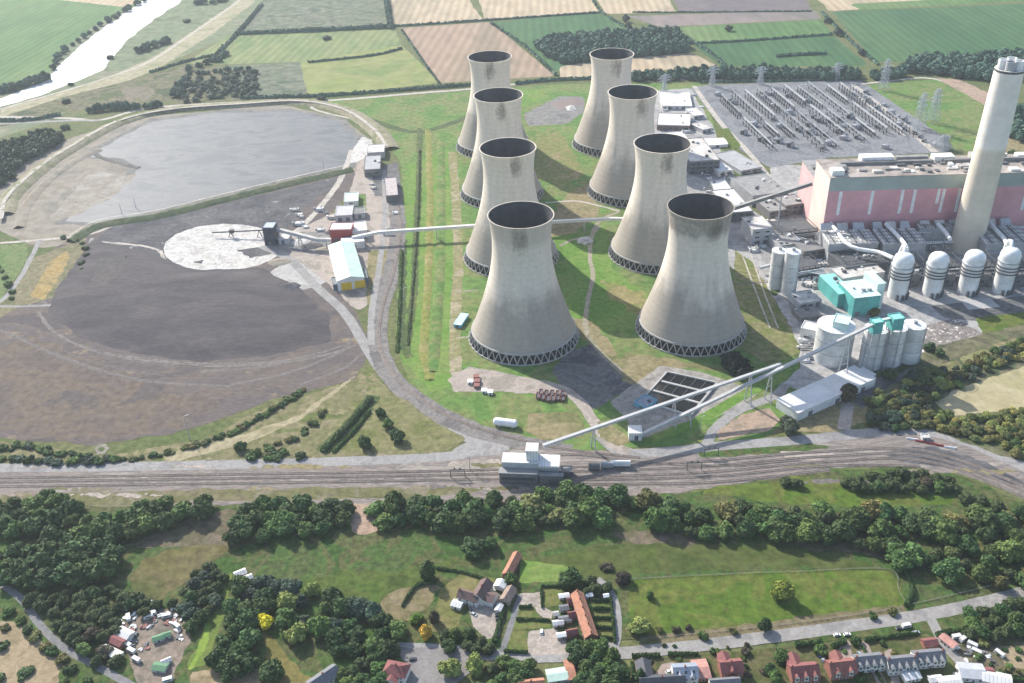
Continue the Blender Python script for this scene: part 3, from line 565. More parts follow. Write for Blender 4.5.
strip('concrete_channel', [(740,284),(772,282)], [(1.2,0),(-1.2,0)], gmat('cess_cinder', []), .3, 5)
for a in ([(456,200),(470,199)], [(455,292),(478,290)], [(456,338),(468,337)]): strip('gravel_path', a, [(1.4,0),(-1.4,0)], gmat('worn_path', []), .5, 4)

for i in range(16):                                                 # ruts of the coal ground, following its curve
    f = R2.uniform(.72, 1.25); a0 = R2.uniform(.15, 2.2); a1 = a0+R2.uniform(.3, .9)
    pts = [(200+170*f*math.cos(a0+(a1-a0)*k/6), 290+78*f*math.sin(a0+(a1-a0)*k/6)) for k in range(7)]
    if min(q[0] for q in pts) < -20 or max(q[0] for q in pts) > 335 or max(q[1] for q in pts) > 400+max(0, (150-pts[3][0])*.2): continue
    if i % 2: strip('tyre_track', pts, [(.6,0),(-.6,0)], gmat('soft_rut', [(.14,.127,.12),(.165,.148,.137)], .06, .3, .3), .8, 5)
# ================================================================== THE POWER STATION
def conc_mat():
    m = bpy.data.materials.new('tower_concrete'); m.use_nodes = True; nt = m.node_tree; N = nt.nodes; Lk = nt.links
    b = N['Principled BSDF']; b.inputs['Roughness'].default_value = .9; b.inputs['Specular IOR Level'].default_value = .2
    tc = N.new('ShaderNodeTexCoord'); oi = N.new('ShaderNodeObjectInfo'); sx = N.new('ShaderNodeSeparateXYZ'); Lk.new(tc.outputs['Object'], sx.inputs[0])
    def math_(op, a, bb=None, c=None):
        n = N.new('ShaderNodeMath'); n.operation = op
        for i, v in enumerate((a, bb, c)):
            if v is None: continue
            if isinstance(v, (int, float)): n.inputs[i].default_value = v
            else: Lk.new(v, n.inputs[i])
        return n.outputs[0]
    off = math_('MULTIPLY', oi.outputs['Random'], 300)
    cmb = N.new('ShaderNodeCombineXYZ'); 
    ang = math_('ARCTAN2', sx.outputs[1], sx.outputs[0])
    Lk.new(math_('MULTIPLY', ang, 30.0), cmb.inputs[0]); Lk.new(off, cmb.inputs[1]); Lk.new(math_('MULTIPLY', sx.outputs[2], .22), cmb.inputs[2])
    def noise(vec, sc_, det=6, ro=.65):
        n = N.new('ShaderNodeTexNoise'); n.inputs['Scale'].default_value = sc_; n.inputs['Detail'].default_value = det; n.inputs['Roughness'].default_value = ro; Lk.new(vec, n.inputs[0]); return n.outputs[0]
    def smooth(v, a, bb, lo=0., hi=1.):
        n = N.new('ShaderNodeMapRange'); n.interpolation_type = 'SMOOTHSTEP'; n.inputs[1].default_value = a; n.inputs[2].default_value = bb; n.inputs[3].default_value = lo; n.inputs[4].default_value = hi; Lk.new(v, n.inputs[0]); return n.outputs[0]
    addv = N.new('ShaderNodeVectorMath'); addv.operation = 'ADD'; Lk.new(tc.outputs['Object'], addv.inputs[0]); Lk.new(off, addv.inputs[1])
    streak = noise(cmb.outputs[0], .16, 7); blot = noise(addv.outputs[0], .035, 6); fine = noise(addv.outputs[0], .35, 5)
    z = sx.outputs[2]
    # damp, darker concrete below a ragged line a little under half height
    zl = math_('ADD', z, math_('MULTIPLY', math_('SUBTRACT', blot, .5), 55)); zl = math_('ADD', zl, math_('MULTIPLY', math_('SUBTRACT', streak, .5), 22))
    damp = smooth(zl, 26, 66, 1, 0); band = math_('MULTIPLY', smooth(zl, 26, 44), damp)
    # soot under the rim: a patch on the side towards the village, with a ragged outline
    rx = math_('SUBTRACT', math_('FRACT', math_('MULTIPLY', oi.outputs['Random'], 13.7)), .45)
    da = math_('SUBTRACT', ang, math_('ADD', math_('MULTIPLY', rx, .55), -1.45)); da2 = math_('MULTIPLY', math_('MULTIPLY', da, da), 20)
    dz = math_('DIVIDE', math_('SUBTRACT', z, 103), 9.5); dd = math_('ADD', da2, math_('MULTIPLY', dz, dz))
    dd = math_('ADD', dd, math_('MULTIPLY', math_('SUBTRACT', streak, .5), 5.5)); dd = math_('ADD', dd, math_('MULTIPLY', math_('SUBTRACT', fine, .5), 3.0))
    soot = smooth(dd, -.8, 2.4, .56, 0)
    # the towers that carry a whole ring of soot have it set through their object colour
    sc_ = N.new('ShaderNodeSeparateColor'); Lk.new(oi.outputs['Color'], sc_.inputs[0])
    rg = math_('ADD', z, math_('MULTIPLY', math_('SUBTRACT', streak, .5), 26)); ring = math_('MULTIPLY', smooth(rg, 92, 101), sc_.outputs[0])
    ring = math_('MULTIPLY', ring, smooth(fine, .3, .62, .55, .95))
    val = math_('MULTIPLY', smooth(streak, .3, .72, .92, 1.04), smooth(fine, .3, .7, .94, 1.05))
    val = math_('MULTIPLY', val, math_('SUBTRACT', 1.0, math_('MULTIPLY', damp, .45)))
    val = math_('MULTIPLY', val, math_('SUBTRACT', 1.0, math_('MULTIPLY', band, .24)))
    val = math_('MULTIPLY', val, math_('SUBTRACT', 1.0, soot)); val = math_('MULTIPLY', val, math_('SUBTRACT', 1.0, math_('MULTIPLY', ring, .62)))
    lines = N.new('ShaderNodeTexWave'); lines.bands_direction = 'Z'; lines.inputs['Scale'].default_value = .06; Lk.new(tc.outputs['Object'], lines.inputs[0])
    val = math_('MULTIPLY', val, smooth(lines.outputs[1], 0, .2, .945, 1.0))
    s = N.new('ShaderNodeVectorMath'); s.operation = 'SCALE'; s.inputs[0].default_value = (.67, .595, .50); Lk.new(val, s.inputs['Scale']); Lk.new(s.outputs[0], b.inputs['Base Color'])
    return m
m_tower = conc_mat()
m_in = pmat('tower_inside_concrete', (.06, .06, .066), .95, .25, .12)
m_conc = pmat('concrete', (.40, .385, .36), .9, .12, .15)
m_cdark = pmat('dark_concrete', (.20, .195, .19), .9, .15, .15)
m_pack = simple('wet_packing', (.018, .019, .02), .8)  # packing coloured near-black, so the openings between the legs look shaded
m_steel = pmat('galvanised_steel', (.38, .39, .40), .5, .12, .5)
m_dsteel = pmat('dark_steel', (.09, .095, .10), .6, .2, .4)
m_whites = pmat('white_cladding', (.70, .69, .67), .55, .06, .12, lines=.16, axis=0)
m_whiter = pmat('white_sheet_roof', (.66, .65, .63), .5, .07, .1, lines=.16, axis=0)
m_greyc = pmat('grey_cladding', (.46, .465, .47), .55, .1, .12, lines=.16, axis=0)
m_dgrey = pmat('dark_cladding', (.14, .145, .155), .55, .12, .15, lines=.16, axis=0)
m_groof = pmat('felt_roof', (.27, .265, .255), .9, .22, .12)
m_proof = pmat('pale_roof', (.55, .52, .475), .85, .22, .09, dirt=.3)
m_glass = simple('window_glass', (.04, .05, .06), .12, 0, .6)
m_pink = pmat('pink_cladding', (.66, .33, .355), .6, .07, .05, axis=0)
m_pale = pmat('pale_pink_cladding', (.78, .60, .53), .6, .06, .05, lines=0, axis=1)
m_band = pmat('grey_green_cladding', (.33, .385, .355), .6, .08, .05, lines=0, axis=0)
m_tank = pmat('white_steel', (.80, .795, .775), .5, .10, .16)
m_tankg = pmat('grey_silo_concrete', (.66, .65, .62), .75, .18, .14)
m_teal = pmat('teal_cladding', (.10, .40, .37), .6, .18, .1, lines=.10, axis=0)
m_tealp = pmat('faded_teal_sheet', (.26, .62, .56), .5, .14, .1)
m_tealw = pmat('weathered_pale_teal_roof', (.55, .72, .66), .5, .16, .08)
m_red = pmat('red_cladding', (.34, .06, .055), .6, .1, .15, lines=1.0, axis=0)
m_yell = pmat('yellow_doors', (.72, .47, .03), .5, .06, .3)
m_mint = pmat('mint_sheet_roof', (.46, .60, .52), .5, .08, .1, lines=.6, axis=1)
m_blue = pmat('blue_sheet', (.12, .38, .50), .5, .1, .2)
m_ladder = m_steel
# ---- cooling towers
TZ, TA, TB_ = 90.0, 24.0, 52.5
def tr(z): return TA*math.sqrt(1+((z-TZ)/TB_)**2)
def make_tower(x, y, label):
    t = thing('cooling_tower', label, 'cooling tower', (x, y, 0), 0, 'eight concrete cooling towers of the power station')
    pr = [(tr(z), z) for z in [9.0+(113.0-9.0)*i/34 for i in range(35)]]
    pr += [(tr(113)+.5, 113.05), (tr(114)+.55, 114.0), (tr(114)-.35, 114.0)]
    sh = MB().lathe(pr, 96, cap=False); shell = sh.build('shell', m_tower, t, smooth=True)
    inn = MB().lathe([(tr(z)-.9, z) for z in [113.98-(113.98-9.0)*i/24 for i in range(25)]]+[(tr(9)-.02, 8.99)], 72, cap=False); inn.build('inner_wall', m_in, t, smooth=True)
    MB().lathe([(tr(9)+.15, 8.1), (tr(9)+.9, 8.2), (tr(9)+.7, 9.5), (tr(9.4)+.02, 9.6)], 96, cap=False).build('ring_beam', m_conc, t, smooth=True)
    b = MB().lathe([(47.6, 0), (47.6, 1.0), (47.0, 1.0), (46.9, .35), (46.2, .3)], 96, cap=False); b.build('basin_wall', m_conc, t)
    MB().lathe([(46.8, .45), (.2, .46)], 64, cap=False).build('basin_water', simple('basin_water', (.03, .035, .035), .1), t)
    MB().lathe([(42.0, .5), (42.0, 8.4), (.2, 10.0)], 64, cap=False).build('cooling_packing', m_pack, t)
    k = 44; rb, rt_ = 46.5, tr(9)+.35
    g = MB()
    for s in (-1, 1):
        a = math.pi/k*s
        g.bar((rb, 0, .6), (rt_*math.cos(a), rt_*math.sin(a), 8.6), .66)
    g.box(rb-.8, rb+1.5, -.8, .8, .3, 1.3)
    first = g.build('leg', pmat('weathered_leg_concrete', (.42, .40, .37), .9, .12, .3), t)
    for i in range(1, k):
        c = first.copy(); C.objects.link(c); c.parent = t; c.rotation_euler = (0, 0, 2*math.pi*i/k); KIDS[t.name].append(c)
    return t, shell
TW = [((10.3,701.6), 'cooling tower with soot along the left of its rim, nearest the rows of brown skips', .42),
      ((155.3,706.4), 'cooling tower with a full dark soot ring round its neck, beside the settling basin', 1.0),
      ((2.0,854.0), 'cooling tower just behind the one nearest the skips, white gallery running in behind it', 0),
      ((146.6,851.9), 'cooling tower with one black streak, directly behind the tower with the full soot ring', 0),
      ((-6.1,1014.4), 'third cooling tower along the column beside the long grass drain', 0),
      ((138.6,1009.4), 'third cooling tower along the boiler house column, facing the white yard sheds', 0),
      ((-15.7,1167.6), 'farthest cooling tower of the column beside the long grass drain', .1),
      ((132.2,1161.7), 'farthest cooling tower of the column beside the boiler house, in front of the wood', .05)]
for (x, y), lb, ring in TW:
    t, shl = make_tower(x, y, lb); shl.color = (ring, 0, 0, 1)
# ---- chimney
CX, CY_ = 449.0, 837.6; CH = 178.0
t = thing('chimney', 'very tall pale tapering chimney with four flue tops, in front of the pink boiler house', 'chimney', (CX, CY_, 0))
def chr_(z): return 15.0-(15.0-12.3)*min(1, z/CH)
def chim_mat():
    m = pmat('chimney_concrete', (.72, .66, .56), .85, .05, .06)
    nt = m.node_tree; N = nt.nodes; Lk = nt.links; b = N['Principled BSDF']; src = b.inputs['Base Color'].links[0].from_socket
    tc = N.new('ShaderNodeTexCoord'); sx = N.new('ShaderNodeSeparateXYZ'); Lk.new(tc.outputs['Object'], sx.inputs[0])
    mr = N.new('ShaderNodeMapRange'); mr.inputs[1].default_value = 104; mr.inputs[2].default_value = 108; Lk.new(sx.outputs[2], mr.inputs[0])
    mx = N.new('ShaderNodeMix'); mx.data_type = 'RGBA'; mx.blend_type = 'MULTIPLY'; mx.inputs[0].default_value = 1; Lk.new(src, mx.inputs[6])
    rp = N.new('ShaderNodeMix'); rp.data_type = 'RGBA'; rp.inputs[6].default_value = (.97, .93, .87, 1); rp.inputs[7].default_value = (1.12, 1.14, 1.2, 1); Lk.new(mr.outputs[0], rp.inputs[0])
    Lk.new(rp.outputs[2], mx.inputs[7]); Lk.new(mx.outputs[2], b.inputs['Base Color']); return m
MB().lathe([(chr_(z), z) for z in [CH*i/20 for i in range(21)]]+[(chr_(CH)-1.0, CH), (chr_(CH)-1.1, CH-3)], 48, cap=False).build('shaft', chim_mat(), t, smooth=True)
MB().lathe([(chr_(CH)+.25, CH-2.2), (chr_(CH)+.3, CH-.4), (chr_(CH)-.02, CH-.4)], 48, cap=False).build('collar', m_dsteel, t)
MB().lathe([(11.4, CH-1.6), (.2, CH-1.2)], 32, cap=False).build('cap_slab', m_cdark, t)
for i in range(4):
    a = math.pi/4+i*math.pi/2+.3
    MB().lathe([(4.1, CH-1.5), (4.1, CH+7.5), (3.5, CH+7.5), (3.4, CH+2)], 24, 6.4*math.cos(a), 6.4*math.sin(a), cap=False).build('flue', m_tank if i != 2 else m_steel, t, smooth=True)
# ---- generic industrial building: outline from three roof corners seen in the photo
def rect3(A, B, D, z):
    a, b, d = G(*A, z), G(*B, z), G(*D, z); e1 = (b-a); L = e1.length; e1.normalize(); e2 = Vector((-e1.y, e1.x, 0)); W = (d-a).dot(e2)
    c = a+e1*L/2+e2*W/2; return Vector((c.x, c.y, 0)), math.atan2(e1.y, e1.x), L, abs(W)
def hall(name, label, cat, A, B, D, z, wall, roof, group=None, style='flat', rise=2.5, win=0, doors=1, vents=0, seed=1, cdoor=None, parapet=True, zb=0.0, dh=4.5):
    """A, B: the near roof edge from left to right; D: the far corner above A"""
    c, rz, L, W = rect3(A, B, D, z); r_ = random.Random(seed)
    t = thing(name, label, cat, c, rz, group); x, y = L/2, W/2
    if style == 'flat':
        MB().box(-x, x, -y, y, zb, z-.3).build('wall', wall, t)
        if zb:
            for sx, sy in ((-1, -1), (1, -1), (1, 1), (-1, 1)): MB().bar((sx*(x-.6), sy*(y-.6), 0), (sx*(x-.6), sy*(y-.6), zb), .8).build('leg', m_steel, t)
        m = MB().box(-x-.3, x+.3, -y-.3, y+.3, z-.3, z); rf = m.build('roof', roof, t)
        if parapet:
            p = MB()
            p.box(-x-.32, x+.32, -y-.32, -y+.2, z+.003, z+.55); p.box(-x-.32, x+.32, y-.2, y+.32, z+.003, z+.55)
            p.box(-x-.32, -x+.2, -y+.203, y-.203, z+.003, z+.55); p.box(x-.2, x+.32, -y+.203, y-.203, z+.003, z+.55)
            p.build('parapet', wall, t)
    else:
        long_x = L >= W if style == 'gable' else style == 'gable_x'
        MB().box(-x, x, -y, y, 0, z).build('wall', wall, t)
        m = MB(); h = z+rise; o = .4
        if long_x:
            m.add([(-x-o,-y-o,z-.1),(x+o,-y-o,z-.1),(x+o,0,h),(-x-o,0,h),(x+o,y+o,z-.1),(-x-o,y+o,z-.1)], [(0,1,2,3),(3,2,4,5)])
            gb = MB().add([(-x,-y,z),(-x,y,z),(-x,0,h-.15),(x,-y,z),(x,y,z),(x,0,h-.15)], [(0,2,1),(3,4,5)])
        else:
            m.add([(-x-o,-y-o,z-.1),(-x-o,y+o,z-.1),(0,y+o,h),(0,-y-o,h),(x+o,y+o,z-.1),(x+o,-y-o,z-.1)], [(0,3,2,1),(3,5,4,2)])
            gb = MB().add([(-x,-y,z),(x,-y,z),(0,-y,h-.15),(-x,y,z),(x,y,z),(0,y,h-.15)], [(0,1,2),(3,5,4)])
        gb.build('gable', wall, t); rf = m.build('roof', roof, t)
    if win:
        for lv in range(win):
            zz = z*(lv+.55)/(win+.2); n = max(1, int(L/7))
            for i in range(n):
                xx = -x+L*(i+.5)/n; MB().box(xx-2.2, xx+2.2, -y-.06, -y+.02, zz-.8, zz+.8).build('window', m_glass, t)
    for i in range(doors):
        xx = -x+L*(i+.5)/doors+r_.uniform(-1, 1)*min(2, L*.1); hw = min(2.2, L*.15) if dh < 5 else L*.2
        MB().box(xx-hw, xx+hw, -y-.08, -y+.02, .05, min(dh, z*.75)).build('door', cdoor or m_dgrey, t)
    for i in range(vents):
        vx, vy = r_.uniform(-x*.8, x*.8), r_.uniform(-y*.7, y*.7); q = r_.uniform(.8, 1.8); zb = z+.003 if style == 'flat' else z+.6
        MB().box(vx-q, vx+q, vy-q*.7, vy+q*.7, zb, zb+q*1.2).build('roof_vent', r_.choice([m_steel, m_tank, m_dsteel]), t)
    return t
# boiler house
BZ = height_at(822, 242, 177.4)
A, Bc, D = G(831, 177.5, BZ), G(1024, 172, BZ), G(806.5, 160, BZ)
e1 = (Bc-A).normalized(); e2 = Vector((-e1.y, e1.x, 0)); BL = (Bc-A).length+45; BW = (D-A).dot(e2)
b_rz = math.atan2(e1.y, e1.x); A0 = Vector((A.x, A.y, 0))
bh = thing('boiler_house', 'huge pink and grey-green clad boiler house with white vertical stripes, behind the tall chimney', 'power station building', A0, b_rz)
zb1 = BZ*.79; zb0 = 0
MB().box(0, BL, 0, BW, 0, zb1).build('front_wall', m_pink, bh)
MB().box(.0, BL, .0, BW, zb1+.002, BZ-.6).build('upper_wall', m_band, bh)
MB().box(-.5, -.003, -.0, BW, 0, BZ-.6).build('end_wall', m_pale, bh)
MB().box(-.9, BL+.4, -.6, BW+.4, BZ-.6, BZ).build('roof', pmat('stained_roof', (.34, .295, .26), .9, .35, .07, dirt=.3), bh)
def along(px, py, z): return (G(px, py, z)-A).dot(e1)
for px, py, s in ((836.6,200,1), (868,199,1), (897.6,198,1), (910,198,1), (928.5,192,.5), (937.5,196,1), (953.5,196,1), (1018.5,193,.95)):
    xx = along(px, py, BZ*.6); MB().box(xx-1.5, xx+1.5, -.12, -.003, BZ*.42 if s > .6 else BZ*.56, zb1-.6).build('wall_stripe', m_tank, bh)
r_ = random.Random(3)
for (u0, u1, v0, v1, h, m) in ((2,14,4,14,5,m_tank), (18,110,BW*.62,BW*.70,3,m_cdark), (40,72,BW*.72,BW*.95,6,m_tank), (112,132,BW*.70,BW*.92,5,m_tank), (120,BL-4,BW*.60,BW*.68,3.5,m_cdark), (150,185,BW*.75,BW*.95,5,m_proof), (195,BL-6,BW*.72,BW*.9,4,m_whites),
                               (76,108,BW*.8,BW*.92,4,m_groof)):
    MB().box(u0, u1, v0, v1, BZ+.003, BZ+h).build('roof_housing', m, bh)
for i in range(46):
    u, v = r_.uniform(8, BL-6), r_.uniform(BW*.08, BW*.56); a, b2, h = r_.uniform(1.2, 5), r_.uniform(1, 3.4), r_.uniform(.6, 2.6)
    MB().box(u-a, u+a, v-b2, v+b2, BZ+.004, BZ+h).build('roof_vent', r_.choice([m_cdark, m_tank, m_proof, m_groof, m_dsteel]), bh)
# turbine hall end, lower, behind
tb = thing('turbine_hall', 'lower pale pink turbine hall end with a dark flat roof, left behind the boiler house', 'power station building', A0+e2*(BW+.2)-e1*.5, b_rz)
MB().box(0, BL, 0, 46, 0, BZ*.72).build('wall', pmat('dusty_pink_cladding', (.70, .43, .42), .6, .06, .05), tb); MB().box(-.4, BL, -.0, 46.3, BZ*.72+.002, BZ*.72+.8).build('roof', m_groof, tb)
for i in range(14):
    MB().box(4+i*15, 9+i*15, 20, 28, BZ*.72+.805, BZ*.72+3).build('roof_vent', m_cdark, tb)
# low annexe under the pink wall: precipitator casings, one per boiler
def loc_b(px, py, z): return (G(px, py, z)-A).dot(e1), (G(px, py, z)-A).dot(e2)
PZ = 20.0
edges = [(829, 883), (884, 931), (934, 985), (987, 1040)]
PLAB = ['long ribbed precipitator block below the left end of the pink wall', 'long ribbed precipitator block between the second and third pale flue ducts', 'long ribbed precipitator block directly behind the chimney foot', 'long ribbed precipitator block beyond the chimney, at the right of its row']
for (xa, xb), lb in zip(edges, PLAB):
    u0, v0 = loc_b(xa, 244, PZ); u1, _ = loc_b(xb, 244, PZ); v1 = -.6; v0 = max(v0, -66 if 'chimney foot' not in lb else (Vector((CX, CY_, 0))-A0).dot(e2)+17.5)
    t = thing('precipitator_block', lb, 'precipitator', A0+e1*u0, b_rz, 'precipitator blocks in front of the boiler house')
    L = u1-u0-3
    MB().box(0, L, v0, v1-14, 0, PZ-1).build('casing', m_greyc, t)
    MB().box(-.3, L+.3, v0-.4, v1-14, PZ-1+.002, PZ).build('roof', pmat('precipitator_roof', (.46, .455, .44), .8, .2, .12), t)
    for i in range(9):
        MB().box(.5+i*(L-1)/9, 1.1+i*(L-1)/9, v0+1, v1-15, PZ+.003, PZ+.9).build('roof_rib', m_dsteel if i % 2 else m_tank, t)
    for i in range(4):
        yy = v0+2+i*(v1-18-v0)/4
        MB().box(.2, L-.2, yy, yy+.5, PZ+.95, PZ+1.4).build('walkway', m_cdark, t)
    n = 3
    MB().box(0, L, v1-13.9, v1, 0, PZ*.55).build('fan_house', m_dgrey, t)
    for i in range(n):
        x0 = L*(i+.12)/n; x1 = L*(i+.88)/n
        m = MB().add([(x0,v1-13,PZ*.55),(x1,v1-13,PZ*.55),(x1-1,v1-2,PZ+2),(x0+1,v1-2,PZ+2),(x0,v1-13,PZ*.55+5),(x1,v1-13,PZ*.55+5),(x1-1,v1-5,PZ+3.5),(x0+1,v1-5,PZ+3.5)], [(0,1,2,3),(4,7,6,5),(0,4,5,1),(1,5,6,2),(2,6,7,3),(3,7,4,0)])
        m.build('inlet_duct', m_proof if i % 2 else m_greyc, t)
    MB().box(-.2, L+.2, v0-3.2, v0-.45, 0, PZ*.6).build('hopper_row', m_steel, t)
# ---- absorber towers
def absorber(tp, bt, r, label, duct=True):
    b = G(*bt); zt = height_at(bt[0], bt[1], tp)
    t = thing('absorber_tower', label, 'absorber tower', b, b_rz, 'white absorber towers in front of the boiler house'); z = zt
    MB().lathe([(r*.92, 0), (r*.92, z*.42), (r, z*.5), (r, z*.8)], 40, cap=False).build('shell', m_tank, t, smooth=True)
    MB().lathe([(r, z*.8+.01), (r*.975, z*.85), (r*.88, z*.905), (r*.68, z*.95), (r*.4, z*.98), (.2, z*.99)], 40, cap=False).build('dome', m_tank, t, smooth=True)
    for k in (.46, .53, .60, .70):
        MB().lathe([(r+.05, z*k), (r+1.0, z*k), (r+1.0, z*k+.8), (r+.05, z*k+.8)], 40, cap=False).build('platform', m_dsteel if k != .70 else m_steel, t)
    if duct: MB().tube([(0, 2, z*.94), (0, 3, z*1.0), (1.5, 7, z+2.0), (2.5, 13, z), (2.5, 17, z-9)], r*.18, 14).build('outlet_duct', m_tank, t, smooth=True)
    MB().bar((r*.72, -r*.72, 0), (r*.78, -r*.78, z*.82), .7).build('ladder', m_dsteel, t)
    for i in range(4):
        a = -1.9+i*.55; MB().box(r*1.02*math.cos(a)-1, r*1.02*math.cos(a)+1, r*1.02*math.sin(a)-1, r*1.02*math.sin(a)+1, 0, 5).build('pump', m_dsteel, t)
    return t
absorber(252, (896.5, 296), 8.9, 'white domed absorber tower beside the teal building, with four dark rings')
absorber(252, (931, 294), 8.8, 'white domed absorber tower just left of the chimney foot', False)
absorber(250, (966.5, 292), 9.0, 'white domed absorber tower just in front of the chimney foot', False)
absorber(247, (1001, 291), 8.8, 'white domed absorber tower at the right of the row, beyond the chimney')
for (px, lb) in ((914, 'grey pump house between the first and second absorber towers from the teal building'), (949, 'grey pump house between the absorber towers at the chimney foot'), (984, 'grey pump house in front of the chimney, right of its foot'), (1021, 'grey pump house right of the last absorber tower')):
    hall('pump_house', lb, 'pump house', (px-8, 275), (px+7, 274.5), (px-6, 264), 13, m_dgrey, m_cdark, 'grey pump houses between the absorbers', vents=3, seed=px, win=1)
t = None
for (pts, lb) in (([(829,221,20),(836,230,21),(846,243,21),(858,249,20),(878,252,20),(893,258,24)], 'white flue duct bending from the pink wall end towards the absorber by the teal building'),
                  ([(886,224,24),(896,234,24),(904,243,27),(907,250,33)], 'short straight white flue duct from the pink wall to the absorber by the teal building'),
                  ([(938,224,24),(946,233,24),(950,239,26)], 'short white flue duct close to the left of the chimney'),
                  ([(987,220,24),(998,232,24),(1005,240,28),(1008,250,34)], 'white flue duct running from the pink wall to the last absorber')):
    P = [G(*p) for p in pts]; base = Vector((P[0].x, P[0].y, 0)); d = thing('flue_duct', lb, 'flue duct', base, 0, 'white flue ducts')
    MB().tube(spline(P, 6), 1.9, 12).build('duct', m_tank, d, smooth=True, world=True)
    for p in P[1::2]: MB().bar((p.x, p.y, 0), (p.x, p.y, p.z-2.8), 1.2).build('support', m_steel, d, world=True)
# steel frames and pipe racks around the absorbers
def frame_block(A_, B_, D_, z, label, seed):
    c, rz, L, W = rect3(A_, B_, D_, z); q = random.Random(seed); x, y = L/2, W/2
    t = thing('steel_frame', label, 'steel frame', c, rz, 'steel frames among the absorbers')
    m = MB()
    for i in range(5):
        for s in (-1, 1): m.bar((-x+L*i/4, s*y, 0), (-x+L*i/4, s*y, z), .6)
    for k in range(1, 5):
        for s in (-1, 1): m.bar((-x, s*y, z*k/4), (x, s*y, z*k/4), .5)
        m.bar((-x, -y, z*k/4), (-x, y, z*k/4), .5); m.bar((x, -y, z*k/4), (x, y, z*k/4), .5)
    m.build('frame', m_dsteel, t)
    for k in range(1, 4): MB().box(-x+.4, x-.4, -y+.4, y-.4, z*k/4, z*k/4+.25).build('deck', m_dsteel if k % 2 else m_cdark, t)
    for k in range(5):
        a = q.uniform(-x*.7, x*.7); b = q.uniform(-y*.6, y*.6); r = q.uniform(.8, 1.8); zz = z*q.choice((0, .25, .5, .75))+.3
        MB().lathe([(r, zz), (r, zz+z*.17), (r*.4, zz+z*.2)], 14, a, b, cap=False).build('vessel', q.choice([m_tank, m_steel, m_greyc]), t)
    for k in range(3): MB().tube([(-x-2, -y-1-k, z*(.3+.2*k)), (x+2, -y-1-k, z*(.3+.2*k))], .5, 8).build('pipe', q.choice([m_tank, m_steel]), t)
for j, (px, lb) in enumerate(((917, 'dark open steel frame behind the first pump house from the teal building'), (953, 'dark open steel frame at the left of the chimney foot'), (988, 'dark open steel frame at the right of the chimney foot'), (1022, 'dark open steel frame at the right edge behind the absorbers'))):
    frame_block((px-9, 262), (px+8, 261), (px-8, 252), 21, lb, j)
frame_block((846, 262), (886, 257), (848, 250), 14, 'long dark steel frame behind the teal building', 9)
frame_block((782, 232), (818, 228), (780, 218), 12, 'dark steel frame at the foot of the boiler house end wall', 10)
frame_block((797, 268), (822, 264), (795, 256), 11, 'dark steel frame between twin silos and teal annexe', 12)
def pipe_rack(a, b, z, n, label):
    P0, P1 = G(*a), G(*b); d = P1-P0; L = d.length; t = thing('pipe_rack', label, 'pipe rack', P0, math.atan2(d.y, d.x), 'pipe racks of the plant')
    m = MB()
    k = max(2, int(L/12))
    for i in range(k+1):
        for s in (-2.2, 2.2): m.bar((L*i/k, s, 0), (L*i/k, s, z+1), .45)
        m.bar((L*i/k, -2.4, z), (L*i/k, 2.4, z), .45)
    m.build('frame', m_dsteel, t)
    for i in range(n): MB().tube([(0, -1.8+3.6*i/max(1, n-1), z+.7), (L, -1.8+3.6*i/max(1, n-1), z+.7)], (.55, .35, .5, .3)[i % 4], 8).build('pipe', (m_tank, m_steel, m_whites)[i % 3], t)
pipe_rack((828, 257), (1030, 246), 9, 4, 'long pipe rack running behind the absorber towers')
pipe_rack((832, 249), (1030, 240), 14, 3, 'higher pipe rack along the precipitator fronts')
pipe_rack((758, 234), (822, 250), 6, 3, 'pipe rack slanting across the yard below the boiler house end wall')
pipe_rack((800, 276), (842, 284), 6, 3, 'low pipe rack between the twin silos and the teal annexe')
# ---- teal sulphur plant building
hall('teal_building', 'teal clad plant building with pale weathered roof, between the silos and the absorbers', 'plant building', (855, 298), (881, 295), (847, 281), 19, m_teal, m_tealw, doors=2, vents=4, seed=4, parapet=False, cdoor=m_dgrey)
hall('teal_annexe', 'pale teal sloping annexe attached to the left of the teal building', 'plant building', (839, 294), (854, 292), (821, 275), 14, m_teal, m_tealp, doors=1, vents=2, seed=5, parapet=False)
hall('teal_lift_house', 'small pale teal lift housing behind the teal building', 'plant building', (878, 284), (886, 283), (879, 270), 26, m_tealw, m_tealw, doors=1, seed=6, parapet=False)
hall('dark_store', 'dark flat store building behind the teal building', 'plant building', (846, 268), (888, 262), (850, 250), 12, m_dgrey, m_dsteel, doors=2, vents=5, seed=8)
hall('switch_house', 'pale flat switch house behind the teal annexe', 'plant building', (843, 279), (885, 272), (843, 266), 11, m_greyc, m_proof, doors=2, vents=5, seed=9)
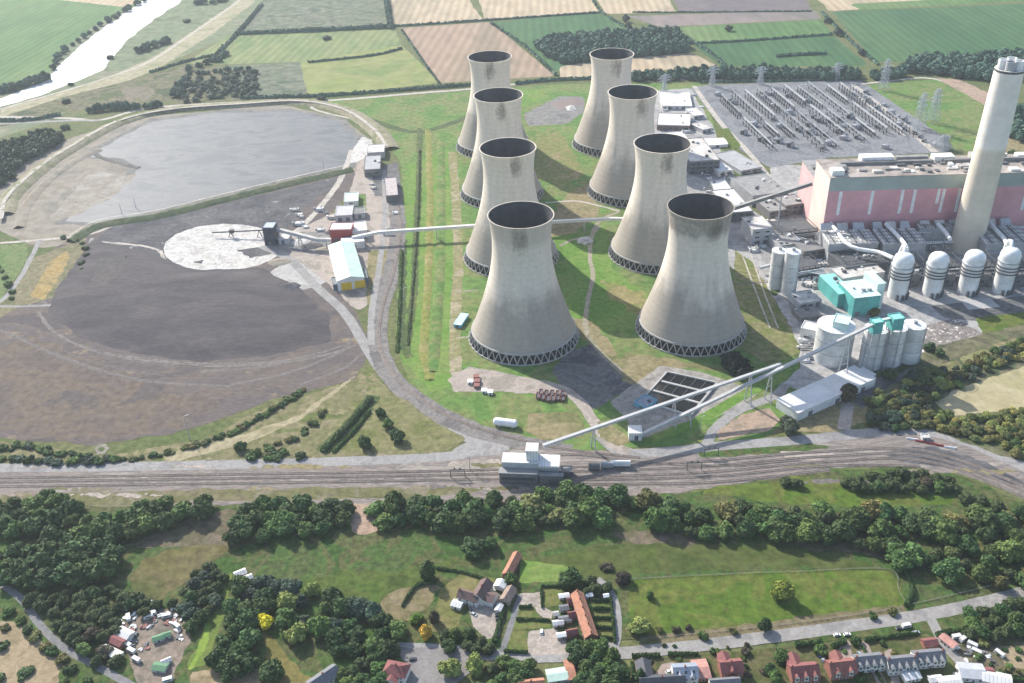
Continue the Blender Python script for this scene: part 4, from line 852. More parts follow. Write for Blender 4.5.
# ---- silos
def silo(px, bot, top, r, label, mat, group, rail=True, n=36):
    b = G(px, bot)+Vector((0, r, 0)); z = next(k*.25 for k in range(20, 400) if PY(b.x, b.y, k*.25)[1] <= top)
    t = thing('silo', label, 'silo', b, b_rz, group)
    MB().lathe([(r, 0), (r, z)], n, cap=False).build('shell', mat, t, smooth=True)
    MB().lathe([(r+.3, z-.2), (r+.3, z+.5), (r*.3, z+1.6), (.1, z+1.7)], n, cap=False).build('roof', m_tank, t)
    for k in (.33, .66): MB().lathe([(r+.01, z*k), (r+.25, z*k), (r+.25, z*k+.5), (r+.01, z*k+.5)], n, cap=False).build('hoop', m_steel, t)
    if rail:
        q = MB(); 
        for i in range(14):
            a = i/14*2*math.pi; q.bar((r*math.cos(a), r*math.sin(a), z+.5), (r*math.cos(a), r*math.sin(a), z+2), .18)
        q.lathe([(r+.1, z+1.9), (r+.1, z+2.1), (r-.1, z+2.1), (r-.1, z+1.9)], n, cap=False); q.build('railing', m_steel, t)
    MB().box(-1.4, 1.4, -1.4, 1.4, z+1.5, z+4).build('top_housing', m_steel, t)
    MB().bar((r*.8, -r*.75, 0), (r*.8, -r*.75, z), .6).build('ladder', m_steel, t)
    return t
silo(777, 290, 251, 6.8, 'tall pale silo standing left of its twin, beside the plant road', m_tankg, 'pair of tall pale silos')
silo(789.5, 296, 252, 6.8, 'tall pale silo standing right of its twin, nearer the teal annexe', m_tankg, 'pair of tall pale silos')
silo(836, 368, 325, 14.5, 'wide low ash silo with a white roof, behind the long white shed', m_tankg, 'concrete silos under the conveyor', rail=False, n=48)
silo(873, 371, 329, 8.9, 'tall concrete silo next to the wide one, below the twin teal conveyor heads', m_tankg, 'concrete silos under the conveyor')
silo(892.5, 368, 327, 8.6, 'tall concrete silo standing in the middle of the three equal ones', m_tankg, 'concrete silos under the conveyor')
silo(911, 365, 325, 8.6, 'tall concrete silo at the rubble yard end of the row', m_tankg, 'concrete silos under the conveyor')
hall('silo_annexe', 'low white flat-roofed annexe left of the wide silo', 'plant building', (801, 328), (828, 334), (806, 321), 11, m_whites, m_whiter, doors=2, seed=11)
hall('head_house', 'teal conveyor head house on top of the three silos, nearer the wide silo', 'conveyor head', (875, 323.5), (884, 322), (877, 318), 47, m_teal, m_tealp, 'teal conveyor head houses', zb=37, doors=0, seed=1)
hall('head_house', 'teal conveyor head house on top of the three silos, at the rubble yard end', 'conveyor head', (894, 320), (905, 318.5), (895, 313.5), 48, m_teal, m_tealp, 'teal conveyor head houses', zb=38, doors=0, seed=1)
hall('head_house', 'pale teal transfer house between the wide silo and the teal building', 'conveyor head', (833, 322), (848, 325), (838, 314), 38, m_tealw, m_tealw, 'teal conveyor head houses', zb=30, doors=0, seed=1)
hall('white_shed', 'long white flat-roofed shed under the conveyor, beside the round dark tree', 'shed', (798, 413), (876, 378), (779, 398), 8, m_whites, m_whiter, doors=3, seed=12, parapet=False)
hall('white_shed', 'short white annexe at the far end of the long white shed', 'shed', (862, 381), (876, 374), (853, 372), 6.5, m_whites, m_whiter, doors=1, seed=13, parapet=False)
# ---- conveyors
def gallery(label, P, w=2.1, h=1.8, sup=45.0, mat=None, roof=None, group='conveyor galleries', splay=3.5):
    base = Vector((P[0].x, P[0].y, 0)); t = thing('conveyor_gallery', label, 'conveyor', base, 0, group)
    b = MB(); rf = MB()
    for i in range(len(P)-1):
        d = (P[i+1]-P[i]).normalized()
        b.bar(P[i]-d*.0, P[i+1]+d*.3, w, h); rf.bar(P[i]+Vector((0, 0, h/2+.16)), P[i+1]+Vector((0, 0, h/2+.16))+d*.3, w+.4, .3)
    b.build('gallery', mat or m_greyc, t, world=True); rf.build('roof', roof or pmat('gallery_roof', (.44, .44, .43), .6, .08, .2), t, world=True)
    for i in range(len(P)-1):
        L = (P[i+1]-P[i]).length; n = max(1, int(L/sup)); d = P[i+1]-P[i]; s = Vector((-d.y, d.x, 0)).normalized()
        for k in range(n):
            p = P[i]+d*((k+.6)/n)
            if p.z < 7: continue
            m = MB()
            for q in (-1, 1): m.bar(p+s*q*w*.4-Vector((0, 0, h/2)), Vector((p.x, p.y, 0))+s*q*splay*(.6+p.z/45), .7)
            z = 4.0
            while z < p.z-h:
                f = lambda zz: (w*.4+(splay*(.6+p.z/45)-w*.4)*(1-zz/(p.z-h/2)))
                m.bar(Vector((p.x, p.y, z))+s*f(z), Vector((p.x, p.y, z+6 if z+6 < p.z-h else p.z-h))-s*f(min(z+6, p.z-h)), .35); z += 7
            m.build('trestle', m_steel, t, world=True)
    return t
Hd = G(880, 321.5, 45.5); S2 = G(639, 436, 4)
gallery('long pale conveyor gallery climbing from the small white hut to the teal heads', [S2, Hd], sup=60)
fr = min(range(100), key=lambda k: abs(PY(*(S2+(Hd-S2)*k/100))[0]-786))/100; J = S2+(Hd-S2)*fr+Vector((-2.4, 3.2, 0))
gallery('long pale conveyor gallery climbing from the white unloading hall, passing over the settling basin', [G(543, 446, 17), J], sup=60)
gallery('teal tipped conveyor gallery running on above the three silos', [Hd+Vector((.5, .5, .2)), G(900, 317, 46)], sup=99, mat=m_tealp, roof=m_tealw)
gallery('white conveyor gallery crossing the grass drain from the coal yard towards the cooling towers', [G(352, 238, 8), G(379, 232.5, 11), G(474, 226, 12), G(612, 219, 12), G(686, 221, 14)], 3.0, 2.6, 70, mat=m_whites, roof=m_whiter)
gallery('grey conveyor gallery rising from behind the soot-ringed tower to the boiler house end wall', [G(690, 222, 16), G(738, 207, 30), G(812, 183.5, 58)], 3.8, 3.2, 70, mat=m_cdark, roof=m_groof)
gallery('pale conveyor gallery between the dark transfer tower and the red coal building', [G(271, 228, 15), G(318, 240, 10), G(331, 240, 9)], 3.4, 3, 60, mat=m_greyc, roof=m_proof)
hall('conveyor_hut', 'small white hut at the foot of the second conveyor', 'hut', (629, 433), (642, 433), (631, 425.5), 7, m_whites, m_whiter, doors=1, seed=2, parapet=False)
gallery('low pale walkway between the switch house and the twin silos', [G(760, 268, 6), G(782, 262, 8)], 2.5, 2, 40)
# ---- train unloading hall
c, rz, L, W = rect3((502, 462), (559, 464), (504, 453), 14)
t = thing('unloading_hall', 'white roofed grey train unloading hall over the railway, with a small square tower', 'railway building', c, rz)
x, y = L/2, W/2
MB().box(-x, x, -y, y, 0, 13.5).build('wall', m_greyc, t); MB().box(-x-.4, x*.28, -y-.4, y+.4, 13.503, 14.3).build('roof', m_whiter, t); MB().box(x*.28+.003, x+.4, -y-2.5, y+.4, 12.4, 13.2+.6).build('roof', m_whiter, t)
MB().box(-x*1.08, x*.28, -y-6, -y-.003, 0, 9).build('wall', m_cdark, t); MB().box(-x*1.1, x*.3, -y-6.4, -y-.003, 9.003, 9.5).build('roof', pmat('grey_sheet_roof', (.25, .25, .245), .6, .12, .1), t)
MB().box(-x*1.0, x*.2, -y-6.12, -y-6.003, 3.5, 5.8).build('window', m_dsteel, t)
MB().box(x*.32, x*1.15, -y-6, -y-2.6, 0, 8).build('wall', m_cdark, t); MB().box(x*.30, x*1.17, -y-6.3, -y-2.6, 8.003, 8.5).build('roof', m_groof, t)
MB().box(-x*.16, x*.24, -y*.5, y*1.3, 14.31, 22).build('tower', m_whites, t); MB().box(-x*.18, x*.26, -y*.56, y*1.36, 22.003, 22.6).build('tower_roof', m_whiter, t)
hall('track_shed', 'low dark shed at the right end of the unloading hall', 'shed', (561, 472), (572, 472), (561, 466), 5, m_cdark, m_groof, doors=1, seed=3)
# ---- settling basin
bp = [G(*p) for p in ((641, 402), (667, 373), (717, 384), (690, 417))]; cc = sum(bp, Vector())/4
t = thing('settling_basin', 'concrete settling basin of black water split by pale walls, under the conveyors', 'basin', cc)
MB().prism([(p.x, p.y) for p in bp], .02, .8).build('water', simple('black_water', (.012, .014, .015), .1), t, world=True)
q = lambda u, v: bp[0].lerp(bp[3], u).lerp(bp[1].lerp(bp[2], u), v)
def wl(a, b, w=1.6): return MB().bar(q(*a)+Vector((0, 0, .8)), q(*b)+Vector((0, 0, .8)), w, 2.2).build('basin_wall', m_conc, t, world=True)
for e in (((0,0),(0,1)), ((1,0),(1,1)), ((0,0),(1,0)), ((0,1),(1,1))): wl(*e)
for v in (.36, .68): wl((.05, v), (.98, v), 2.0)
for u in (.2, .4, .6, .8): MB().bar(q(u, .3)+Vector((0, 0, .9)), q(u, .98)+Vector((0, 0, .9)), .5, .5).build('weir', m_dsteel, t, world=True)
hall('pump_house', 'blue-grey pump cabin at the corner of the settling basin', 'pump house', (634, 402), (646, 408), (640, 392), 3.5, m_blue, pmat('blue_grey_roof', (.20, .25, .31), .5, .2, .3), vents=2, seed=2)
# ---- oddments near the towers
p0, p1 = G(494, 421, 3.2), G(517, 424, 3.2)
t = thing('storage_tank', 'long white horizontal tank lying on grass beside the old track bed', 'tank', Vector((p0.x, p0.y, 0)))
MB().tube([p0, p0.lerp(p1, .06), p0.lerp(p1, .94), p1], [2.2, 3.1, 3.1, 2.2], 20).build('tank_shell', m_tank, t, smooth=True, world=True)
for f in (.2, .8):
    p = p0.lerp(p1, f); MB().box(p.x-1, p.x+1, p.y-2.4, p.y+2.4, 0, 1.2).build('saddle', m_conc, t, world=True)
hall('blue_cabin', 'small pale blue cabin beside the front tower of the left column', 'cabin', (453.5, 324), (461, 325), (454, 312), 3.4, m_blue, pmat('pale_blue_roof', (.42, .62, .66), .5, .08, .2), seed=4, parapet=False)
def skip(px, py, rz, col, label, group):
    t = thing('skip', label, 'skip', G(px, py), rz, group)
    m = MB(); L, W, H = 3.0, 1.3, 2.2
    m.add([(-L,-W,.2),(L,-W,.2),(L,W,.2),(-L,W,.2),(-L-.5,-W-.2,H),(L+.5,-W-.2,H),(L+.5,W+.2,H),(-L-.5,W+.2,H)], [(3,2,1,0),(0,1,5,4),(1,2,6,5),(2,3,7,6),(3,0,4,7)]); m.build('body', col, t)
    MB().box(-L+.1, L-.1, -W+.1, W-.1, .25, 1.7).build('load', m_dsteel, t)
    q = MB(); 
    for s in (-1, 1): q.bar((-L-.6, s*(W+.25), H), (L+.6, s*(W+.25), H), .25)
    q.build('rim', col, t); return t
m_brown = pmat('rust_brown_paint', (.24, .10, .085), .7, .2, .5); m_pinkc = pmat('faded_red_paint', (.42, .22, .20), .7, .15, .5)
sk = [(538,397),(543,398.5),(548,400),(553,399.5),(558,399),(563,399.5),(541,393.5),(546.5,394.5),(552,394.5),(557.5,395),(562.5,395.5)]
sl_ = ['first', 'second', 'third', 'fourth', 'fifth', 'sixth', 'first', 'second', 'third', 'fourth', 'fifth']
for i, (px, py) in enumerate(sk):
    skip(px, py, R(80), (m_brown if i % 3 else m_pinkc), ('%s skip from the tank end in the near row on the gravel yard' if i < 6 else '%s skip from the tank end in the far row on the gravel yard') % sl_[i], 'rows of brown skips')
for i, (px, py) in enumerate(((476,377),(477,381.5),(476.5,386),(470,382),(484,391),(490,392.5))):
    hall('trailer', ['dark trailer at the top of the short line on the gravel', 'dark trailer in the middle of the short line on the gravel', 'dark trailer at the bottom of the short line on the gravel', 'grey trailer standing alone left of the short line', 'white trailer at the grass edge below the gravel yard', 'white trailer beside the dark bins at the grass edge'][i], 'trailer', (px-2.5, py), (px+2.5, py), (px-2.5, py-3), 2.6, (m_brown if i < 3 else m_tank), (m_brown if i < 3 else m_tank), 'trailers on the gravel yard', seed=i, parapet=False)
# ---- coal yard buildings
hall('coal_workshop', 'mint roofed workshop with yellow doors beside the coal yard road', 'workshop', (337, 281), (364, 277), (325, 246), 11, m_whites, m_mint, style='gable_y', rise=3, doors=2, seed=2, cdoor=m_yell, dh=8)
hall('side_store', 'small dark blue store against the left of the mint roofed workshop', 'store', (333, 285), (340, 284), (331, 278), 6, pmat('slate_blue', (.10, .16, .20), .6), m_dgrey, seed=3, doors=1)
hall('side_store', 'small dark blue store against the right of the mint roofed workshop', 'store', (361, 279), (368, 278), (359, 270), 6, pmat('slate_blue', (.10, .16, .20), .6), m_dgrey, seed=4, doors=1)
hall('red_coal_building', 'red clad building with a white roof where the coal conveyors meet', 'plant building', (329, 230), (351, 229.5), (332, 223), 14, m_red, m_whiter, seed=5, doors=2)
hall('white_shed', 'white roofed shed joined to the red coal building', 'shed', (350, 232), (367, 230), (349, 223), 9, m_whites, m_whiter, seed=5, doors=2)
hall('white_shed', 'white lean-to roofed shed just behind the mint roofed workshop', 'shed', (341, 243), (364, 241), (341, 238), 8, m_whites, m_whiter, seed=6, doors=1, parapet=False)
hall('transfer_tower', 'dark grey square transfer tower on legs at the edge of the white ash pad', 'transfer tower', (262, 228), (273, 228), (263, 222), 20, pmat('navy_cladding', (.05, .06, .08), .6, .15, .2), pmat('blue_grey_top', (.30, .36, .42), .5), seed=7, win=2, doors=1)
hall('control_cabin', 'small grey cabin beside the dark transfer tower', 'cabin', (278, 239), (288, 239), (280, 233), 6, m_greyc, m_proof, seed=8)
hall('mint_store', 'small mint roofed store on grass beside the haul road', 'store', (344, 202), (358, 201), (345, 193), 6, m_whites, m_mint, seed=9)
hall('grey_store', 'grey flat store between the mint store and the red building', 'store', (335, 216), (352, 215), (337, 206), 7, m_greyc, pmat('lilac_roof', (.42, .41, .42), .7), seed=10, doors=2)
hall('grey_store', 'small dark roofed store right of the grey flat store', 'store', (354, 214), (365, 213), (355, 208), 6, m_greyc, m_cdark, seed=11)
hall('yard_office', 'white topped office building at the head of the haul road', 'office', (364, 170), (380, 169), (366, 156), 9, m_cdark, pmat('grey_flat_roof', (.36, .36, .36), .9, .12, .2), seed=12, win=1, vents=3)
hall('yard_office', 'white flat roofed block behind the office at the haul road', 'office', (367, 153), (384, 152), (368, 145), 8, m_greyc, m_proof, seed=13)
hall('long_shed', 'long pale shed with a dark end beside the access road', 'shed', (386, 196), (398, 195), (385, 178), 8, m_dgrey, pmat('pinkish_roof', (.40, .35, .34), .8, .15, .2), seed=14, doors=2)
def heap(px, py, r, h, mat, label):
    t = thing('spoil_heap', label, 'heap', G(px, py)); m = MB(); n = 20; vs = []; k = rnd.random()*90
    for i, f in enumerate((1, .8, .55, .3, 0)):
        for j in range(n):
            a = j/n*6.283; q = r*f*(1+.25*mnoise.noise(Vector((math.cos(a)*1.5+k, math.sin(a)*1.5, f)))); vs.append((q*math.cos(a)*1.4, q*math.sin(a), h*(1-f)**.8*(1+.2*mnoise.noise(Vector((a, f*4, k))))))
    m.add(vs, [(i*n+j, i*n+(j+1) % n, (i+1)*n+(j+1) % n, (i+1)*n+j) for i in range(4) for j in range(n)]); m.build('spoil_heap_body', mat, t, smooth=True); return t
heap(288, 287, 9, 3, m_coal2, 'dark rubble heap on the pale standing beside the coal stock')
heap(280, 262, 9, 2, m_ashb, 'brown ash heap beside the access road at the pad')
for i, (px, py) in enumerate(((312,246),(325,250),(300,242),(335,232))): heap(px, py, 8, 2, [m_coal2, m_ashb, m_white, m_coal2][i], ['dark heap of coal left of the mint workshop', 'brown heap close to the workshop gable', 'white chalky heap below the pale conveyor', 'dark heap against the red coal building'][i])
P0, P1 = G(212, 232.5, 5), G(264, 230, 8); t = thing('stacker_boom', 'thin dark stacker boom reaching over the white ash pad', 'stacker', Vector((P1.x, P1.y, 0)))
MB().bar(P0, P1, 1.3, 1.2).build('boom', m_dsteel, t, world=True)
for f in (.35, .9):
    p = P0.lerp(P1, f); q = MB(); q.bar((p.x-2.5, p.y, 0), p, .7); q.bar((p.x+2.5, p.y, 0), p, .7); q.build('leg', m_dsteel, t, world=True)
p = P0.lerp(P1, .38); MB().box(p.x-2.2, p.x+2.2, p.y-2, p.y+2, p.z-1.5, p.z+2.5).build('drive_house', m_dsteel, t, world=True)
# ---- yard buildings right of the cooling towers
YB = [('long_shed','long white roofed shed with a brown front, right of the third tower','shed',(657,125),(690,126),(658,113),7,pmat('brown_cladding',(.20,.15,.13),.7),m_whiter,1,2),
 ('white_shed','white roofed shed half hidden by the right column of towers','shed',(664,144),(690,142),(662,133),7,m_whites,m_whiter,1,4),
 ('machine_hall','large dark fronted hall with a gridded pale roof','hall',(690,162),(720,160),(683,139),16,m_dgrey,m_proof,3,9),
 ('white_shed','white roofed shed on the edge of the small lawn','shed',(719,172),(732,170),(716,159),6,m_whites,m_whiter,1,1),
 ('white_shed','small white box store beside the plant road','store',(716,190),(731,189),(715,181),6,m_whites,m_whiter,1,1),
 ('stores_building','wide white roofed stores building with a dark front','store',(730,213),(753,211),(719,190),11,m_dgrey,m_whiter,2,2),
 ('pump_house','square grey block with louvred front, left of the boiler house yard','plant building',(753,230),(773,228),(749,217),17,m_greyc,m_proof,3,2),
 ('workshop','broad grey roofed workshop with white gable edge','workshop',(753,196),(789,191),(746,176),13,m_greyc,m_groof,2,5),
 ('flat_store','low flat grey store beside the switchyard road','store',(741,171),(762,167),(730,151),5,m_greyc,pmat('grey_flat_roof',(.36,.36,.36),.9,.12,.2),1,3),
 ('white_shed','white shed at the far edge of the yard by the wood','shed',(662,106),(692,106),(660,92),5,m_whites,pmat('cream_roof',(.60,.57,.52),.7,.1,.1),1,2),
 ('switch_room','small pale switch room left of the switchyard road','store',(694,116),(704,115),(692,108),5,m_greyc,m_whiter,1,1),
 ('switch_room','pale switch room at the bend of the switchyard road','store',(703,130),(712,128),(699,122),5,m_greyc,m_proof,1,1),
 ('flat_store','low brown roofed block beside the boiler house end','store',(770,212),(790,209),(765,200),9,m_cdark,m_groof,2,4),
 ('flat_store','grey flat block at the foot of the boiler house end wall','store',(786,206),(806,203),(783,196),12,m_cdark,m_groof,2,4),
 ('flat_store','grey plant block nearest the twin silos','store',(779,246),(803,243),(775,235),9,m_greyc,m_groof,2,5),
 ('flat_store','dark plant block between the twin silos and the boiler house','store',(804,252),(824,249),(802,240),10,m_cdark,m_cdark,2,4),
 ('flat_store','low white block on the plant road by the twin silos','store',(800,304),(822,300),(797,292),6,m_greyc,m_proof,1,3),
 ('flat_store','dark bunker in the yard in front of the white silo annexe','store',(800,318),(822,315),(799,308),4,m_cdark,m_cdark,1,2)]
for i, (nm, lb, ct, A_, B_, D_, z, wm, rm, wn, vn) in enumerate(YB): hall(nm, lb, ct, A_, B_, D_, z, wm, rm, None, win=wn, vents=vn, seed=20+i, doors=2)
t = hall('storage_tank', 'white horizontal gas tank lying on the small lawn', 'tank', (709, 145), (728, 144), (709, 138.5), 4, m_tank, m_tank, style='gable_x', rise=1.2, seed=3)
r_ = random.Random(11)
def plant_unit(px, py, s, label):
    t = thing('plant_unit', label, 'plant unit', G(px, py), b_rz+r_.uniform(-.1, .1), 'small plant units in the yard')
    a, b2, h = s*r_.uniform(.8, 1.4), s*r_.uniform(.6, 1.0), s*r_.uniform(.6, 1.1)
    MB().box(-a, a, -b2, b2, 0, h).build('housing', r_.choice([m_greyc, m_cdark, m_whites, m_proof]), t)
    MB().tube([(a*.3, 0, h), (a*.3, 0, h+s*.5), (a*.3+s*.5, 0, h+s*.8)], s*.16, 8).build('pipe', m_steel, t)
    MB().lathe([(s*.4, 0), (s*.4, h*1.2), (.05, h*1.4)], 14, -a-s*.6, 0, cap=False).build('vessel', r_.choice([m_tank, m_steel, m_tankg]), t)
    MB().bar((-a, -b2-.5, h*.5), (a*1.6, -b2-.5, h*.5), .5).build('pipe', m_tank, t)
zones = [((772,222),(822,252),26,'small plant unit with pipe and vessel at the foot of the boiler house end wall'),
 ((752,240),(772,262),5,'small plant unit on the plant road left of the twin silos'),
 ((796,262),(822,296),12,'small plant unit between the twin silos and the teal annexe'),
 ((700,165),(745,205),12,'small plant unit among the yard sheds behind the soot-ringed tower'),
 ((660,95),(712,135),14,'small plant unit in the far yard beyond the right column of towers'),
 ((800,336),(826,362),5,'small plant unit left of the wide silo'),
 ((820,245),(880,268),16,'small plant unit among the pipework behind the teal building'),
 ((292,206),(345,236),12,'small plant unit in the coal yard left of the red building'),
 ((370,176),(398,236),7,'small plant unit beside the access road of the coal yard'),
 ((895,244),(1022,250),14,'small plant unit in the pipework behind the absorber towers')]
for (a, b2, n, lb) in zones:
    for i in range(n): plant_unit(r_.uniform(a[0], b2[0]), r_.uniform(a[1], b2[1]), r_.uniform(1.8, 3.6), lb)
# ---- switchyard
m_gal = pmat('pale_steelwork', (.55, .56, .57), .5, .08, .5)
sa, sb_, sd_ = G(706, 92), G(852, 84), G(812, 150)
def gantry(label, p0, p1, h, n):
    d = p1-p0; L = d.length; t = thing('busbar_gantry', label, 'gantry', p0, math.atan2(d.y, d.x), 'busbar gantries of the switchyard')
    lit = r_.random() < .5
    bm = MB(); bm.bar((0, 0, h), (L, 0, h), .5 if lit else .35); bm.bar((0, 0, h+1.3), (L, 0, h+1.3), .35 if lit else .25); bm.build('beam', m_gal if lit else m_steel, t)
    for i in range(n+1):
        x = L*i/n; p = MB(); p.bar((x, -1.2, 0), (x, 0, h), .35); p.bar((x, 1.2, 0), (x, 0, h), .35); p.bar((x, -1.2, .2), (x, 1.2, .2), .3); p.build('post', m_dsteel, t)
    im = simple('insulator_brown', (.10, .085, .08), .3); first = None
    for i in range(n*4):
        x, y = L*(i*.25+.2)/n, (3.2, -3.2)[i % 2]
        if first is None: first = MB().lathe([(.8, 0), (.7, h*.5), (.35, h*.7)], 6).build('insulator', im, t); c = first
        else: c = first.copy(); C.objects.link(c); c.parent = t; KIDS[t.name].append(c)
        c.location = (x, y, 0)
    for y_, z_ in ((3.2, .7), (-3.2, .66)): MB().bar((0, y_, h*z_), (L, y_, h*z_), .25).build('busbar', m_steel, t)
rows = [((716,96),(772,150)),((727,92),(790,150)),((739,91),(806,150)),((752,90),(824,152)),((765,89),(840,152)),((779,87),(858,150)),((792,86),(874,150)),((806,85),(890,150)),((820,84),(906,150)),((833,84),(922,150)),((846,86),(934,150))]
onm = ['first','second','third','fourth','fifth','sixth','seventh','eighth','ninth','tenth','eleventh']
for i, (a, b2) in enumerate(rows):
    P0, P1 = G(*a), G(*b2); f = r_.uniform(.36, .62)
    for a_, b_, w_ in ((r_.uniform(0, .1), f-.03, 'far'), (f+.03, r_.uniform(.78, 1), 'near')):
        gantry('%s end of the %s busbar row counted from the concrete road edge of the switchyard' % (w_, onm[i]), P0.lerp(P1, a_), P0.lerp(P1, b_), r_.choice((6.5, 9, 9)), 5)
def transformer(px, py, label, s=1.0):
    t = thing('transformer', label, 'transformer', G(px, py), b_rz+.7, 'grey transformers in the switchyard')
    MB().box(-3*s, 3*s, -1.6*s, 1.6*s, .4, 4*s).build('tank', m_dsteel if r_.random() < .6 else m_greyc, t)
    for k in (-1, 1): MB().box(-2.6*s, 2.6*s, k*2.3*s-.5, k*2.3*s+.5, .5, 3.6*s).build('radiator', m_steel, t)
    for k in (-1, 0, 1): MB().lathe([(.35*s, 4*s), (.4*s, 5*s), (.15*s, 6.5*s)], 8, k*1.8*s, 0).build('bushing', m_gal, t)
for i in range(60):
    f, g2 = r_.random(), r_.random(); p = (716+f*150+g2*40, 92+g2*58)
    transformer(p[0]-10 if i < 46 else 862+(i-46)*5+r_.uniform(-8, 8), p[1] if i < 46 else 94+(i-46)*4, 'grey transformer with bushings among the switchyard steelwork', r_.uniform(.8, 1.5))
def pylon(px, py, h, label, wd=6.0):
    t = thing('pylon', label, 'pylon', G(px, py), b_rz+.5, 'lattice electricity pylons'); m = MB(); mt = pmat('pylon_steel', (.42, .45, .47), .5, .08, .5)
    def hw(z): return wd*(1-z/h*.8) if z < h*.65 else wd*.48*(1-(z/h-.65)*1.4)
    zs = [0, h*.14, h*.27, h*.39, h*.5, h*.6, h*.7, h*.8, h*.9, h]
    for a, b2 in zip(zs[:-1], zs[1:]):
        wa, wb = hw(a), hw(b2)
        ca = [(wa,wa),(-wa,wa),(-wa,-wa),(wa,-wa)]; cb = [(wb,wb),(-wb,wb),(-wb,-wb),(wb,-wb)]
        for i in range(4):
            j = (i+1) % 4
            m.bar((*ca[i], a), (*cb[i], b2), .42); m.bar((*ca[i], a), (*cb[j], b2), .26); m.bar((*ca[j], a), (*cb[i], b2), .26); m.bar((*cb[i], b2), (*cb[j], b2), .26)
    m.build('tower_lattice', mt, t)
    for z, l in ((h*.62, 10), (h*.76, 12), (h*.9, 8)):
        q = MB()
        for s in (-1, 1):
            for dy in (-1, 1): q.bar((0, dy*hw(z), z), (s*l, 0, z+.6), .3); q.bar((0, dy*hw(z), z+2.4), (s*l, 0, z+.7), .25)
        q.build('cross_arm', mt, t)
        q = MB()
        for s in (-1, 1): q.bar((s*l, 0, z+.5), (s*l, 0, z-2.6), .3)
        q.build('insulator', m_gal, t)
pylon(883, 90, 44, 'lattice pylon standing before the gap in the far treeline')
pylon(918, 128, 46, 'lattice pylon on the left of the pair in the fenced grass field', 7)
pylon(932, 122, 44, 'lattice pylon on the right of the pair in the fenced grass field', 7)
pylon(942, 148, 16, 'short wide lattice gantry pylon on the grass behind the boiler house', 9)
pylon(712, 86, 30, 'lattice pylon at the left far corner of the switchyard', 4); pylon(760, 84, 26, 'lattice pylon behind the middle of the switchyard', 4); pylon(836, 80, 26, 'lattice pylon at the right far corner of the switchyard', 4)
pylon(664, 92, 26, 'lattice pylon by the far white shed', 4)
# railway kit
def signal_gantry(px, py, label):
    t = thing('signal_gantry', label, 'signal gantry', G(px, py), .0, 'signal gantries by the railway'); m = MB()
    for s in (-5, 5): m.bar((s, 0, 0), (s, 0, 6.5), .5)
    m.build('post', m_dsteel, t); MB().bar((-5.2, 0, 6.6), (5.2, 0, 6.6), .7).build('beam', m_dsteel, t)
    for s in (-2, 2): MB().box(s-.5, s+.5, -.5, -.36, 6.95, 8.6).build('signal_head', m_dsteel, t)
signal_gantry(458, 477, 'dark signal gantry on the rails left of the unloading hall'); signal_gantry(711, 456, 'dark signal gantry on the rails near the road junction'); signal_gantry(694, 470, 'dark signal gantry between the diverging tracks')
def wagon(px, py, rz, L, mat, label):
    t = thing('rail_wagon', label, 'wagon', G(px, py), rz, 'rail wagons')
    m = MB().box(-L/2, L/2, -1.4, 1.4, 1.3, 4.2); m.build('body', mat, t); MB().tube([(-L/2+.1, 0, 4.0), (L/2-.1, 0, 4.0)], 1.38, 12).build('roof', mat, t, smooth=True)
    MB().box(-L/2-.2, L/2+.2, -1.2, 1.2, .85, 1.29).build('underframe', m_dsteel, t)
    for s in (-.7, .7):
        for k in (-1, 1): MB().tube([(s*L/2, k*.7, .5), (s*L/2, k*.95, .5)], .48, 12).build('wheel', m_dsteel, t)
wagon(621, 466.5, R(-4), 13, m_tank, 'white tank-topped rail wagon on the track right of the unloading hall')
wagon(607, 468, R(-4), 9, m_steel, 'low grey rail wagon coupled left of the white wagon'); wagon(594, 469.5, R(-4), 8, m_cdark, 'grey rail wagon standing nearest the unloading hall')
for i, (px, py, m, lb) in enumerate(((912,439.5,m_tank,'white barrier block at the left end of the red and white line'), (921,442,m_red,'red barrier block second in the red and white line'), (931,444,m_red,'red barrier block in the middle of the red and white line'), (941,446,m_red,'red barrier block next to last in the line'), (950,448,m_tank,'white barrier block at the right end of the red and white line'))):
    t = thing('road_barrier', lb, 'barrier', G(px, py), R(-18), 'red and white barriers by the railway road'); MB().add([(-4,-.6,0),(4,-.6,0),(4,.6,0),(-4,.6,0),(-4,-.25,1.3),(4,-.25,1.3),(4,.25,1.3),(-4,.25,1.3)], [(3,2,1,0),(4,5,6,7),(0,1,5,4),(1,2,6,5),(2,3,7,6),(3,0,4,7)]).build('block', m, t)
hall('blue_cabin', 'tiny grey cabin above the red and white barriers', 'cabin', (923, 438), (930, 438), (923, 434), 3, m_greyc, m_proof, seed=3)
# lagoon-side bits
def post(px, py, h, label):
    t = thing('lamp_post', label, 'lamp post', G(px, py), .4, 'lamp posts of the plant'); MB().lathe([(.35, 0), (.2, h)], 8).build('pole', m_steel, t); MB().bar((0, 0, h), (2.5, 0, h+.3), .25).build('arm', m_steel, t); MB().box(2.0, 3.4, -.3, .3, h+.1, h+.5).build('lamp_head', m_steel, t)
for i, (px, py, lb) in enumerate(((324,170,'lamp post on the lagoon bank near the haul road'), (122,214,'lamp post at the lagoon edge above the dark bank, left of another'), (136,208,'lamp post at the lagoon edge above the dark bank, right of another'), (190,440,'tall mast at the hedge below the coal ground'), (404,300,'lamp post on the left bank of the grass drain'), (470,470,'lamp post left of the unloading hall'), (700,430,'lamp post at the road fork under the conveyors'))):
    post(px, py, 12 if i != 3 else 22, lb)
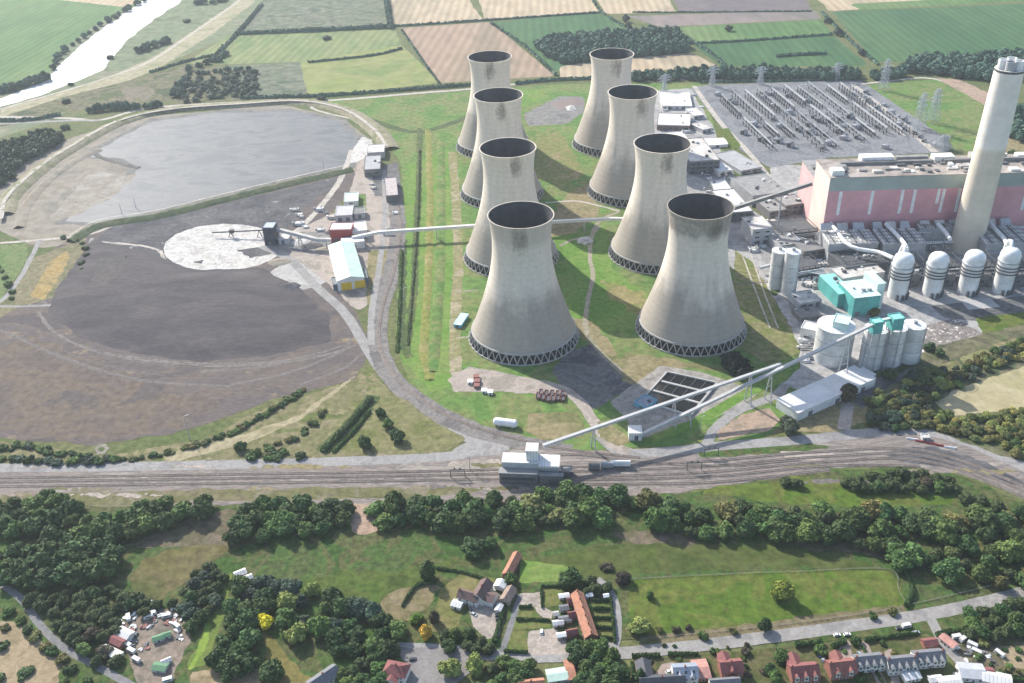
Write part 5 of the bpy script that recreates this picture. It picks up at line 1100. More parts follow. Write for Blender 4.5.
# ================================================================== TREES AND SHRUBS
LEAF = leafmat(); m_bark = pmat('bark', (.10, .08, .06), .95, .2, .8)
def crown_mesh(name, seed, kind='round', nl=1900, ls=.12):
    """crown of unit radius and height about 1.5, lobes covered in leaf-spray faces, a ragged solid inside"""
    q = random.Random(seed); V = []; Fc = []; lobes = []
    if kind == 'round':
        lobes.append((Vector((0, 0, .75)), .62))
        for i in range(13):
            a = q.uniform(0, 6.283); rr = q.uniform(.35, .72); lobes.append((Vector((rr*math.cos(a), rr*math.sin(a), q.uniform(.42, 1.12-.35*rr))), q.uniform(.26, .44)))
        lobes.append((Vector((q.uniform(-.2, .2), q.uniform(-.2, .2), 1.15)), .36))
    elif kind == 'tall':
        for i in range(9): z = .3+i*.16; lobes.append((Vector((q.uniform(-.15, .15), q.uniform(-.15, .15), z)), max(.2, .8*(1-abs(z-.65)/1.35))))
    elif kind == 'cone':
        for i in range(8): z = .15+i*.2; lobes.append((Vector((q.uniform(-.06, .06), q.uniform(-.06, .06), z)), .85*(1-i/8.6)))
    else:                                                           # loose shrub
        for i in range(9):
            a = q.uniform(0, 6.283); rr = q.uniform(.1, .75); lobes.append((Vector((rr*math.cos(a), rr*math.sin(a), q.uniform(.25, .6))), q.uniform(.26, .45)))
    for c, r in lobes:                                              # inner bodies
        n, m = 8, 5; k = len(V)
        for i in range(1, m):
            for j in range(n):
                t, p = math.pi*i/m, 6.283*j/n; d = Vector((math.sin(t)*math.cos(p), math.sin(t)*math.sin(p), math.cos(t)))
                V.append(c+d*r*.84*(1+.25*mnoise.noise(d*2+c*3)))
        for i in range(m-2):
            for j in range(n): Fc.append((k+i*n+j, k+i*n+(j+1) % n, k+(i+1)*n+(j+1) % n, k+(i+1)*n+j))
        Fc.append(tuple(k+j for j in range(n))[::-1]); Fc.append(tuple(k+(m-2)*n+j for j in range(n)))
    W = [r*r for _, r in lobes]
    for _ in range(nl):
        c, r = q.choices(lobes, W)[0]
        d = Vector((q.gauss(0, 1), q.gauss(0, 1), q.gauss(.15, 1))).normalized(); p = c+d*r*q.uniform(.82, 1.1)*(1+.22*mnoise.noise(d*2.2+c*3))
        if any((p-c2).length < r2*.8 for c2, r2 in lobes): continue
        nn = (d+Vector((q.gauss(0, .5), q.gauss(0, .5), q.gauss(.2, .5)))).normalized(); t = nn.orthogonal().normalized(); t.rotate(Matrix.Rotation(q.uniform(0, 6.28), 3, nn)); b = nn.cross(t)
        s = ls*q.uniform(.55, 1.25); k = len(V); V += [p-t*s, p-b*s*.7+nn*s*.25, p+t*s, p+b*s*.7-nn*s*.1]; Fc.append((k, k+1, k+2, k+3))
    me = bpy.data.meshes.new(name); me.from_pydata([tuple(v) for v in V], [], Fc); me.materials.append(LEAF); me.update(); return me
CR = [crown_mesh('crown', 100+i) for i in range(7)]
CT = [crown_mesh('crown', 200+i, 'tall', 1300) for i in range(3)]
CC = [crown_mesh('crown', 300+i, 'cone', 1300) for i in range(2)]
CS = [crown_mesh('crown', 400+i, 'shrub', 900, .15) for i in range(4)]
def trunk_mesh():
    m = MB(); m.tube([(0,0,0),(.02,.01,.25),(0,.02,.5),(.02,0,.8)], [.07,.055,.045,.02], 8)
    for a in (0.3, 2.2, 4.1): m.tube([(0,0,.35),(.22*math.cos(a),.22*math.sin(a),.55),(.4*math.cos(a),.4*math.sin(a),.8)], [.035,.025,.012], 6)
    me = bpy.data.meshes.new('trunk'); me.from_pydata(m.v, [], m.f); me.materials.append(m_bark); return me
TRK = trunk_mesh()
tq = random.Random(21)
NT = [0]
def tree(px, py, rad, hgt, col, label, group=None, meshes=None, name='broadleaf_tree', cat='tree', world=None, trunk=True, now=False):
    p = world if world is not None else G(px, py, hgt*.5)
    p = Vector((p[0], p[1], 0))
    if name == 'broadleaf_tree' and not now:
        a, b = PY(p.x, p.y, hgt*.5)
        if -14 < a < 1038 and b < 704: WAIT.append((rad/(p-Vector((0, 0, CAMH))).length, (a, b, rad, hgt, col, label, group, meshes, name, cat, (p.x, p.y), trunk)))
        return
    sg = group is None; v = tq.uniform(.92, 1.08) if sg else tq.uniform(.68, 1.38); col = (col[0]*v*(1 if sg else tq.uniform(.85, 1.25)), col[1]*v*tq.uniform(.95, 1.05), col[2]*v, 1)
    me = tq.choice(meshes or (CR+CR+CT if rad < 6.5 else CR)); zs = hgt/1.5
    if trunk:
        t = bpy.data.objects.new(name, None); C.objects.link(t); t.location = p; t.rotation_euler = (0, 0, tq.uniform(0, 6.28)); t.empty_display_size = 1
        c = bpy.data.objects.new('crown', me); C.objects.link(c); c.parent = t; c.scale = (rad*tq.uniform(.9, 1.1), rad*tq.uniform(.9, 1.1), zs*.95); c.location = (0, 0, hgt*.03); c.color = col
        k = bpy.data.objects.new('trunk', TRK); C.objects.link(k); k.parent = t; k.scale = (rad, rad, hgt*.85)
    else:
        t = bpy.data.objects.new(name, me); C.objects.link(t); t.location = p-Vector((0, 0, .1)); t.rotation_euler = (0, 0, tq.uniform(0, 6.28)); t.scale = (rad*tq.uniform(.9, 1.15), rad*tq.uniform(.9, 1.15), zs); t.color = col
    NT[0] += 1
    return tag(t, label, cat, group)
WAIT = []
DK, MD, OL, BG, PG, BR = (.041,.082,.024), (.068,.122,.030), (.115,.125,.040), (.045,.075,.048), (.19,.205,.055), (.075,.065,.04)
def inside(poly, x, y):
    r = False
    for i in range(len(poly)):
        (ax, ay), (bx, by) = poly[i][:2], poly[i-1][:2]
        if (ay > y) != (by > y) and x < (bx-ax)*(y-ay)/(by-ay)+ax: r = not r
    return r
def scatter(poly_px, gap, zc=6.0, tries=6000, seed=1, lim=400):
    P = [G(p[0], p[1], zc) for p in poly_px]; xs, ys = [p.x for p in P], [p.y for p in P]; q = random.Random(seed); out = []
    for _ in range(tries):
        x, y = q.uniform(min(xs), max(xs)), q.uniform(min(ys), max(ys))
        if inside([(p.x, p.y) for p in P], x, y) and all((x-a)**2+(y-b)**2 > gap*gap for a, b in out): out.append((x, y))
        if len(out) >= lim: break
    return out
# single trees that stand out
YL = (.78,.70,.035); GD = (.50,.30,.045); LT = (.21,.25,.065)
one = [(265,621,5.2,8,YL,'bright yellow round tree in the wood left of the olive clearing',CR,'yellow_tree'),
 (427,571,6.0,13,DK,'lone dark conical tree on the meadow by the farm hedge',CT,'conical_tree'),
 (783,590,7.2,12.5,(.16,.20,.03),'lone yellow-green tree casting a shadow on the paddock',CR,'broadleaf_tree'),
 (425,631,4.4,8,GD,'golden orange tree at the corner of the farm lawn',CR,'golden_tree'),
 (434,617,3.6,8,BR,'dark reddish tree behind the golden orange tree',CT,'copper_tree'),
 (416,618,4.2,6,(.12,.20,.03),'fresh green bush left of the golden orange tree',CR,'broadleaf_tree'),
 (288,600,7.0,11,LT,'pale yellow-green tree at the far edge of the wood by the meadow',CR,'willow'),
 (312,589,5.0,9,LT,'small pale yellow-green tree reaching into the bright meadow',CR,'willow'),
 (296,633,6.6,11,LT,'pale yellow-green tree at the head of the olive clearing',CR,'willow'),
 (272,672,7.6,12,DK,'big round dark tree at the foot of the olive clearing',CR,'broadleaf_tree'),
 (473,547,8.4,10,DK,'wide dark round thicket on the meadow above the brown farmhouse',CR,'broadleaf_tree'),
 (490,543,5.0,8,DK,'smaller dark tree joined to the right of the round thicket',CR,'broadleaf_tree'),
 (571,578,8.2,11,DK,'big dark tree at the top left of the orange terrace',CR,'broadleaf_tree'),
 (624,577,5.2,7,(.05,.045,.03),'dark purple-brown tree at the top of the side lane',CR,'copper_tree'),
 (606,565,4.8,5,BR,'low brown bush on the meadow above the side lane',CS,'shrub'),
 (640,625,6.6,9,LT,'round pale green tree at the lane corner of the paddock',CR,'broadleaf_tree'),
 (650,595,2.6,5,MD,'small upright tree at the left end of the paddock',CT,'broadleaf_tree'),
 (765,625,4.4,8,DK,'dark tree at the lower edge of the paddock by the lane',CR,'broadleaf_tree'),
 (703,635,4.0,5.5,MD,'round green bush on the verge above the lane',CS,'shrub'),
 (677,629,2.8,5,BR,'small brown bush third from the pale green corner tree',CS,'shrub'),
 (660,628,2.4,4.5,OL,'little olive bush second from the pale green corner tree',CS,'shrub'),
 (688,626,2.4,4.5,BR,'little brown bush beside the fence of the paddock',CS,'shrub'),
 (733,630,2.4,4.5,OL,'little olive bush under the paddock fence, near the dark tree',CS,'shrub'),
 (873,614,2.8,5,MD,'small bush at the lane fence below the right end of the paddock',CS,'shrub'),
 (892,611,3.2,5,OL,'small bush at the right corner of the paddock',CS,'shrub'),
 (849,392,8.0,15,(.07,.06,.03),'round dark brown-green tree beside the long white shed',CR,'broadleaf_tree'),
 (789,425,7.6,12,(.075,.095,.055),'big grey-green tree at the junction below the long white shed',CR,'broadleaf_tree'),
 (890,374,6.0,9,DK,'dark tree at the foot of the equal silos',CR,'broadleaf_tree'),
 (875,312,4.6,8,OL,'olive tree between the teal building and the first absorber',CR,'broadleaf_tree'),
 (930,346,5,7,DK,'dark bush beside the last silo by the rubble yard',CR,'broadleaf_tree'),
 (940,352,4.4,6,DK,'smaller dark bush beyond the rubble yard corner',CR,'broadleaf_tree'),
 (364,442,6.6,9,DK,'round dark tree in the road triangle, nearest the main road',CR,'broadleaf_tree'),
 (380,412,4.2,7,DK,'dark tree at the top of the row in the road triangle',CR,'broadleaf_tree'),
 (388,423,5.0,7.5,MD,'tree in the middle of the row in the road triangle',CR,'broadleaf_tree'),
 (397,436,6.2,9,DK,'dark tree at the lower end of the row in the road triangle',CR,'broadleaf_tree'),
 (240,446,5.4,7,(.055,.10,.03),'bright green tree on the verge by the main road, left of the shrub clump',CR,'broadleaf_tree'),
 (450,668,6.0,9,LT,'pale yellow-green tree at the lower edge of the car park',CR,'willow'),
 (474,664,6.6,10,LT,'larger pale yellow-green tree below the lane by the car park',CR,'willow'),
 (640,646+30,4.0,8,DK,'dark tree beside the black slate roof',CT,'broadleaf_tree'),
 (770,668,4,7,DK,'dark pointed garden tree by the red gabled house',CC,'fir_tree'),
 (783,655,5,8,MD,'green garden tree left of the red gabled house',CR,'broadleaf_tree'),
 (775,676,4.6,7,MD,'garden tree below the pointed dark one',CR,'broadleaf_tree'),
 (714,651,2.8,4,DK,'clipped dark bush at the roadside garden of the red house',CS,'shrub'),
 (747,650,3.6,5,BR,'dark round bush at the driveway right of the red house',CS,'shrub'),
 (855,640,4.2,6,DK,'dark bush at the verge by the two white cars',CS,'shrub'),
 (822,650,4.2,6,MD,'green bush between the two red roofed houses',CS,'shrub'),
 (862,676,4.0,6,DK,'dark bush in the garden below the grey roofs',CS,'shrub'),
 (986,642,4.6,5,OL,'olive bush in the caravan yard',CS,'shrub'), (978,655,3.2,4,MD,'green bush among the white caravans',CS,'shrub'),
 (23,672,5.0,4,DK,'low dark oval bush on the sandy ground',CS,'shrub'), (0,676,4.0,4,DK,'dark bush at the picture edge on the sandy ground',CS,'shrub'),
 (2,645,4.5,5,DK,'dark bush at the edge above the sandy ground',CS,'shrub'),
 (510,578,4.6,7,MD,'green tree at the foot of the long orange barn',CR,'broadleaf_tree'),
 (603,548+18,2.6,4,BR,'small brown bush above the orange terrace',CS,'shrub'),
 (66,100,7,9,(.06,.09,.055),'dark bush on the floodbank near the river bend',CS,'shrub'), (109,56,8,9,(.06,.09,.055),'round bush on the river bank by the meadow',CS,'shrub'), (71,83,6,7,(.06,.09,.055),'small bush at the water edge of the river',CS,'shrub'),
 (186,20,9,8,(.07,.10,.065),'round bush on the river meadow below the top clump',CS,'shrub'), (64,126,7,9,DK,'dark bush at the road end near the left wood',CS,'shrub'), (322,97,7,9,BG,'bush at the roadside where the plant road leaves it',CS,'shrub'), (326,37,9,9,BG,'round bush in the pale green far field',CS,'shrub'),
 (626,18,8,14,BG,'single tree on the far field boundary, upper of two',CR,'broadleaf_tree'), (629,26,7,12,BG,'single tree on the far field boundary, lower of two',CR,'broadleaf_tree'), (728,28,8,10,BG,'tree on the far field boundary right of the wood',CR,'broadleaf_tree'), (838,31,8,14,BG,'larger tree on the diagonal far track',CR,'broadleaf_tree'), (862,52,7,10,BG,'tree lower down the diagonal far track',CR,'broadleaf_tree'), (828,20,7,10,BG,'tree at the top of the diagonal far track',CR,'broadleaf_tree'),
 (1000,150,6,12,DK,'dark tree right of the chimney beyond the boiler house, left of two',CT,'broadleaf_tree'), (1012,154,6,10,DK,'dark tree right of the chimney beyond the boiler house, right of two',CR,'broadleaf_tree')]
SP = [(o_[0], o_[1], o_[2]) for o_ in one]
def clear(px, py): return all(not (abs(px-a) < 7+r_*.6 and -9 < py-b < 15) for a, b, r_ in SP)
def SZ(r): return 'large' if r > 7.2 else 'middling' if r > 5.6 else 'small'
CN = {DK: 'dark green', MD: 'mid green', OL: 'olive', BG: 'blue-green', PG: 'pale green', BR: 'brownish'}
def wood(poly, gap, rr, hr, cols, where, group, seed=1, kind='broadleaf_tree', meshes=None, trunk=True, cat='tree', keep=None):
    for x, y in scatter(poly, gap, seed=seed):
        px, py = PY(x, y, 5)
        if (keep and not keep(px, py)) or not clear(px, py): continue
        r = tq.uniform(*rr); h = r*tq.uniform(*hr); c = tq.choice(cols)
        tree(0, 0, r, h, c, '%s %s %s %s' % (SZ(r) if kind == 'broadleaf_tree' else 'leafy', CN[c], 'tree' if kind == 'broadleaf_tree' else 'shrub', where(px, py)), group, meshes, kind, cat, (x, y), trunk)
def belt_where(px, py):
    for lim, s in ((438, 'in the belt left of the conical tree'), (505, 'in the belt above the round dark thicket'), (560, 'in the belt above the long orange barn'), (620, 'in the belt above the orange terrace'), (700, 'in the belt above the left end of the paddock'), (790, 'in the belt above the lone paddock tree'), (880, 'in the belt above the right end of the paddock')):
        if px < lim: return s
    return 'in the wide end of the belt above the lane'
belt = [(374,507),(420,500),(500,494),(560,492),(600,490),(650,497),(690,503),(760,503),(820,504),(870,508),(950,514),(1060,512),(1060,585),(1000,580),(960,572),(905,560),(880,545),(820,534),(740,530),(700,532),(650,520),(600,520),(560,522),(460,522),(380,524)]
wood(belt, 9.0, (4.4, 10.2), (1.05, 1.6), [DK, DK, MD, MD, DK, MD, OL], belt_where, 'trees of the belt between railway and meadow', 5, keep=lambda a, b: mnoise.noise(Vector((a*.035, b*.05, 3))) > -.42)
wood([(-40,497),(50,493),(72,506),(70,522),(30,532),(-40,530)], 11, (6.5, 9.5), (1.3, 1.6), [DK, MD], lambda a, b: 'in the clump below the railway at the far left', 'trees below the railway at far left', 6)
wood([(78,526),(125,508),(170,502),(205,500),(206,512),(160,524),(115,536),(78,536)], 9.5, (6.5, 9), (1.25, 1.5), [DK, MD, MD], lambda a, b: 'in the curved row along the dry meadow', 'trees of the curved row at the dry meadow', 7)
wood([(20,556),(45,540),(80,542),(118,550),(118,562),(85,578),(30,584),(18,572)], 10.5, (8, 11), (1.3, 1.5), [DK], lambda a, b: 'in the broad dense clump inside the bend of the lane', 'trees of the clump at the lane bend', 8)
wood([(-40,540),(10,545),(18,560),(10,580),(-40,580)], 10, (5.5, 8), (1.3, 1.5), [DK, BG, MD], lambda a, b: 'at the edge of the picture above the lane', 'trees above the lane at the edge', 9)
wood([(230,514),(265,500),(300,500),(348,506),(350,516),(312,530),(232,536)], 9, (6, 8.6), (1.25, 1.5), [DK, MD, DK], lambda a, b: 'in the clump left of the red earth gap', 'trees of the clump at the red earth gap', 10)
def lane_x(y): return float(np.interp(y, [576,584,600,625,648,668,690], [-20,0,22,40,64,100,140]))
def lw(px, py): return px > lane_x(py)+7 and not (116 < px < 190 and py > 612)
wood([(28,596),(60,588),(112,584),(165,596),(190,600),(150,606),(118,622),(108,640),(128,662),(118,676),(80,650),(50,622)], 6.6, (3.6, 5.4), (1.2, 1.5), [OL, OL, MD, BR, DK], lambda a, b: 'in the thicket between the lane and the scrapyard', 'trees of the thicket by the scrapyard', 11, keep=lw)
wood([(0,600),(20,612),(45,640),(70,662),(110,690),(60,690),(62,664),(40,646),(18,626),(0,624)], 7, (3.2, 4.6), (1.1, 1.4), [OL, MD, DK], lambda a, b: 'along the near side of the lane by the sandy ground', 'shrubs by the sandy ground', 12, kind='shrub', meshes=CS, trunk=False, cat='shrub', keep=lambda px, py: px < lane_x(py)-7 or px > lane_x(py)+7)
wood([(188,572),(208,562),(225,566),(215,600),(205,618),(190,622),(182,600)], 6.6, (3.8, 5.6), (1.2, 1.5), [BG, DK], lambda a, b: 'in the blue-green row left of the lawn strip', 'trees left of the lawn strip', 13)
def bw(px, py): return not (258 < px < 335 and py > 628 and px-258 > (628-py)*.0) and not (px > 300 and py > 655)
wood([(240,584),(262,580),(300,590),(340,596),(372,604),(400,624),(400,642),(372,656),(335,650),(305,640),(258,626),(262,660),(245,672),(216,668),(216,648),(230,612)], 8.4, (5.2, 8.2), (1.25, 1.55), [DK, DK, BG, DK, MD], lambda a, b: 'in the wood by the yellow tree' if a < 300 else 'in the dark wood behind the red roofed white house', 'trees of the wood by the yellow tree', 14, keep=bw)
wood([(345,662),(378,652),(384,668),(376,692),(340,692),(338,676)], 7, (4, 6), (1.2, 1.5), [DK, MD], lambda a, b: 'beside the red roofed white house', 'trees beside the red roofed white house', 15)
wood([(560,588),(575,575),(596,578),(608,584),(604,590),(580,588)], 6, (3.8, 5.4), (1.2, 1.4), [DK, BG], lambda a, b: 'in the row at the top of the orange terrace', 'trees at the top of the orange terrace', 16)
wood([(452,626),(472,630),(486,640),(496,646),(470,648),(448,642),(440,632)], 6, (3.6, 5.2), (1.15, 1.4), [DK, MD, DK], lambda a, b: 'between the gravel farm court and the car park', 'trees between farm court and car park', 17)
wood([(470,660),(500,657),(535,660),(532,690),(470,690)], 6.4, (3.8, 5.6), (1.2, 1.5), [DK, MD], lambda a, b: 'below the lane near the orange shed roof', 'trees below the lane by the orange shed', 18)
wood([(574,644),(600,645),(630,668),(634,690),(578,690)], 7, (4.8, 6.8), (1.3, 1.6), [DK, DK, MD], lambda a, b: 'in the clump below the orange terrace', 'trees of the clump below the orange terrace', 19)
wood([(966,612),(990,604),(1060,592),(1060,628),(1000,632),(968,630)], 6.4, (4.2, 6), (1.2, 1.5), [DK, MD, DK], lambda a, b: 'in the row below the lane by the caravans', 'trees below the lane by the caravans', 20)
wood([(782,478),(800,474),(806,480),(786,484)], 7, (4.2, 5.2), (1.1, 1.3), [MD], lambda a, b: 'standing alone on the grass below the rails', 'trees on the grass below the rails', 21)
wood([(842,476),(880,470),(905,468),(950,474),(955,486),(900,486),(845,484)], 6.6, (4.2, 6), (1.1, 1.4), [OL, DK, MD, BR], lambda a, b: 'in the copse just below the coal-black sidings', 'trees of the copse below the sidings', 22)
wood([(965,492),(1060,515),(1060,524),(968,506)], 8, (4.2, 6), (1.1, 1.4), [MD, DK, OL], lambda a, b: 'between the sidings and the wide end of the belt', 'trees between sidings and belt', 23)
wood([(866,398),(888,376),(920,366),(950,362),(980,352),(1060,322),(1060,344),(1000,362),(950,384),(934,396),(928,412),(880,414)], 6.0, (3.4, 5.2), (1.05, 1.35), [OL, PG, BG, MD, OL, OL], lambda a, b: 'in the thicket between silos and hay field' if a < 940 else 'in the scattered thicket above the hay field', 'shrubs of the thicket by the hay field', 24, kind='young_tree', meshes=CR, trunk=False, cat='shrub')  # this and the next two scatter shrubs, built from round tree crowns
wood([(930,408),(965,412),(1000,408),(1060,398),(1060,464),(1020,450),(985,436),(940,424)], 6.2, (3.4, 4.8), (1.05, 1.3), [OL, PG, PG, OL, MD], lambda a, b: 'in the thicket between hay field and railway road', 'shrubs between hay field and railway road', 25, kind='young_tree', meshes=CR, trunk=False, cat='shrub')
wood([(868,412),(925,408),(930,422),(900,424),(872,422)], 6, (3.6, 5), (1.1, 1.3), [BG, OL, DK], lambda a, b: 'in the grey-green clump at the bend of the railway road', 'shrubs at the bend of the railway road', 26, kind='young_tree', meshes=CR, trunk=False, cat='shrub')
for (px, py, r, h, c, lb, ms, nm) in one: tree(px, py, r, h, c, lb, None, ms, nm, 'shrub' if nm == 'shrub' else 'tree', trunk=nm != 'shrub')
# rows of bushes
def row(pts, n, rr, cols, where, group, jit=2.0, ratio=(.9, 1.2), meshes=None, name='shrub'):
    W = spline([G(p[0], p[1], 2) for p in pts], 2)
    for i in range(n):
        p = W[int((i+.5)/n*(len(W)-1))]; r = tq.uniform(*rr); c = tq.choice(cols)
        tree(0, 0, r, r*tq.uniform(*ratio), c, 'leafy %s shrub %s' % (CN[c], where), group, meshes or CS, name, 'shrub', (p.x+tq.uniform(-jit, jit), p.y+tq.uniform(-jit, jit)), False)
row([(0,448),(20,446),(50,450),(80,455),(112,458)], 24, (2.8, 4.4), [DK, DK, MD, BG], 'in the upper hedge row below the coal ground', 'shrubs below the coal ground', 2.5)
row([(0,458),(30,460),(60,462),(104,460)], 14, (3.6, 5.4), [MD, DK, BG], 'in the lower hedge row along the main road', 'shrubs along the main road', 3)
row([(112,458),(150,455),(180,448),(220,436),(256,418),(280,404),(305,388)], 40, (2.4, 4.2), [DK, OL, DK, MD], 'in the line climbing along the coal ground edge', 'shrubs along the coal ground edge', 1.6)
row([(250,454),(266,455),(284,455),(300,455)], 8, (4, 6), [MD, DK, OL], 'in the clump at the roadside left of the hedged drain', 'shrubs left of the hedged drain', 5)
row([(268,444),(290,440),(300,430),(318,418),(330,408)], 10, (3, 4.6), [DK, MD, OL], 'in the loose line above the roadside clump', 'shrubs above the roadside clump', 3)
row([(60,236),(82,240),(84,262),(74,280)], 8, (3, 4.5), [DK, OL], 'around the yellow spoil bank', 'shrubs around the yellow spoil bank', 3)
row([(-5,262),(8,280),(14,294),(4,300)], 6, (3, 5), [MD, DK], 'on the green corner left of the yellow spoil', 'shrubs left of the yellow spoil', 3)
# far trees: small in the picture, one crown each
def far_row(pts, n, rr, col, where, group, jit=4, hr=(1.2, 1.6)):
    W = spline([G(p[0], p[1], 4) for p in pts], 4)
    for i in range(n):
        p = W[int((i+.5)/n*(len(W)-1))]; r = tq.uniform(*rr)
        tree(0, 0, r, r*tq.uniform(*hr), col, 'far %s' % where, group, CR, 'hedgerow_tree', 'tree', (p.x+tq.uniform(-jit, jit), p.y+tq.uniform(-jit, jit)), False)
FD = (.058,.120,.080)
far_row([(0,90),(24,84),(50,76)], 12, (7, 10), FD, 'dark tree in the dense row on the left river bank', 'trees on the left river bank')
far_row([(52,68),(64,50),(80,38),(100,24),(124,10),(148,-2)], 18, (5, 8), FD, 'dark tree in the line beside the river', 'trees beside the river')
far_row([(142,50),(156,44),(172,38)], 9, (7, 9.5), FD, 'tree in the clump on the river meadow', 'trees on the river meadow', 10)
far_row([(192,2),(215,1),(228,-2)], 6, (7, 9), FD, 'tree in the clump at the top of the river meadow', 'trees at the top of the river meadow', 8)
far_row([(88,110),(110,107),(135,106),(162,104)], 16, (5, 7), FD, 'tree in the straight row by the lagoon road', 'trees by the lagoon road', 2, (1.4, 1.9))
far_row([(176,96),(182,84),(188,76)], 9, (6, 8), FD, 'tree at the left edge of the scrub wood', 'trees at the edge of the scrub wood', 5)
far_row([(190,68),(212,60),(226,52)], 9, (5, 7), FD, 'bush in the diagonal row below the floodbank', 'bushes below the floodbank', 8)
far_row([(188,72),(220,70),(252,66)], 10, (4, 6), FD, 'bush on the top edge of the scrub wood', 'bushes on the scrub wood edge', 5)
def mass(name, poly, gap, rr, hr, col, label, seed, zc=4.0, meshes=None):
    """a far wood nobody could count: many crowns joined in one mesh"""
    V = []; Fc = []; q = random.Random(seed)
    src = []
    for me in (meshes or CR)[:4]:
        v = np.empty(len(me.vertices)*3, np.float32); me.vertices.foreach_get('co', v); src.append((v.reshape(-1, 3), [tuple(p.vertices) for p in me.polygons]))
    k = 0; vs = []
    for x, y in scatter(poly, gap, zc, seed=seed, tries=9000):
        v, f = q.choice(src); r = q.uniform(*rr); h = r*q.uniform(*hr); a = q.uniform(0, 6.28); ca, sa = math.cos(a), math.sin(a)
        # only the outer sprays and half of the faces are needed this far away
        vs.append(np.stack([(v[:, 0]*ca-v[:, 1]*sa)*r+x, (v[:, 0]*sa+v[:, 1]*ca)*r+y, v[:, 2]*h/1.5], 1)); Fc += [tuple(i+k for i in g) for g in f]; k += len(v)
    if not vs: return
    me = bpy.data.meshes.new(name); me.from_pydata(np.concatenate(vs).tolist(), [], Fc); me.materials.append(LEAF); o = bpy.data.objects.new(name, me); C.objects.link(o); o.color = (*col, 1)
    return tag(o, label, 'trees', None, 'stuff')
CF = [crown_mesh('crown', 500+i, 'round', 420, .24) for i in range(4)]
mass('woodland', [(-30,150),(20,140),(45,130),(60,134),(56,142),(30,158),(10,176),(-30,200)], 9, (6, 8), (1.3, 1.6), (.045,.075,.035), 'dark dense wood at the left edge below the river', 1, meshes=CF)
mass('woodland', [(537,44),(560,36),(600,34),(645,31),(680,33),(688,50),(655,54),(610,55),(560,62)], 13, (8, 11), (1.3, 1.7), FD, 'large dark wood between far fields behind the towers', 2, meshes=CF)
mass('woodland', [(905,62),(925,57),(960,58),(1000,55),(1060,50),(1060,74),(1020,76),(985,78),(950,74),(910,70)], 12, (8, 11), (1.3, 1.6), FD, 'dark wood behind the chimney top', 3, meshes=CF)
mass('woodland', [(1010,110),(1060,100),(1060,140),(1014,138)], 12, (7, 10), (1.3, 1.6), FD, 'dark wood at the right edge beyond the chimney', 4, meshes=CF)
mass('woodland', [(180,80),(254,70),(256,92),(182,100)], 13, (5, 8), (.9, 1.2), (.085,.115,.07), 'grey-green scrub wood north of the ash lagoon', 5, meshes=CF)
mass('treeline', [(632,75),(700,71),(780,70),(856,71),(857,77),(780,77),(700,77),(634,79)], 10, (7, 9), (1.4, 1.9), FD, 'long dark treeline between switchyard and far fields', 6, meshes=CF)
mass('treeline', [(872,73),(902,69),(903,76),(874,78)], 10, (7, 9), (1.3, 1.7), FD, 'short dark treeline behind the lattice pylon', 7, meshes=CF)
# the 300 broadleaf trees that show largest stand as objects of their own, the small rest as one wood
WAIT.sort(key=lambda a: -a[0]+(-1 if a[1][6] is None else 0))
for _, a in WAIT[:296]: tree(*a, now=True)
V, Fc, k = [], [], 0
for _, a in WAIT[296:]:
    me = tq.choice(CR); v = np.empty(len(me.vertices)*3, np.float32); me.vertices.foreach_get('co', v); v = v.reshape(-1, 3)
    V.append(np.stack([v[:, 0]*a[2]+a[10][0], v[:, 1]*a[2]+a[10][1], v[:, 2]*a[3]/1.5], 1)); Fc += [tuple(i+k for i in q_.vertices) for q_ in me.polygons]; k += len(v)
if V:
    me = bpy.data.meshes.new('undergrowth_trees'); me.from_pydata(np.concatenate(V).tolist(), [], Fc); me.materials.append(LEAF); o = bpy.data.objects.new('undergrowth_trees', me); C.objects.link(o); o.color = (.060, .082, .030, 1)
    tag(o, 'small crowded trees filling the gaps of the woods and thickets', 'trees', None, 'stuff')
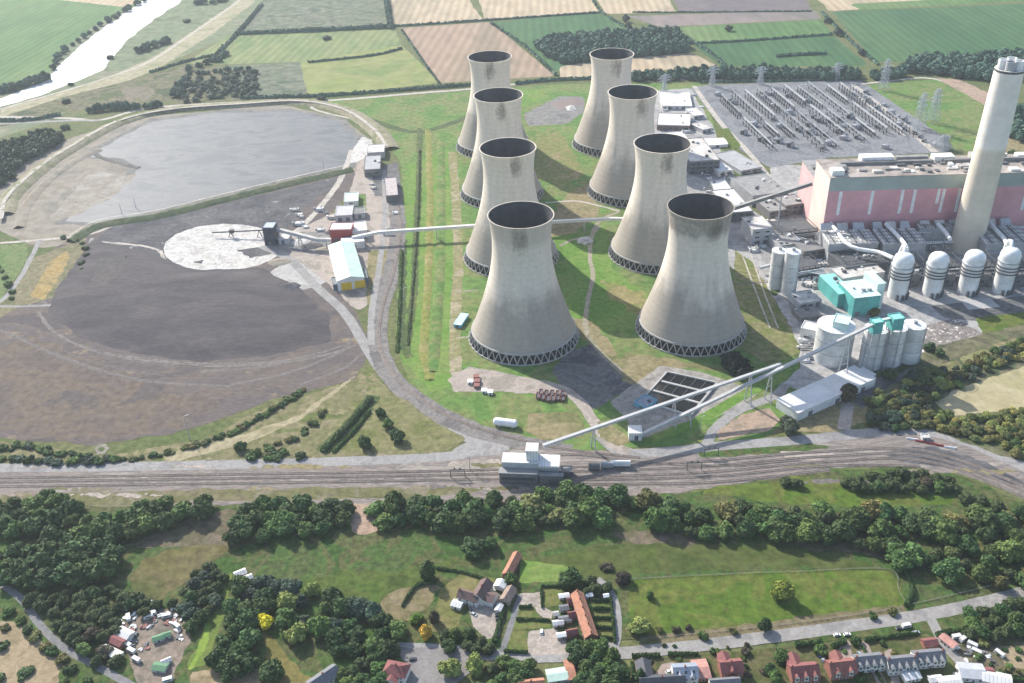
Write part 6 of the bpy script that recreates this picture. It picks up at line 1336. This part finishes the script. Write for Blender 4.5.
# field hedges: far boundary lines, each one hedge
def hedge(pts, wd, ht, label, col=FD, dens=1.6, ls=1.0, name='hedge', world=False, cat='hedge'):
    W = [Vector((p[0], p[1], 0)) if world else G(p[0], p[1], ht*.5) for p in pts]
    for p in W: p.z = 0
    S = spline(W, max(1.5, ls*1.5)) if len(W) > 2 else [W[0].lerp(W[1], i/40) for i in range(41)]
    V = []; Fc = []; k = 6; q = random.Random(len(pts)*7+int(W[0].x)); prof = [(-.5,0),(-.5,.6),(-.3,.92),(.3,.92),(.5,.6),(.5,0)]
    for i, p in enumerate(S):
        d = (S[min(i+1, len(S)-1)]-S[max(i-1, 0)]).normalized(); n = Vector((-d.y, d.x, 0)); f = .85+.4*mnoise.noise(p*.12)
        V += [p+n*(a*wd*.9*f)+Vector((0, 0, z*ht*.9*f)) for a, z in prof]
    n_ = len(S); Fc = [(i*k+j, i*k+j+1, (i+1)*k+j+1, (i+1)*k+j) for i in range(n_-1) for j in range(k-1)]+[tuple(range(k)), tuple((n_-1)*k+j for j in range(k-1, -1, -1))]
    L = sum((S[i+1]-S[i]).length for i in range(n_-1))
    for _ in range(int(min(6000, L*(wd+2*ht)*dens/(ls*ls)))):
        i = q.randrange(n_-1); d = (S[i+1]-S[i]).normalized(); n = Vector((-d.y, d.x, 0)); f = .85+.4*mnoise.noise(S[i]*.12); t = q.uniform(-math.pi*.5, math.pi*.5)
        p = S[i].lerp(S[i+1], q.random())+n*(math.sin(t)*wd*.55*f)+Vector((0, 0, ht*f*q.uniform(.1, 1) if abs(t) > 1.0 else ht*f*q.uniform(.88, 1.08)))
        nn = (n*math.sin(t)+Vector((q.gauss(0, .5), q.gauss(0, .5), math.cos(t)+q.gauss(0, .4)))).normalized(); a = nn.orthogonal().normalized(); b = nn.cross(a); s = ls*q.uniform(.5, 1.1); c = len(V)
        V += [p-a*s, p-b*s*.7, p+a*s, p+b*s*.7]; Fc.append((c, c+1, c+2, c+3))
    me = bpy.data.meshes.new(name); me.from_pydata([tuple(v) for v in V], [], Fc); me.materials.append(LEAF); o = bpy.data.objects.new(name, me); C.objects.link(o); o.color = (*col, 1)
    return tag(o, label, cat)
HL = [([(236,33),(330,29),(392,26)], 'far hedge along the lower edge of the grey-green field',9,6), ([(392,26),(484,20),(600,12)], 'far hedge between the brown ploughed field and the tan strips',4,3), ([(490,22),(525,46),(556,75)], 'far hedge along the right side of the brown ploughed field',5,3), ([(308,62),(372,55),(402,48)], 'far hedge across the pale green fields',4,3), ([(402,30),(424,62),(440,84)], 'faint hedge along the left side of the brown ploughed field',3,2), ([(385,-10),(388,10),(391,27)], 'far bushy hedge right of the grey-green field',10,8),
 ([(240,97),(320,95),(420,88),(475,84)], 'low dark hedge along the public road above the lagoon',6,4), ([(515,83),(560,79),(640,77)], 'low dark hedge along the public road behind the left column of towers',6,4), ([(632,12),(680,12),(812,11)], 'far hedge between the mauve field and the dark plough',3,2), ([(690,43),(750,40),(832,34)], 'far hedge between the two green fields right of the wood',4,3), ([(590,-6),(600,10),(625,26),(655,34)], 'far lane hedge winding between tan fields',4,3), ([(682,34),(710,52),(726,66)], 'far hedge at the right end of the tan strip below the wood',5,4),
 ([(776,56),(800,54),(826,53)], 'short dark hedge in the dark green field',5,4), ([(822,12),(850,40),(878,64)], 'far hedge along the diagonal track',5,4), ([(150,72),(182,62),(212,55)], 'low hedge between floodbank and scrub',6,3), ([(0,120),(30,119),(60,114)], 'low hedge by the road at the left edge',6,4), ([(210,60),(236,34),(262,4)], 'hedge running up the floodbank foot',7,4), ([(700,82),(770,81),(850,79)], 'low hedge along the far fence of the switchyard',3,2.5)]
for pts, lb, wd, ht in HL: hedge(pts, wd, ht, lb, FD, 1.2, 2.4)
hedge([(322,451),(348,425),(371,398)], 4.5, 3, 'straight dark hedge along the drain in the road triangle', DK, 1.6, .8)
hedge([(333,452),(354,430),(370,411)], 2.4, 2, 'thin second hedge parallel to the straight drain hedge', MD, 1.6, .8)
hedge([(420,150),(419,200),(416,250),(412,300),(408,345)], 2.0, 1.0, 'ragged line of low growth along the wet drain', (.06,.095,.03), 1.4, .9)
hedge([(402,250),(400,300),(397,352)], 2.4, 1.8, 'dark hedge between the old track bed and the drain', MD, 1.5, .9)
hedge([(728,357),(746,373)], 15, 11, 'dark clipped oblong hedge block beside the soot-ringed tower', (.013,.023,.018), 2.2, 1.0, 'hedge')
HN = [([(402,606),(416,586),(436,582)], 'thin hedge from the conical tree down to the farm lawn',2,2), ([(436,568),(462,572),(488,580)], 'low dark hedge at the top of the farm lawn',1.6,1.6), ([(506,600),(500,620),(494,642)], 'clipped hedge right of the gravel farm court',2.4,2.5), ([(541,586),(563,586)], 'clipped hedge at the top of the walled garden plot',1.2,2), ([(541,588),(542,607)], 'clipped hedge at the left of the walled garden plot',1.2,2), ([(516,619),(534,619),(550,620)], 'dark clipped hedge between two cut lawns left of the terrace',1.4,2), ([(519,607),(532,606)], 'short clipped hedge above the cut lawn left of the terrace',1.4,2), ([(504,651),(528,652)], 'dark clipped hedge along the lane below the cut lawn',1.4,2),
 ([(592,600),(612,600)], 'first cross hedge from the top in the gardens right of the terrace',1.4,2.2), ([(593,608.5),(613,609)], 'second cross hedge from the top in the gardens right of the terrace',1.4,2.2), ([(594,617.5),(613,618)], 'third cross hedge from the top in the gardens right of the terrace',1.4,2.2), ([(595,627),(614,628)], 'fourth cross hedge from the top in the gardens right of the terrace',1.4,2.2), ([(596,637),(614,638)], 'lowest cross hedge in the gardens right of the terrace',1.4,2.2), ([(610,596),(613,620),(615,642)], 'hedge along the side lane beside the terrace gardens',1.6,2.2),
 ([(632,656),(660,655)], 'garden hedge in front of the black slate roof',2,2.4), ([(668,654),(698,653)], 'garden hedge in front of the blue-grey roofed house',2,2.4), ([(795,645),(822,642)], 'garden hedge in front of the first red gabled house',3,3), ([(832,646),(846,641)], 'garden hedge in front of the second red gabled house',3,3), ([(864,640),(900,635),(918,633)], 'garden hedge in front of the grey roofed pairs',2,2.2), ([(936,634),(960,630),(975,628)], 'hedge below the lane at the caravan yard',3,3.2), ([(632,662),(634,682)], 'hedge at the left side of the black slate roof',2,2.2), ([(706,660),(712,680)], 'hedge right of the red tiled yard roof',1.6,2),
 ([(862,646),(872,664),(884,684)], 'hedge down the garden between the grey pairs',1.4,1.8), ([(998,672),(1012,678),(1040,680)], 'hedge under the sandy field corner',2.6,2.5), ([(906,568),(912,590),(906,606)], 'dark hedge right of the paddock',2.6,2.5)]
for pts, lb, wd, ht in HN: hedge(pts, wd, ht, lb, DK, 2.0, .7)
# paddock fence
def fence(pts, label):
    W = [G(*p) for p in pts]; S = spline(W, 4.0); t = thing('wire_fence', label, 'fence', S[0]); mp = pmat('weathered_wood', (.32, .29, .24), .9, .15, .6)
    po = MB(); ra = MB()
    for p in S: po.box(p.x-.12, p.x+.12, p.y-.12, p.y+.12, 0, 1.5)
    for a, b in zip(S[:-1], S[1:]):
        for z in (.6, 1.2): ra.bar(a+Vector((0, 0, z)), b+Vector((0, 0, z)), .08)
    po.build('posts', mp, t, world=True); ra.build('rail', mp, t, world=True)
fence([(630,580),(700,576),(800,572),(888,570),(898,590),(907,606)], 'post and rail fence round the top and right of the paddock')
fence([(640,640),(700,634),(800,623),(900,609)], 'post and rail fence along the lane side of the paddock')
fence([(907,606),(960,594),(1050,572)], 'post and rail fence along the lane right of the paddock')
# ================================================================== VILLAGE
m_brick = pmat('red_brick', (.30, .13, .095), .9, .15, .6, lines=3, axis=2); m_buff = pmat('buff_brick', (.45, .37, .29), .9, .12, .6, lines=3, axis=2); m_rend = pmat('white_render', (.72, .69, .64), .85, .08, .3)
r_or = pmat('orange_pantiles', (.38, .18, .115), .85, .2, .5, lines=1.6, axis=0); r_rd = pmat('red_tiles', (.22, .085, .08), .85, .18, .5, lines=1.6, axis=0); r_br = pmat('brown_tiles', (.15, .10, .09), .85, .2, .5, lines=1.6, axis=0); r_sl = pmat('grey_slate', (.16, .165, .18), .7, .15, .5, lines=1.6, axis=0); r_bl = pmat('black_slate', (.075, .078, .09), .7, .15, .5); r_pk = pmat('pink_tiles', (.46, .24, .20), .85, .15, .5, lines=1.6, axis=0)
m_wf = simple('window_white', (.75, .75, .73), .4)
def roof_gable(x, y, z, rise, mat, t, o=.35, cx=0, cy=0, along_x=True, name='roof'):
    h = z+rise; th = .22; m = MB()
    if along_x:
        for s in (-1, 1):
            m.add([(cx-x-o,cy+s*(y+o),z-.15),(cx+x+o,cy+s*(y+o),z-.15),(cx+x+o,cy,h),(cx-x-o,cy,h),(cx-x-o,cy+s*(y+o),z-.15+th),(cx+x+o,cy+s*(y+o),z-.15+th),(cx+x+o,cy,h+th),(cx-x-o,cy,h+th)], [(0,1,2,3),(4,7,6,5),(0,4,5,1),(1,5,6,2),(3,2,6,7),(0,3,7,4)])
    else:
        for s in (-1, 1):
            m.add([(cx+s*(x+o),cy-y-o,z-.15),(cx+s*(x+o),cy+y+o,z-.15),(cx,cy+y+o,h),(cx,cy-y-o,h),(cx+s*(x+o),cy-y-o,z-.15+th),(cx+s*(x+o),cy+y+o,z-.15+th),(cx,cy+y+o,h+th),(cx,cy-y-o,h+th)], [(0,1,2,3),(4,7,6,5),(0,4,5,1),(1,5,6,2),(3,2,6,7),(0,3,7,4)])
    return m.build(name, mat, t)
def house(px, py, L, W, rz, label, wall, roof, hw=5.0, rise=3.0, chim=1, win=3, dorm=0, ext=None, hip=False, cat='house', skyl=0, name='house', group=None):
    p = G(px, py, hw+rise*.5); t = thing(name, label, cat, (p.x, p.y, 0), R(rz), group); x, y = L/2, W/2
    MB().box(-x, x, -y, y, 0, hw).add([(-x,-y,hw),(-x,y,hw),(-x,0,hw+rise-.05),(x,-y,hw),(x,y,hw),(x,0,hw+rise-.05)], [(0,2,1),(3,4,5)] if not hip else []).build('wall', wall, t)
    if hip:
        o = .4; m = MB().add([(-x-o,-y-o,hw-.1),(x+o,-y-o,hw-.1),(x+o,y+o,hw-.1),(-x-o,y+o,hw-.1),(-x+y*.8,0,hw+rise),(x-y*.8,0,hw+rise)], [(0,1,5,4),(1,2,5),(2,3,4,5),(3,0,4),(3,2,1,0)]); rf = m.build('roof', roof, t)
    else: rf = roof_gable(x, y, hw, rise, roof, t)
    for i in range(chim):
        cx = 0 if chim == 1 else -x+.8+(L-1.6)*i/(chim-1)
        c = MB().box(cx-.45, cx+.45, -.4, .4, hw+rise-.8, hw+rise+1.3).build('chimney_stack', m_brick, t); MB().box(cx-.2, cx+.2, -.2, .2, hw+rise+1.303, hw+rise+1.8).build('chimney_pot', r_or, t)
    for s, n in ((-1, win), (1, win)):
        for lv in ((.32, .78) if hw > 4 else (.55,)):
            for i in range(n):
                xx = -x+L*(i+.5)/n
                f = MB().box(xx-.7, xx+.7, s*y-.06 if s < 0 else y+.003, -y-.003 if s < 0 else y+.06, hw*lv-.65, hw*lv+.65).build('window', m_wf, t)
                MB().box(xx-.56, xx+.56, s*(y+.09)-.02, s*(y+.09)+.02, hw*lv-.52, hw*lv+.52).build('pane', m_glass, f)
    MB().box(-.55, .55, -y-.08, -y-.004, 0, 2.1).build('door', m_dgrey, t)
    for i in range(dorm):
        xx = -x+L*(i+.5)/dorm
        MB().box(xx-1.1, xx+1.1, -y-.25, -y*.3, hw*.55, hw+1.0).add([(xx-1.1,-y-.25,hw+1.0),(xx+1.1,-y-.25,hw+1.0),(xx,-y-.25,hw+2.2)], [(0,1,2)]).build('gable_front', m_rend if dorm > 1 else wall, t)
        roof_gable(1.1, (y*.95)/2, hw+1.0, 1.25, roof, t, .2, xx, -y*.55, False, 'gable_roof')
        f = MB().box(xx-.6, xx+.6, -y-.33, -y-.253, hw*.72, hw*.72+1.2).build('window', m_glass, t)
    for i in range(skyl):
        xx = -x+L*(i+.5)/skyl; s = rise/y; yc = -y*.5; z = hw+rise*.5+.16
        MB().add([(xx-.7,yc-.7,z-.7*s),(xx+.7,yc-.7,z-.7*s),(xx+.7,yc+.7,z+.7*s),(xx-.7,yc+.7,z+.7*s),(xx-.7,yc-.7,z-.7*s+.12),(xx+.7,yc-.7,z-.7*s+.12),(xx+.7,yc+.7,z+.7*s+.12),(xx-.7,yc+.7,z+.7*s+.12)], [(3,2,1,0),(4,5,6,7),(0,1,5,4),(1,2,6,5),(2,3,7,6),(3,0,4,7)]).build('skylight', m_glass, t)
    if ext:
        ex, ey, ew, ed, eh, along = ext
        MB().box(ex-ew/2, ex+ew/2, ey-ed/2, ey+ed/2, 0, eh).build('wing', wall, t); roof_gable(ew/2, ed/2, eh, min(ew, ed)*.32, roof, t, .3, ex, ey, along, 'wing_roof')
        # gable ends of the wing
        r2 = min(ew, ed)*.32-.05
        if along: MB().add([(ex-ew/2,ey-ed/2,eh),(ex-ew/2,ey+ed/2,eh),(ex-ew/2,ey,eh+r2),(ex+ew/2,ey-ed/2,eh),(ex+ew/2,ey+ed/2,eh),(ex+ew/2,ey,eh+r2)], [(0,2,1),(3,4,5)]).build('wing_gable', wall, t)
        else: MB().add([(ex-ew/2,ey-ed/2,eh),(ex+ew/2,ey-ed/2,eh),(ex,ey-ed/2,eh+r2),(ex-ew/2,ey+ed/2,eh),(ex+ew/2,ey+ed/2,eh),(ex,ey+ed/2,eh+r2)], [(0,1,2),(3,5,4)]).build('wing_gable', wall, t)
    return t
house(512, 563, 19, 5.6, 68, 'long orange roofed barn with a pale end, above the farm court', m_brick, r_or, 3.6, 2.2, 0, 2, cat='barn', name='barn')
house(500.5, 583, 5.5, 6.5, 68, 'small white roofed end building at the foot of the orange barn', m_rend, m_whiter, 3.2, 1.4, 0, 1, cat='outbuilding', name='outbuilding')
house(469, 594, 13, 7.0, -22, 'brown roofed farmhouse wing lying along the gravel court', m_rend, r_br, 4.6, 2.8, 2, 3)
house(482, 588, 14, 8, 65, 'taller brown roofed farmhouse with its gable towards the meadow', m_rend, r_br, 5.4, 3.4, 1, 3, ext=(-2, -6.5, 8, 6, 4.4, False))
house(457, 603, 6, 5, -22, 'low white lean-to at the left end of the brown farmhouse', m_rend, m_whiter, 2.8, .9, 0, 1, cat='outbuilding', name='outbuilding')
house(508, 593, 11, 6, 65, 'brown roofed outbuilding right of the farm court', m_buff, pmat('light_brown_tiles', (.27, .20, .16), .85, .2, .5), 3.6, 2.2, 0, 2, cat='outbuilding', name='outbuilding')
house(499, 607, 5, 3.5, 70, 'small white roofed shed beside the two dark parked cars', m_rend, m_whiter, 2.6, .8, 0, 1, cat='shed', name='shed')
house(584, 613, 33, 7.2, -80, 'long orange roofed terrace of cottages between gardens', m_brick, r_or, 5.2, 3.0, 6, 9, cat='terrace', name='terraced_cottages')
for (px, py, lb) in ((573, 599, 'orange roofed rear wing at the top of the terrace'), (572, 631, 'orange roofed rear wing at the bottom of the terrace'), (574, 613, 'small orange roofed rear wing in the middle of the terrace')):
    house(px, py, 6.5, 4, 10, lb, m_brick, r_rd, 3.2, 1.8, 0, 1, cat='outbuilding', name='outbuilding')
for i, (px, py, L, W, m, lb) in enumerate(((564,595,6,3,m_tank,'white shed behind the upper end of the terrace'), (564,607,5,4,m_dgrey,'dark shed behind the upper terrace'), (565,618,7,4,r_sl,'grey-blue roofed shed in the middle of the terrace yards'), (558,622,6,3.5,m_greyc,'grey shed at the edge of the terrace yards'), (563,634,7,3,m_tank,'white awning roof in the lower terrace yard'), (589,594,4,3,m_tank,'small white shed at the top right of the terrace'), (606,595,3,2.5,m_tank,'small white hut beside the dark trees of the side lane'), (556,613,3,3,m_conc,'pale square hut on the garden court'), (557,674,11,8,m_mint,'pale green flat roofed shed below the lane'), (570,669,13,4.5,r_or,'narrow orange roofed shed below the lane'))):
    house(px, py, L if i != 9 else 4.5, W if i != 9 else 13, 8, lb, m_conc, m, 2.5, .7, 0, 1, cat='shed', name='shed')
house(531, 683, 14, 7, 4, 'orange roofed house cut by the bottom of the picture', m_brick, r_or, 4, 2.6, 1, 3)
house(396, 667, 13, 9.5, -16, 'white house with a red hipped roof at the car park', m_rend, r_rd, 5.2, 3.2, 1, 3, hip=True, ext=(-1, -6, 8, 4, 4.2, False))
house(323, 676, 17, 8.5, 42, 'grey roofed house half hidden by dark trees', m_rend, r_sl, 5, 3, 1, 4)
house(240, 572, 7, 4.5, 30, 'white roofed greenhouse at the head of the lawn strip, left of two', m_rend, m_whiter, 2.5, 1, 0, 1, cat='greenhouse', name='greenhouse'); house(247, 577, 6, 4, 30, 'white roofed greenhouse at the head of the lawn strip, right of two', m_rend, m_whiter, 2.5, 1, 0, 1, cat='greenhouse', name='greenhouse')
house(662, 679, 24, 8, 2, 'black slate roofed house with a wing towards the lane', m_buff, r_bl, 4.4, 3, 1, 4, ext=(-8, 8, 8, 12, 4.2, False))
house(685, 669, 13, 10, 2, 'blue-grey roofed house with skylights and white verges', m_rend, pmat('blue_grey_slate', (.25, .28, .34), .5, .15, .5), 5.0, 3.2, 1, 3, skyl=3, dorm=2)
house(701, 668, 8, 12, 4, 'flat looking pink tiled garage right of the blue-grey house', m_brick, r_pk, 3.6, 1.2, 0, 1, cat='garage', name='garage')
house(731, 664, 12, 9, 4, 'red roofed house with crossing gables and a white dormer', m_brick, r_rd, 5, 3.4, 1, 3, ext=(-2, 5.5, 6, 7, 4.8, False), dorm=1)
house(725, 681, 16, 6, 3, 'grey roofed house at the bottom edge below the red crossing gables', m_rend, r_sl, 4.4, 2.4, 0, 3)
house(804, 668, 15, 10, 4, 'large red roofed house with three white gables, nearest the pointed fir', m_brick, r_rd, 5.4, 3.8, 2, 4, dorm=3, ext=(-3, 7, 7, 8, 5.2, False))
house(842, 664, 14.5, 9.5, 5, 'red roofed house with two white gables, next to the grey roofed pairs', m_brick, pmat('dull_red_tiles', (.24, .10, .085), .85, .2, .5, lines=1.6, axis=0), 5.2, 3.6, 2, 4, dorm=2, ext=(0, 6.5, 6, 6, 5, False))
for (px, py, lb) in ((869, 658, 'grey slate semi-detached pair with white dormers, next to the red roofed house'), (901.5, 660, 'grey slate semi-detached pair with white dormers, middle of the three'), (929, 654, 'grey slate semi-detached pair with white dormers, beside the side lane')):
    house(px, py, 16, 8.5, 4, lb, m_rend, r_sl, 5.2, 3.2, 2, 6, dorm=4, group='grey slate pairs by the lane')
house(949, 640, 9, 5, -60, 'pink and white hut at the top of the caravan yard', m_rend, r_pk, 2.8, 1.4, 0, 2, cat='hut', name='hut')
house(972, 670, 13, 10, -8, 'grey flat roofed workshop right of the side lane', m_rend, pmat('pale_grey_roof', (.42, .43, .45), .6, .1, .3), 3.6, 1.2, 0, 2, cat='workshop', name='workshop')
house(997, 677, 14, 8, -20, 'white roofed building at the bottom right of the caravan yard', m_rend, m_whiter, 3.4, 1.4, 0, 2, cat='workshop', name='workshop')
house(988, 671, 6, 6, -10, 'small red roofed shed between two pale roofs', m_brick, r_rd, 2.8, 1.4, 0, 1, cat='shed', name='shed')
house(911, 674, 9, 6, 10, 'white conservatory roof in the garden below the middle grey pair', m_rend, m_whiter, 2.8, 1, 0, 2, cat='conservatory', name='conservatory'); house(936, 678, 7, 4, 5, 'small white shed in the garden by the side lane', m_rend, m_whiter, 2.6, .8, 0, 1, cat='shed', name='shed'); house(950, 681, 12, 7, 5, 'white roofed garage block at the bottom beside the side lane', m_rend, m_whiter, 3, 1, 0, 1, cat='garage', name='garage')
house(930, 641, 8, 5, 6, 'red roofed garage behind the third grey pair', m_brick, r_rd, 2.8, 1.5, 0, 1, cat='garage', name='garage')
# scrapyard
house(111, 651, 13.5, 5, -28, 'long cream roofed mobile home beside the lane', m_rend, pmat('cream_sheet', (.68, .63, .54), .6, .08, .3), 2.8, .7, 0, 3, cat='mobile home', name='mobile_home')
house(117, 640, 9, 5.5, -28, 'dark red roofed shed in the scrapyard', m_brick, r_rd, 3, 1.2, 0, 1, cat='shed', name='shed'); house(124, 632, 10, 6, -28, 'white roofed barn behind the dark red scrapyard shed', m_rend, m_whiter, 3.2, 1.2, 0, 2, cat='shed', name='shed')
def caravan(px, py, rz, label, mat=None, L=6.0):
    t = thing('caravan', label, 'caravan', G(px, py), R(rz), 'caravans and vans in the yards'); m = MB(); x, y = L/2, 1.15; mat = mat or pmat('caravan_white', (.60, .59, .56), .5, .1, .4)
    m.add([(-x,-y,.5),(x-.3,-y,.5),(x,-y,1.2),(x-.5,-y,2.5),(-x+.4,-y,2.6),(-x,y,.5),(x-.3,y,.5),(x,y,1.2),(x-.5,y,2.5),(-x+.4,y,2.6)], [(0,1,2,3,4),(9,8,7,6,5),(0,5,6,1),(1,6,7,2),(2,7,8,3),(3,8,9,4),(4,9,5,0)]); m.build('body', mat, t)
    MB().box(-x*.6, x*.5, -y-.03, -y+.01, 1.3, 2.0).build('window', m_glass, t)
    for s in (-1, 1): MB().tube([(0, s*.95, .35), (0, s*1.2, .35)], .35, 10).build('wheel', m_dsteel, t)
    MB().bar((x-.3, 0, .55), (x+1.1, 0, .5), .14).build('tow_bar', m_dsteel, t); return t
for px, py, rz, lb in ((129,619,-65,'white caravan end-on left in the scrapyard'), (149,618,20,'white caravan nearest the top of the scrapyard'), (152,615,20,'white caravan right behind its neighbour in the scrapyard'), (132,652,-30,'white caravan below the red shed'), (137,661,-30,'small white caravan at the near edge of the scrapyard trees'), (177,627,-40,'white caravan at the right of the scrapyard'), (167,617,15,'small white caravan by the brown slope of the scrapyard'), (149,605,60,'white caravan under the trees at the top of the scrapyard'), (168,681,20,'white caravan at the bottom of the scrapyard'), (128,646,-28,'pale caravan beside the dark red shed'),
                           (972,646,-40,'white caravan in the yard, upper of the slanted pair'), (976,653,-40,'white caravan in the yard, lower of the slanted pair'), (956,638,10,'white caravan beside the pink and white hut'), (963,640,30,'white caravan below the dark tree row'), (975,635,20,'small white caravan at the dark tree row'), (999,655,-60,'caravan beside the sandy field'), (983,681,-20,'white caravan at the very bottom of the yard')):
    caravan(px, py, rz, lb)
for px, py, L, W, rz, m, lb in ((158,637,6,4,20,pmat('green_tarp',(.10,.22,.12),.7),'green covered stack in the middle of the scrapyard'), (166,634,5,3.5,20,pmat('green_tarp',(.1,.2,.1)),'pale green covered stack right of the other one'), (160,666,8,5.5,-10,pmat('green_tarp',(.1,.2,.1)),'green roofed shed at the bottom of the scrapyard'), (166,660,5,3,30,m_greyc,'grey shed behind the green roofed shed')):
    house(px, py, L, W, rz, lb, m_greyc, m, 2.2, .8, 0, 1, cat='shed', name='shed')
for i in range(70):
    px, py = tq.uniform(120, 182), tq.uniform(608, 650)
    if px > 150 and py > 626 and px < 172: continue
    t = thing('scrap_stack', 'small stack of mixed scrap among the sheds and caravans', 'scrap', G(px, py), tq.uniform(0, 3), 'stacks of scrap in the yard'); m = MB()
    for k in range(5): a, b, z = tq.uniform(-1.4, 1.4), tq.uniform(-1, 1), tq.uniform(0, .8); m.box(a-.8, a+.8, b-.5, b+.5, z*0+.01*k, z+.5)
    m.build('scrap_body', tq.choice([m_steel, m_cdark, m_brown, m_tank, m_tank, m_dsteel]), t)
for i in range(46):
    px, py = (tq.uniform(640, 930), tq.uniform(640, 682)) if i < 30 else (tq.uniform(960, 1020), tq.uniform(634, 682))
    tree(px, py, tq.uniform(1.2, 2.6), tq.uniform(2, 3.6), tq.choice([DK, MD, OL, BR]), 'small garden shrub among the houses along the lane' if i < 30 else 'small shrub among the caravans in the yard', 'garden shrubs of the village', CS, 'garden_shrub', 'shrub', None, False)
for i in range(22):
    px, py = tq.uniform(956, 1000), tq.uniform(634, 664)
    t = thing('scrap_stack', 'small heap of mixed belongings among the caravans by the side lane', 'scrap', G(px, py), tq.uniform(0, 3), 'heaps in the caravan yard'); m = MB()
    for k in range(4): a, b = tq.uniform(-1.3, 1.3), tq.uniform(-.9, .9); m.box(a-.8, a+.8, b-.5, b+.5, .01*k, .5+tq.uniform(0, .8))
    m.build('scrap_body', tq.choice([m_steel, m_cdark, m_tank, m_tank, m_dsteel]), t)
# cars
PAINT = {'white': simple('white_car_paint', (.75, .75, .74), .25), 'silver': simple('silver_car_paint', (.45, .46, .47), .3, .4), 'dark': simple('dark_car_paint', (.03, .035, .045), .25), 'red': simple('red_car_paint', (.35, .03, .03), .25), 'blue': simple('blue_car_paint', (.05, .10, .28), .25)}
m_tyre = simple('tyre_rubber', (.02, .02, .02), .9)
def car(px, py, rz, col, label):
    t = thing('parked_car', label, 'car', G(px, py), R(rz), 'cars of the village'); p = PAINT[col]
    prof = [(-2.1,.35),(-2.15,.8),(-1.9,.95),(2.0,.75),(2.15,.55),(2.1,.35)]
    def ext(pr, y, nm, mt, yt=None):
        n = len(pr); m = MB(); m.add([(a, -y, z) for a, z in pr]+[(a, y, z) for a, z in pr], [tuple(range(n))[::-1], tuple(range(n, 2*n))]+[(i, (i+1) % n, n+(i+1) % n, n+i) for i in range(n)]); return m.build(nm, mt, t)
    ext(prof, .88, 'body', p); ext([(-1.9,.93),(-1.5,1.38),(.35,1.4),(1.15,.85)], .76, 'window_glass', m_glass); ext([(-1.45,1.385),(.32,1.405),(.3,1.47),(-1.4,1.46)], .72, 'roof', p)
    for a in (-1.3, 1.35):
        for s in (-1, 1): MB().tube([(a, s*.72, .33), (a, s*.9, .33)], .33, 10).build('wheel', m_tyre, t)
    return t
for c in ((837,635.5,8,'white','white car at the kerb by the dark bush, left of two'), (847,635,8,'white','white car at the kerb by the dark bush, right of two'), (899,629,8,'dark','dark car behind the white van on the lane'), (541.6,632.5,88,'white','white car on the gravel court left of the terrace'), (498.5,616,5,'dark','dark car by the clipped hedge, upper of two'), (499,620,5,'dark','dark car by the clipped hedge, lower of two'), (471,611,-60,'dark','dark car parked alone on the gravel farm court'), (474,615,-40,'silver','silver car next to the dark car on the farm court'), (820,655,60,'blue','blue car on the drive between the red roofed houses'), (823,660,60,'silver','silver car on the drive between the red roofed houses'), (669,672,30,'white','white car on the pink drive by the black slate roof'), (916,633,8,'silver','silver car by the lane hedge'), (957,676,-60,'white','white car on the side lane near the bottom'), (405,672,20,'silver','silver car beside the red hipped roof'), (413,660,10,'dark','dark car at the edge of the car park'), (860,655,-60,'silver','silver car between garden hedge and grey pair'), (492,600,60,'white','white car by the brown outbuilding')): car(*c)
caravan(906, 627, 10, 'white van parked on the lane verge', None, 5.6)
for i, (px, py, lb) in enumerate(((488,588,'white garden table set nearest the tall brown gable'), (492,591,'white garden table set in the middle of the farm terrace'), (495,586,'white garden table set nearest the orange barn'), (490,595,'white garden table set closest to the court'))):
    t = thing('garden_table', lb, 'table', G(px, py), .4*i, 'white garden tables'); MB().lathe([(1.0, .72), (1.0, .78), (.05, .79)], 16).build('table_top', m_tank, t); MB().lathe([(.12, 0), (.12, .72)], 8).build('leg', m_steel, t)
    for s in (-1, 1): MB().box(s*1.7-.3, s*1.7+.3, -1, 1, .4, .48).build('seat', m_tank, t)
# ================================================================== AIR
hm = bpy.data.materials.new('haze_air'); hm.use_nodes = True; nt = hm.node_tree
for n in list(nt.nodes):
    if n.type != 'OUTPUT_MATERIAL': nt.nodes.remove(n)
pv = nt.nodes.new('ShaderNodeVolumePrincipled'); pv.inputs['Color'].default_value = (.86, .93, 1, 1); pv.inputs['Density'].default_value = .00006; pv.inputs['Anisotropy'].default_value = .25
nt.links.new(pv.outputs[0], nt.nodes['Material Output'].inputs['Volume'])
o = MB().box(-9500, 9500, -2000, 12500, -1.5, 445).build('haze', hm); tag(o, 'thin pale haze over the whole plain', None, None, 'stuff')
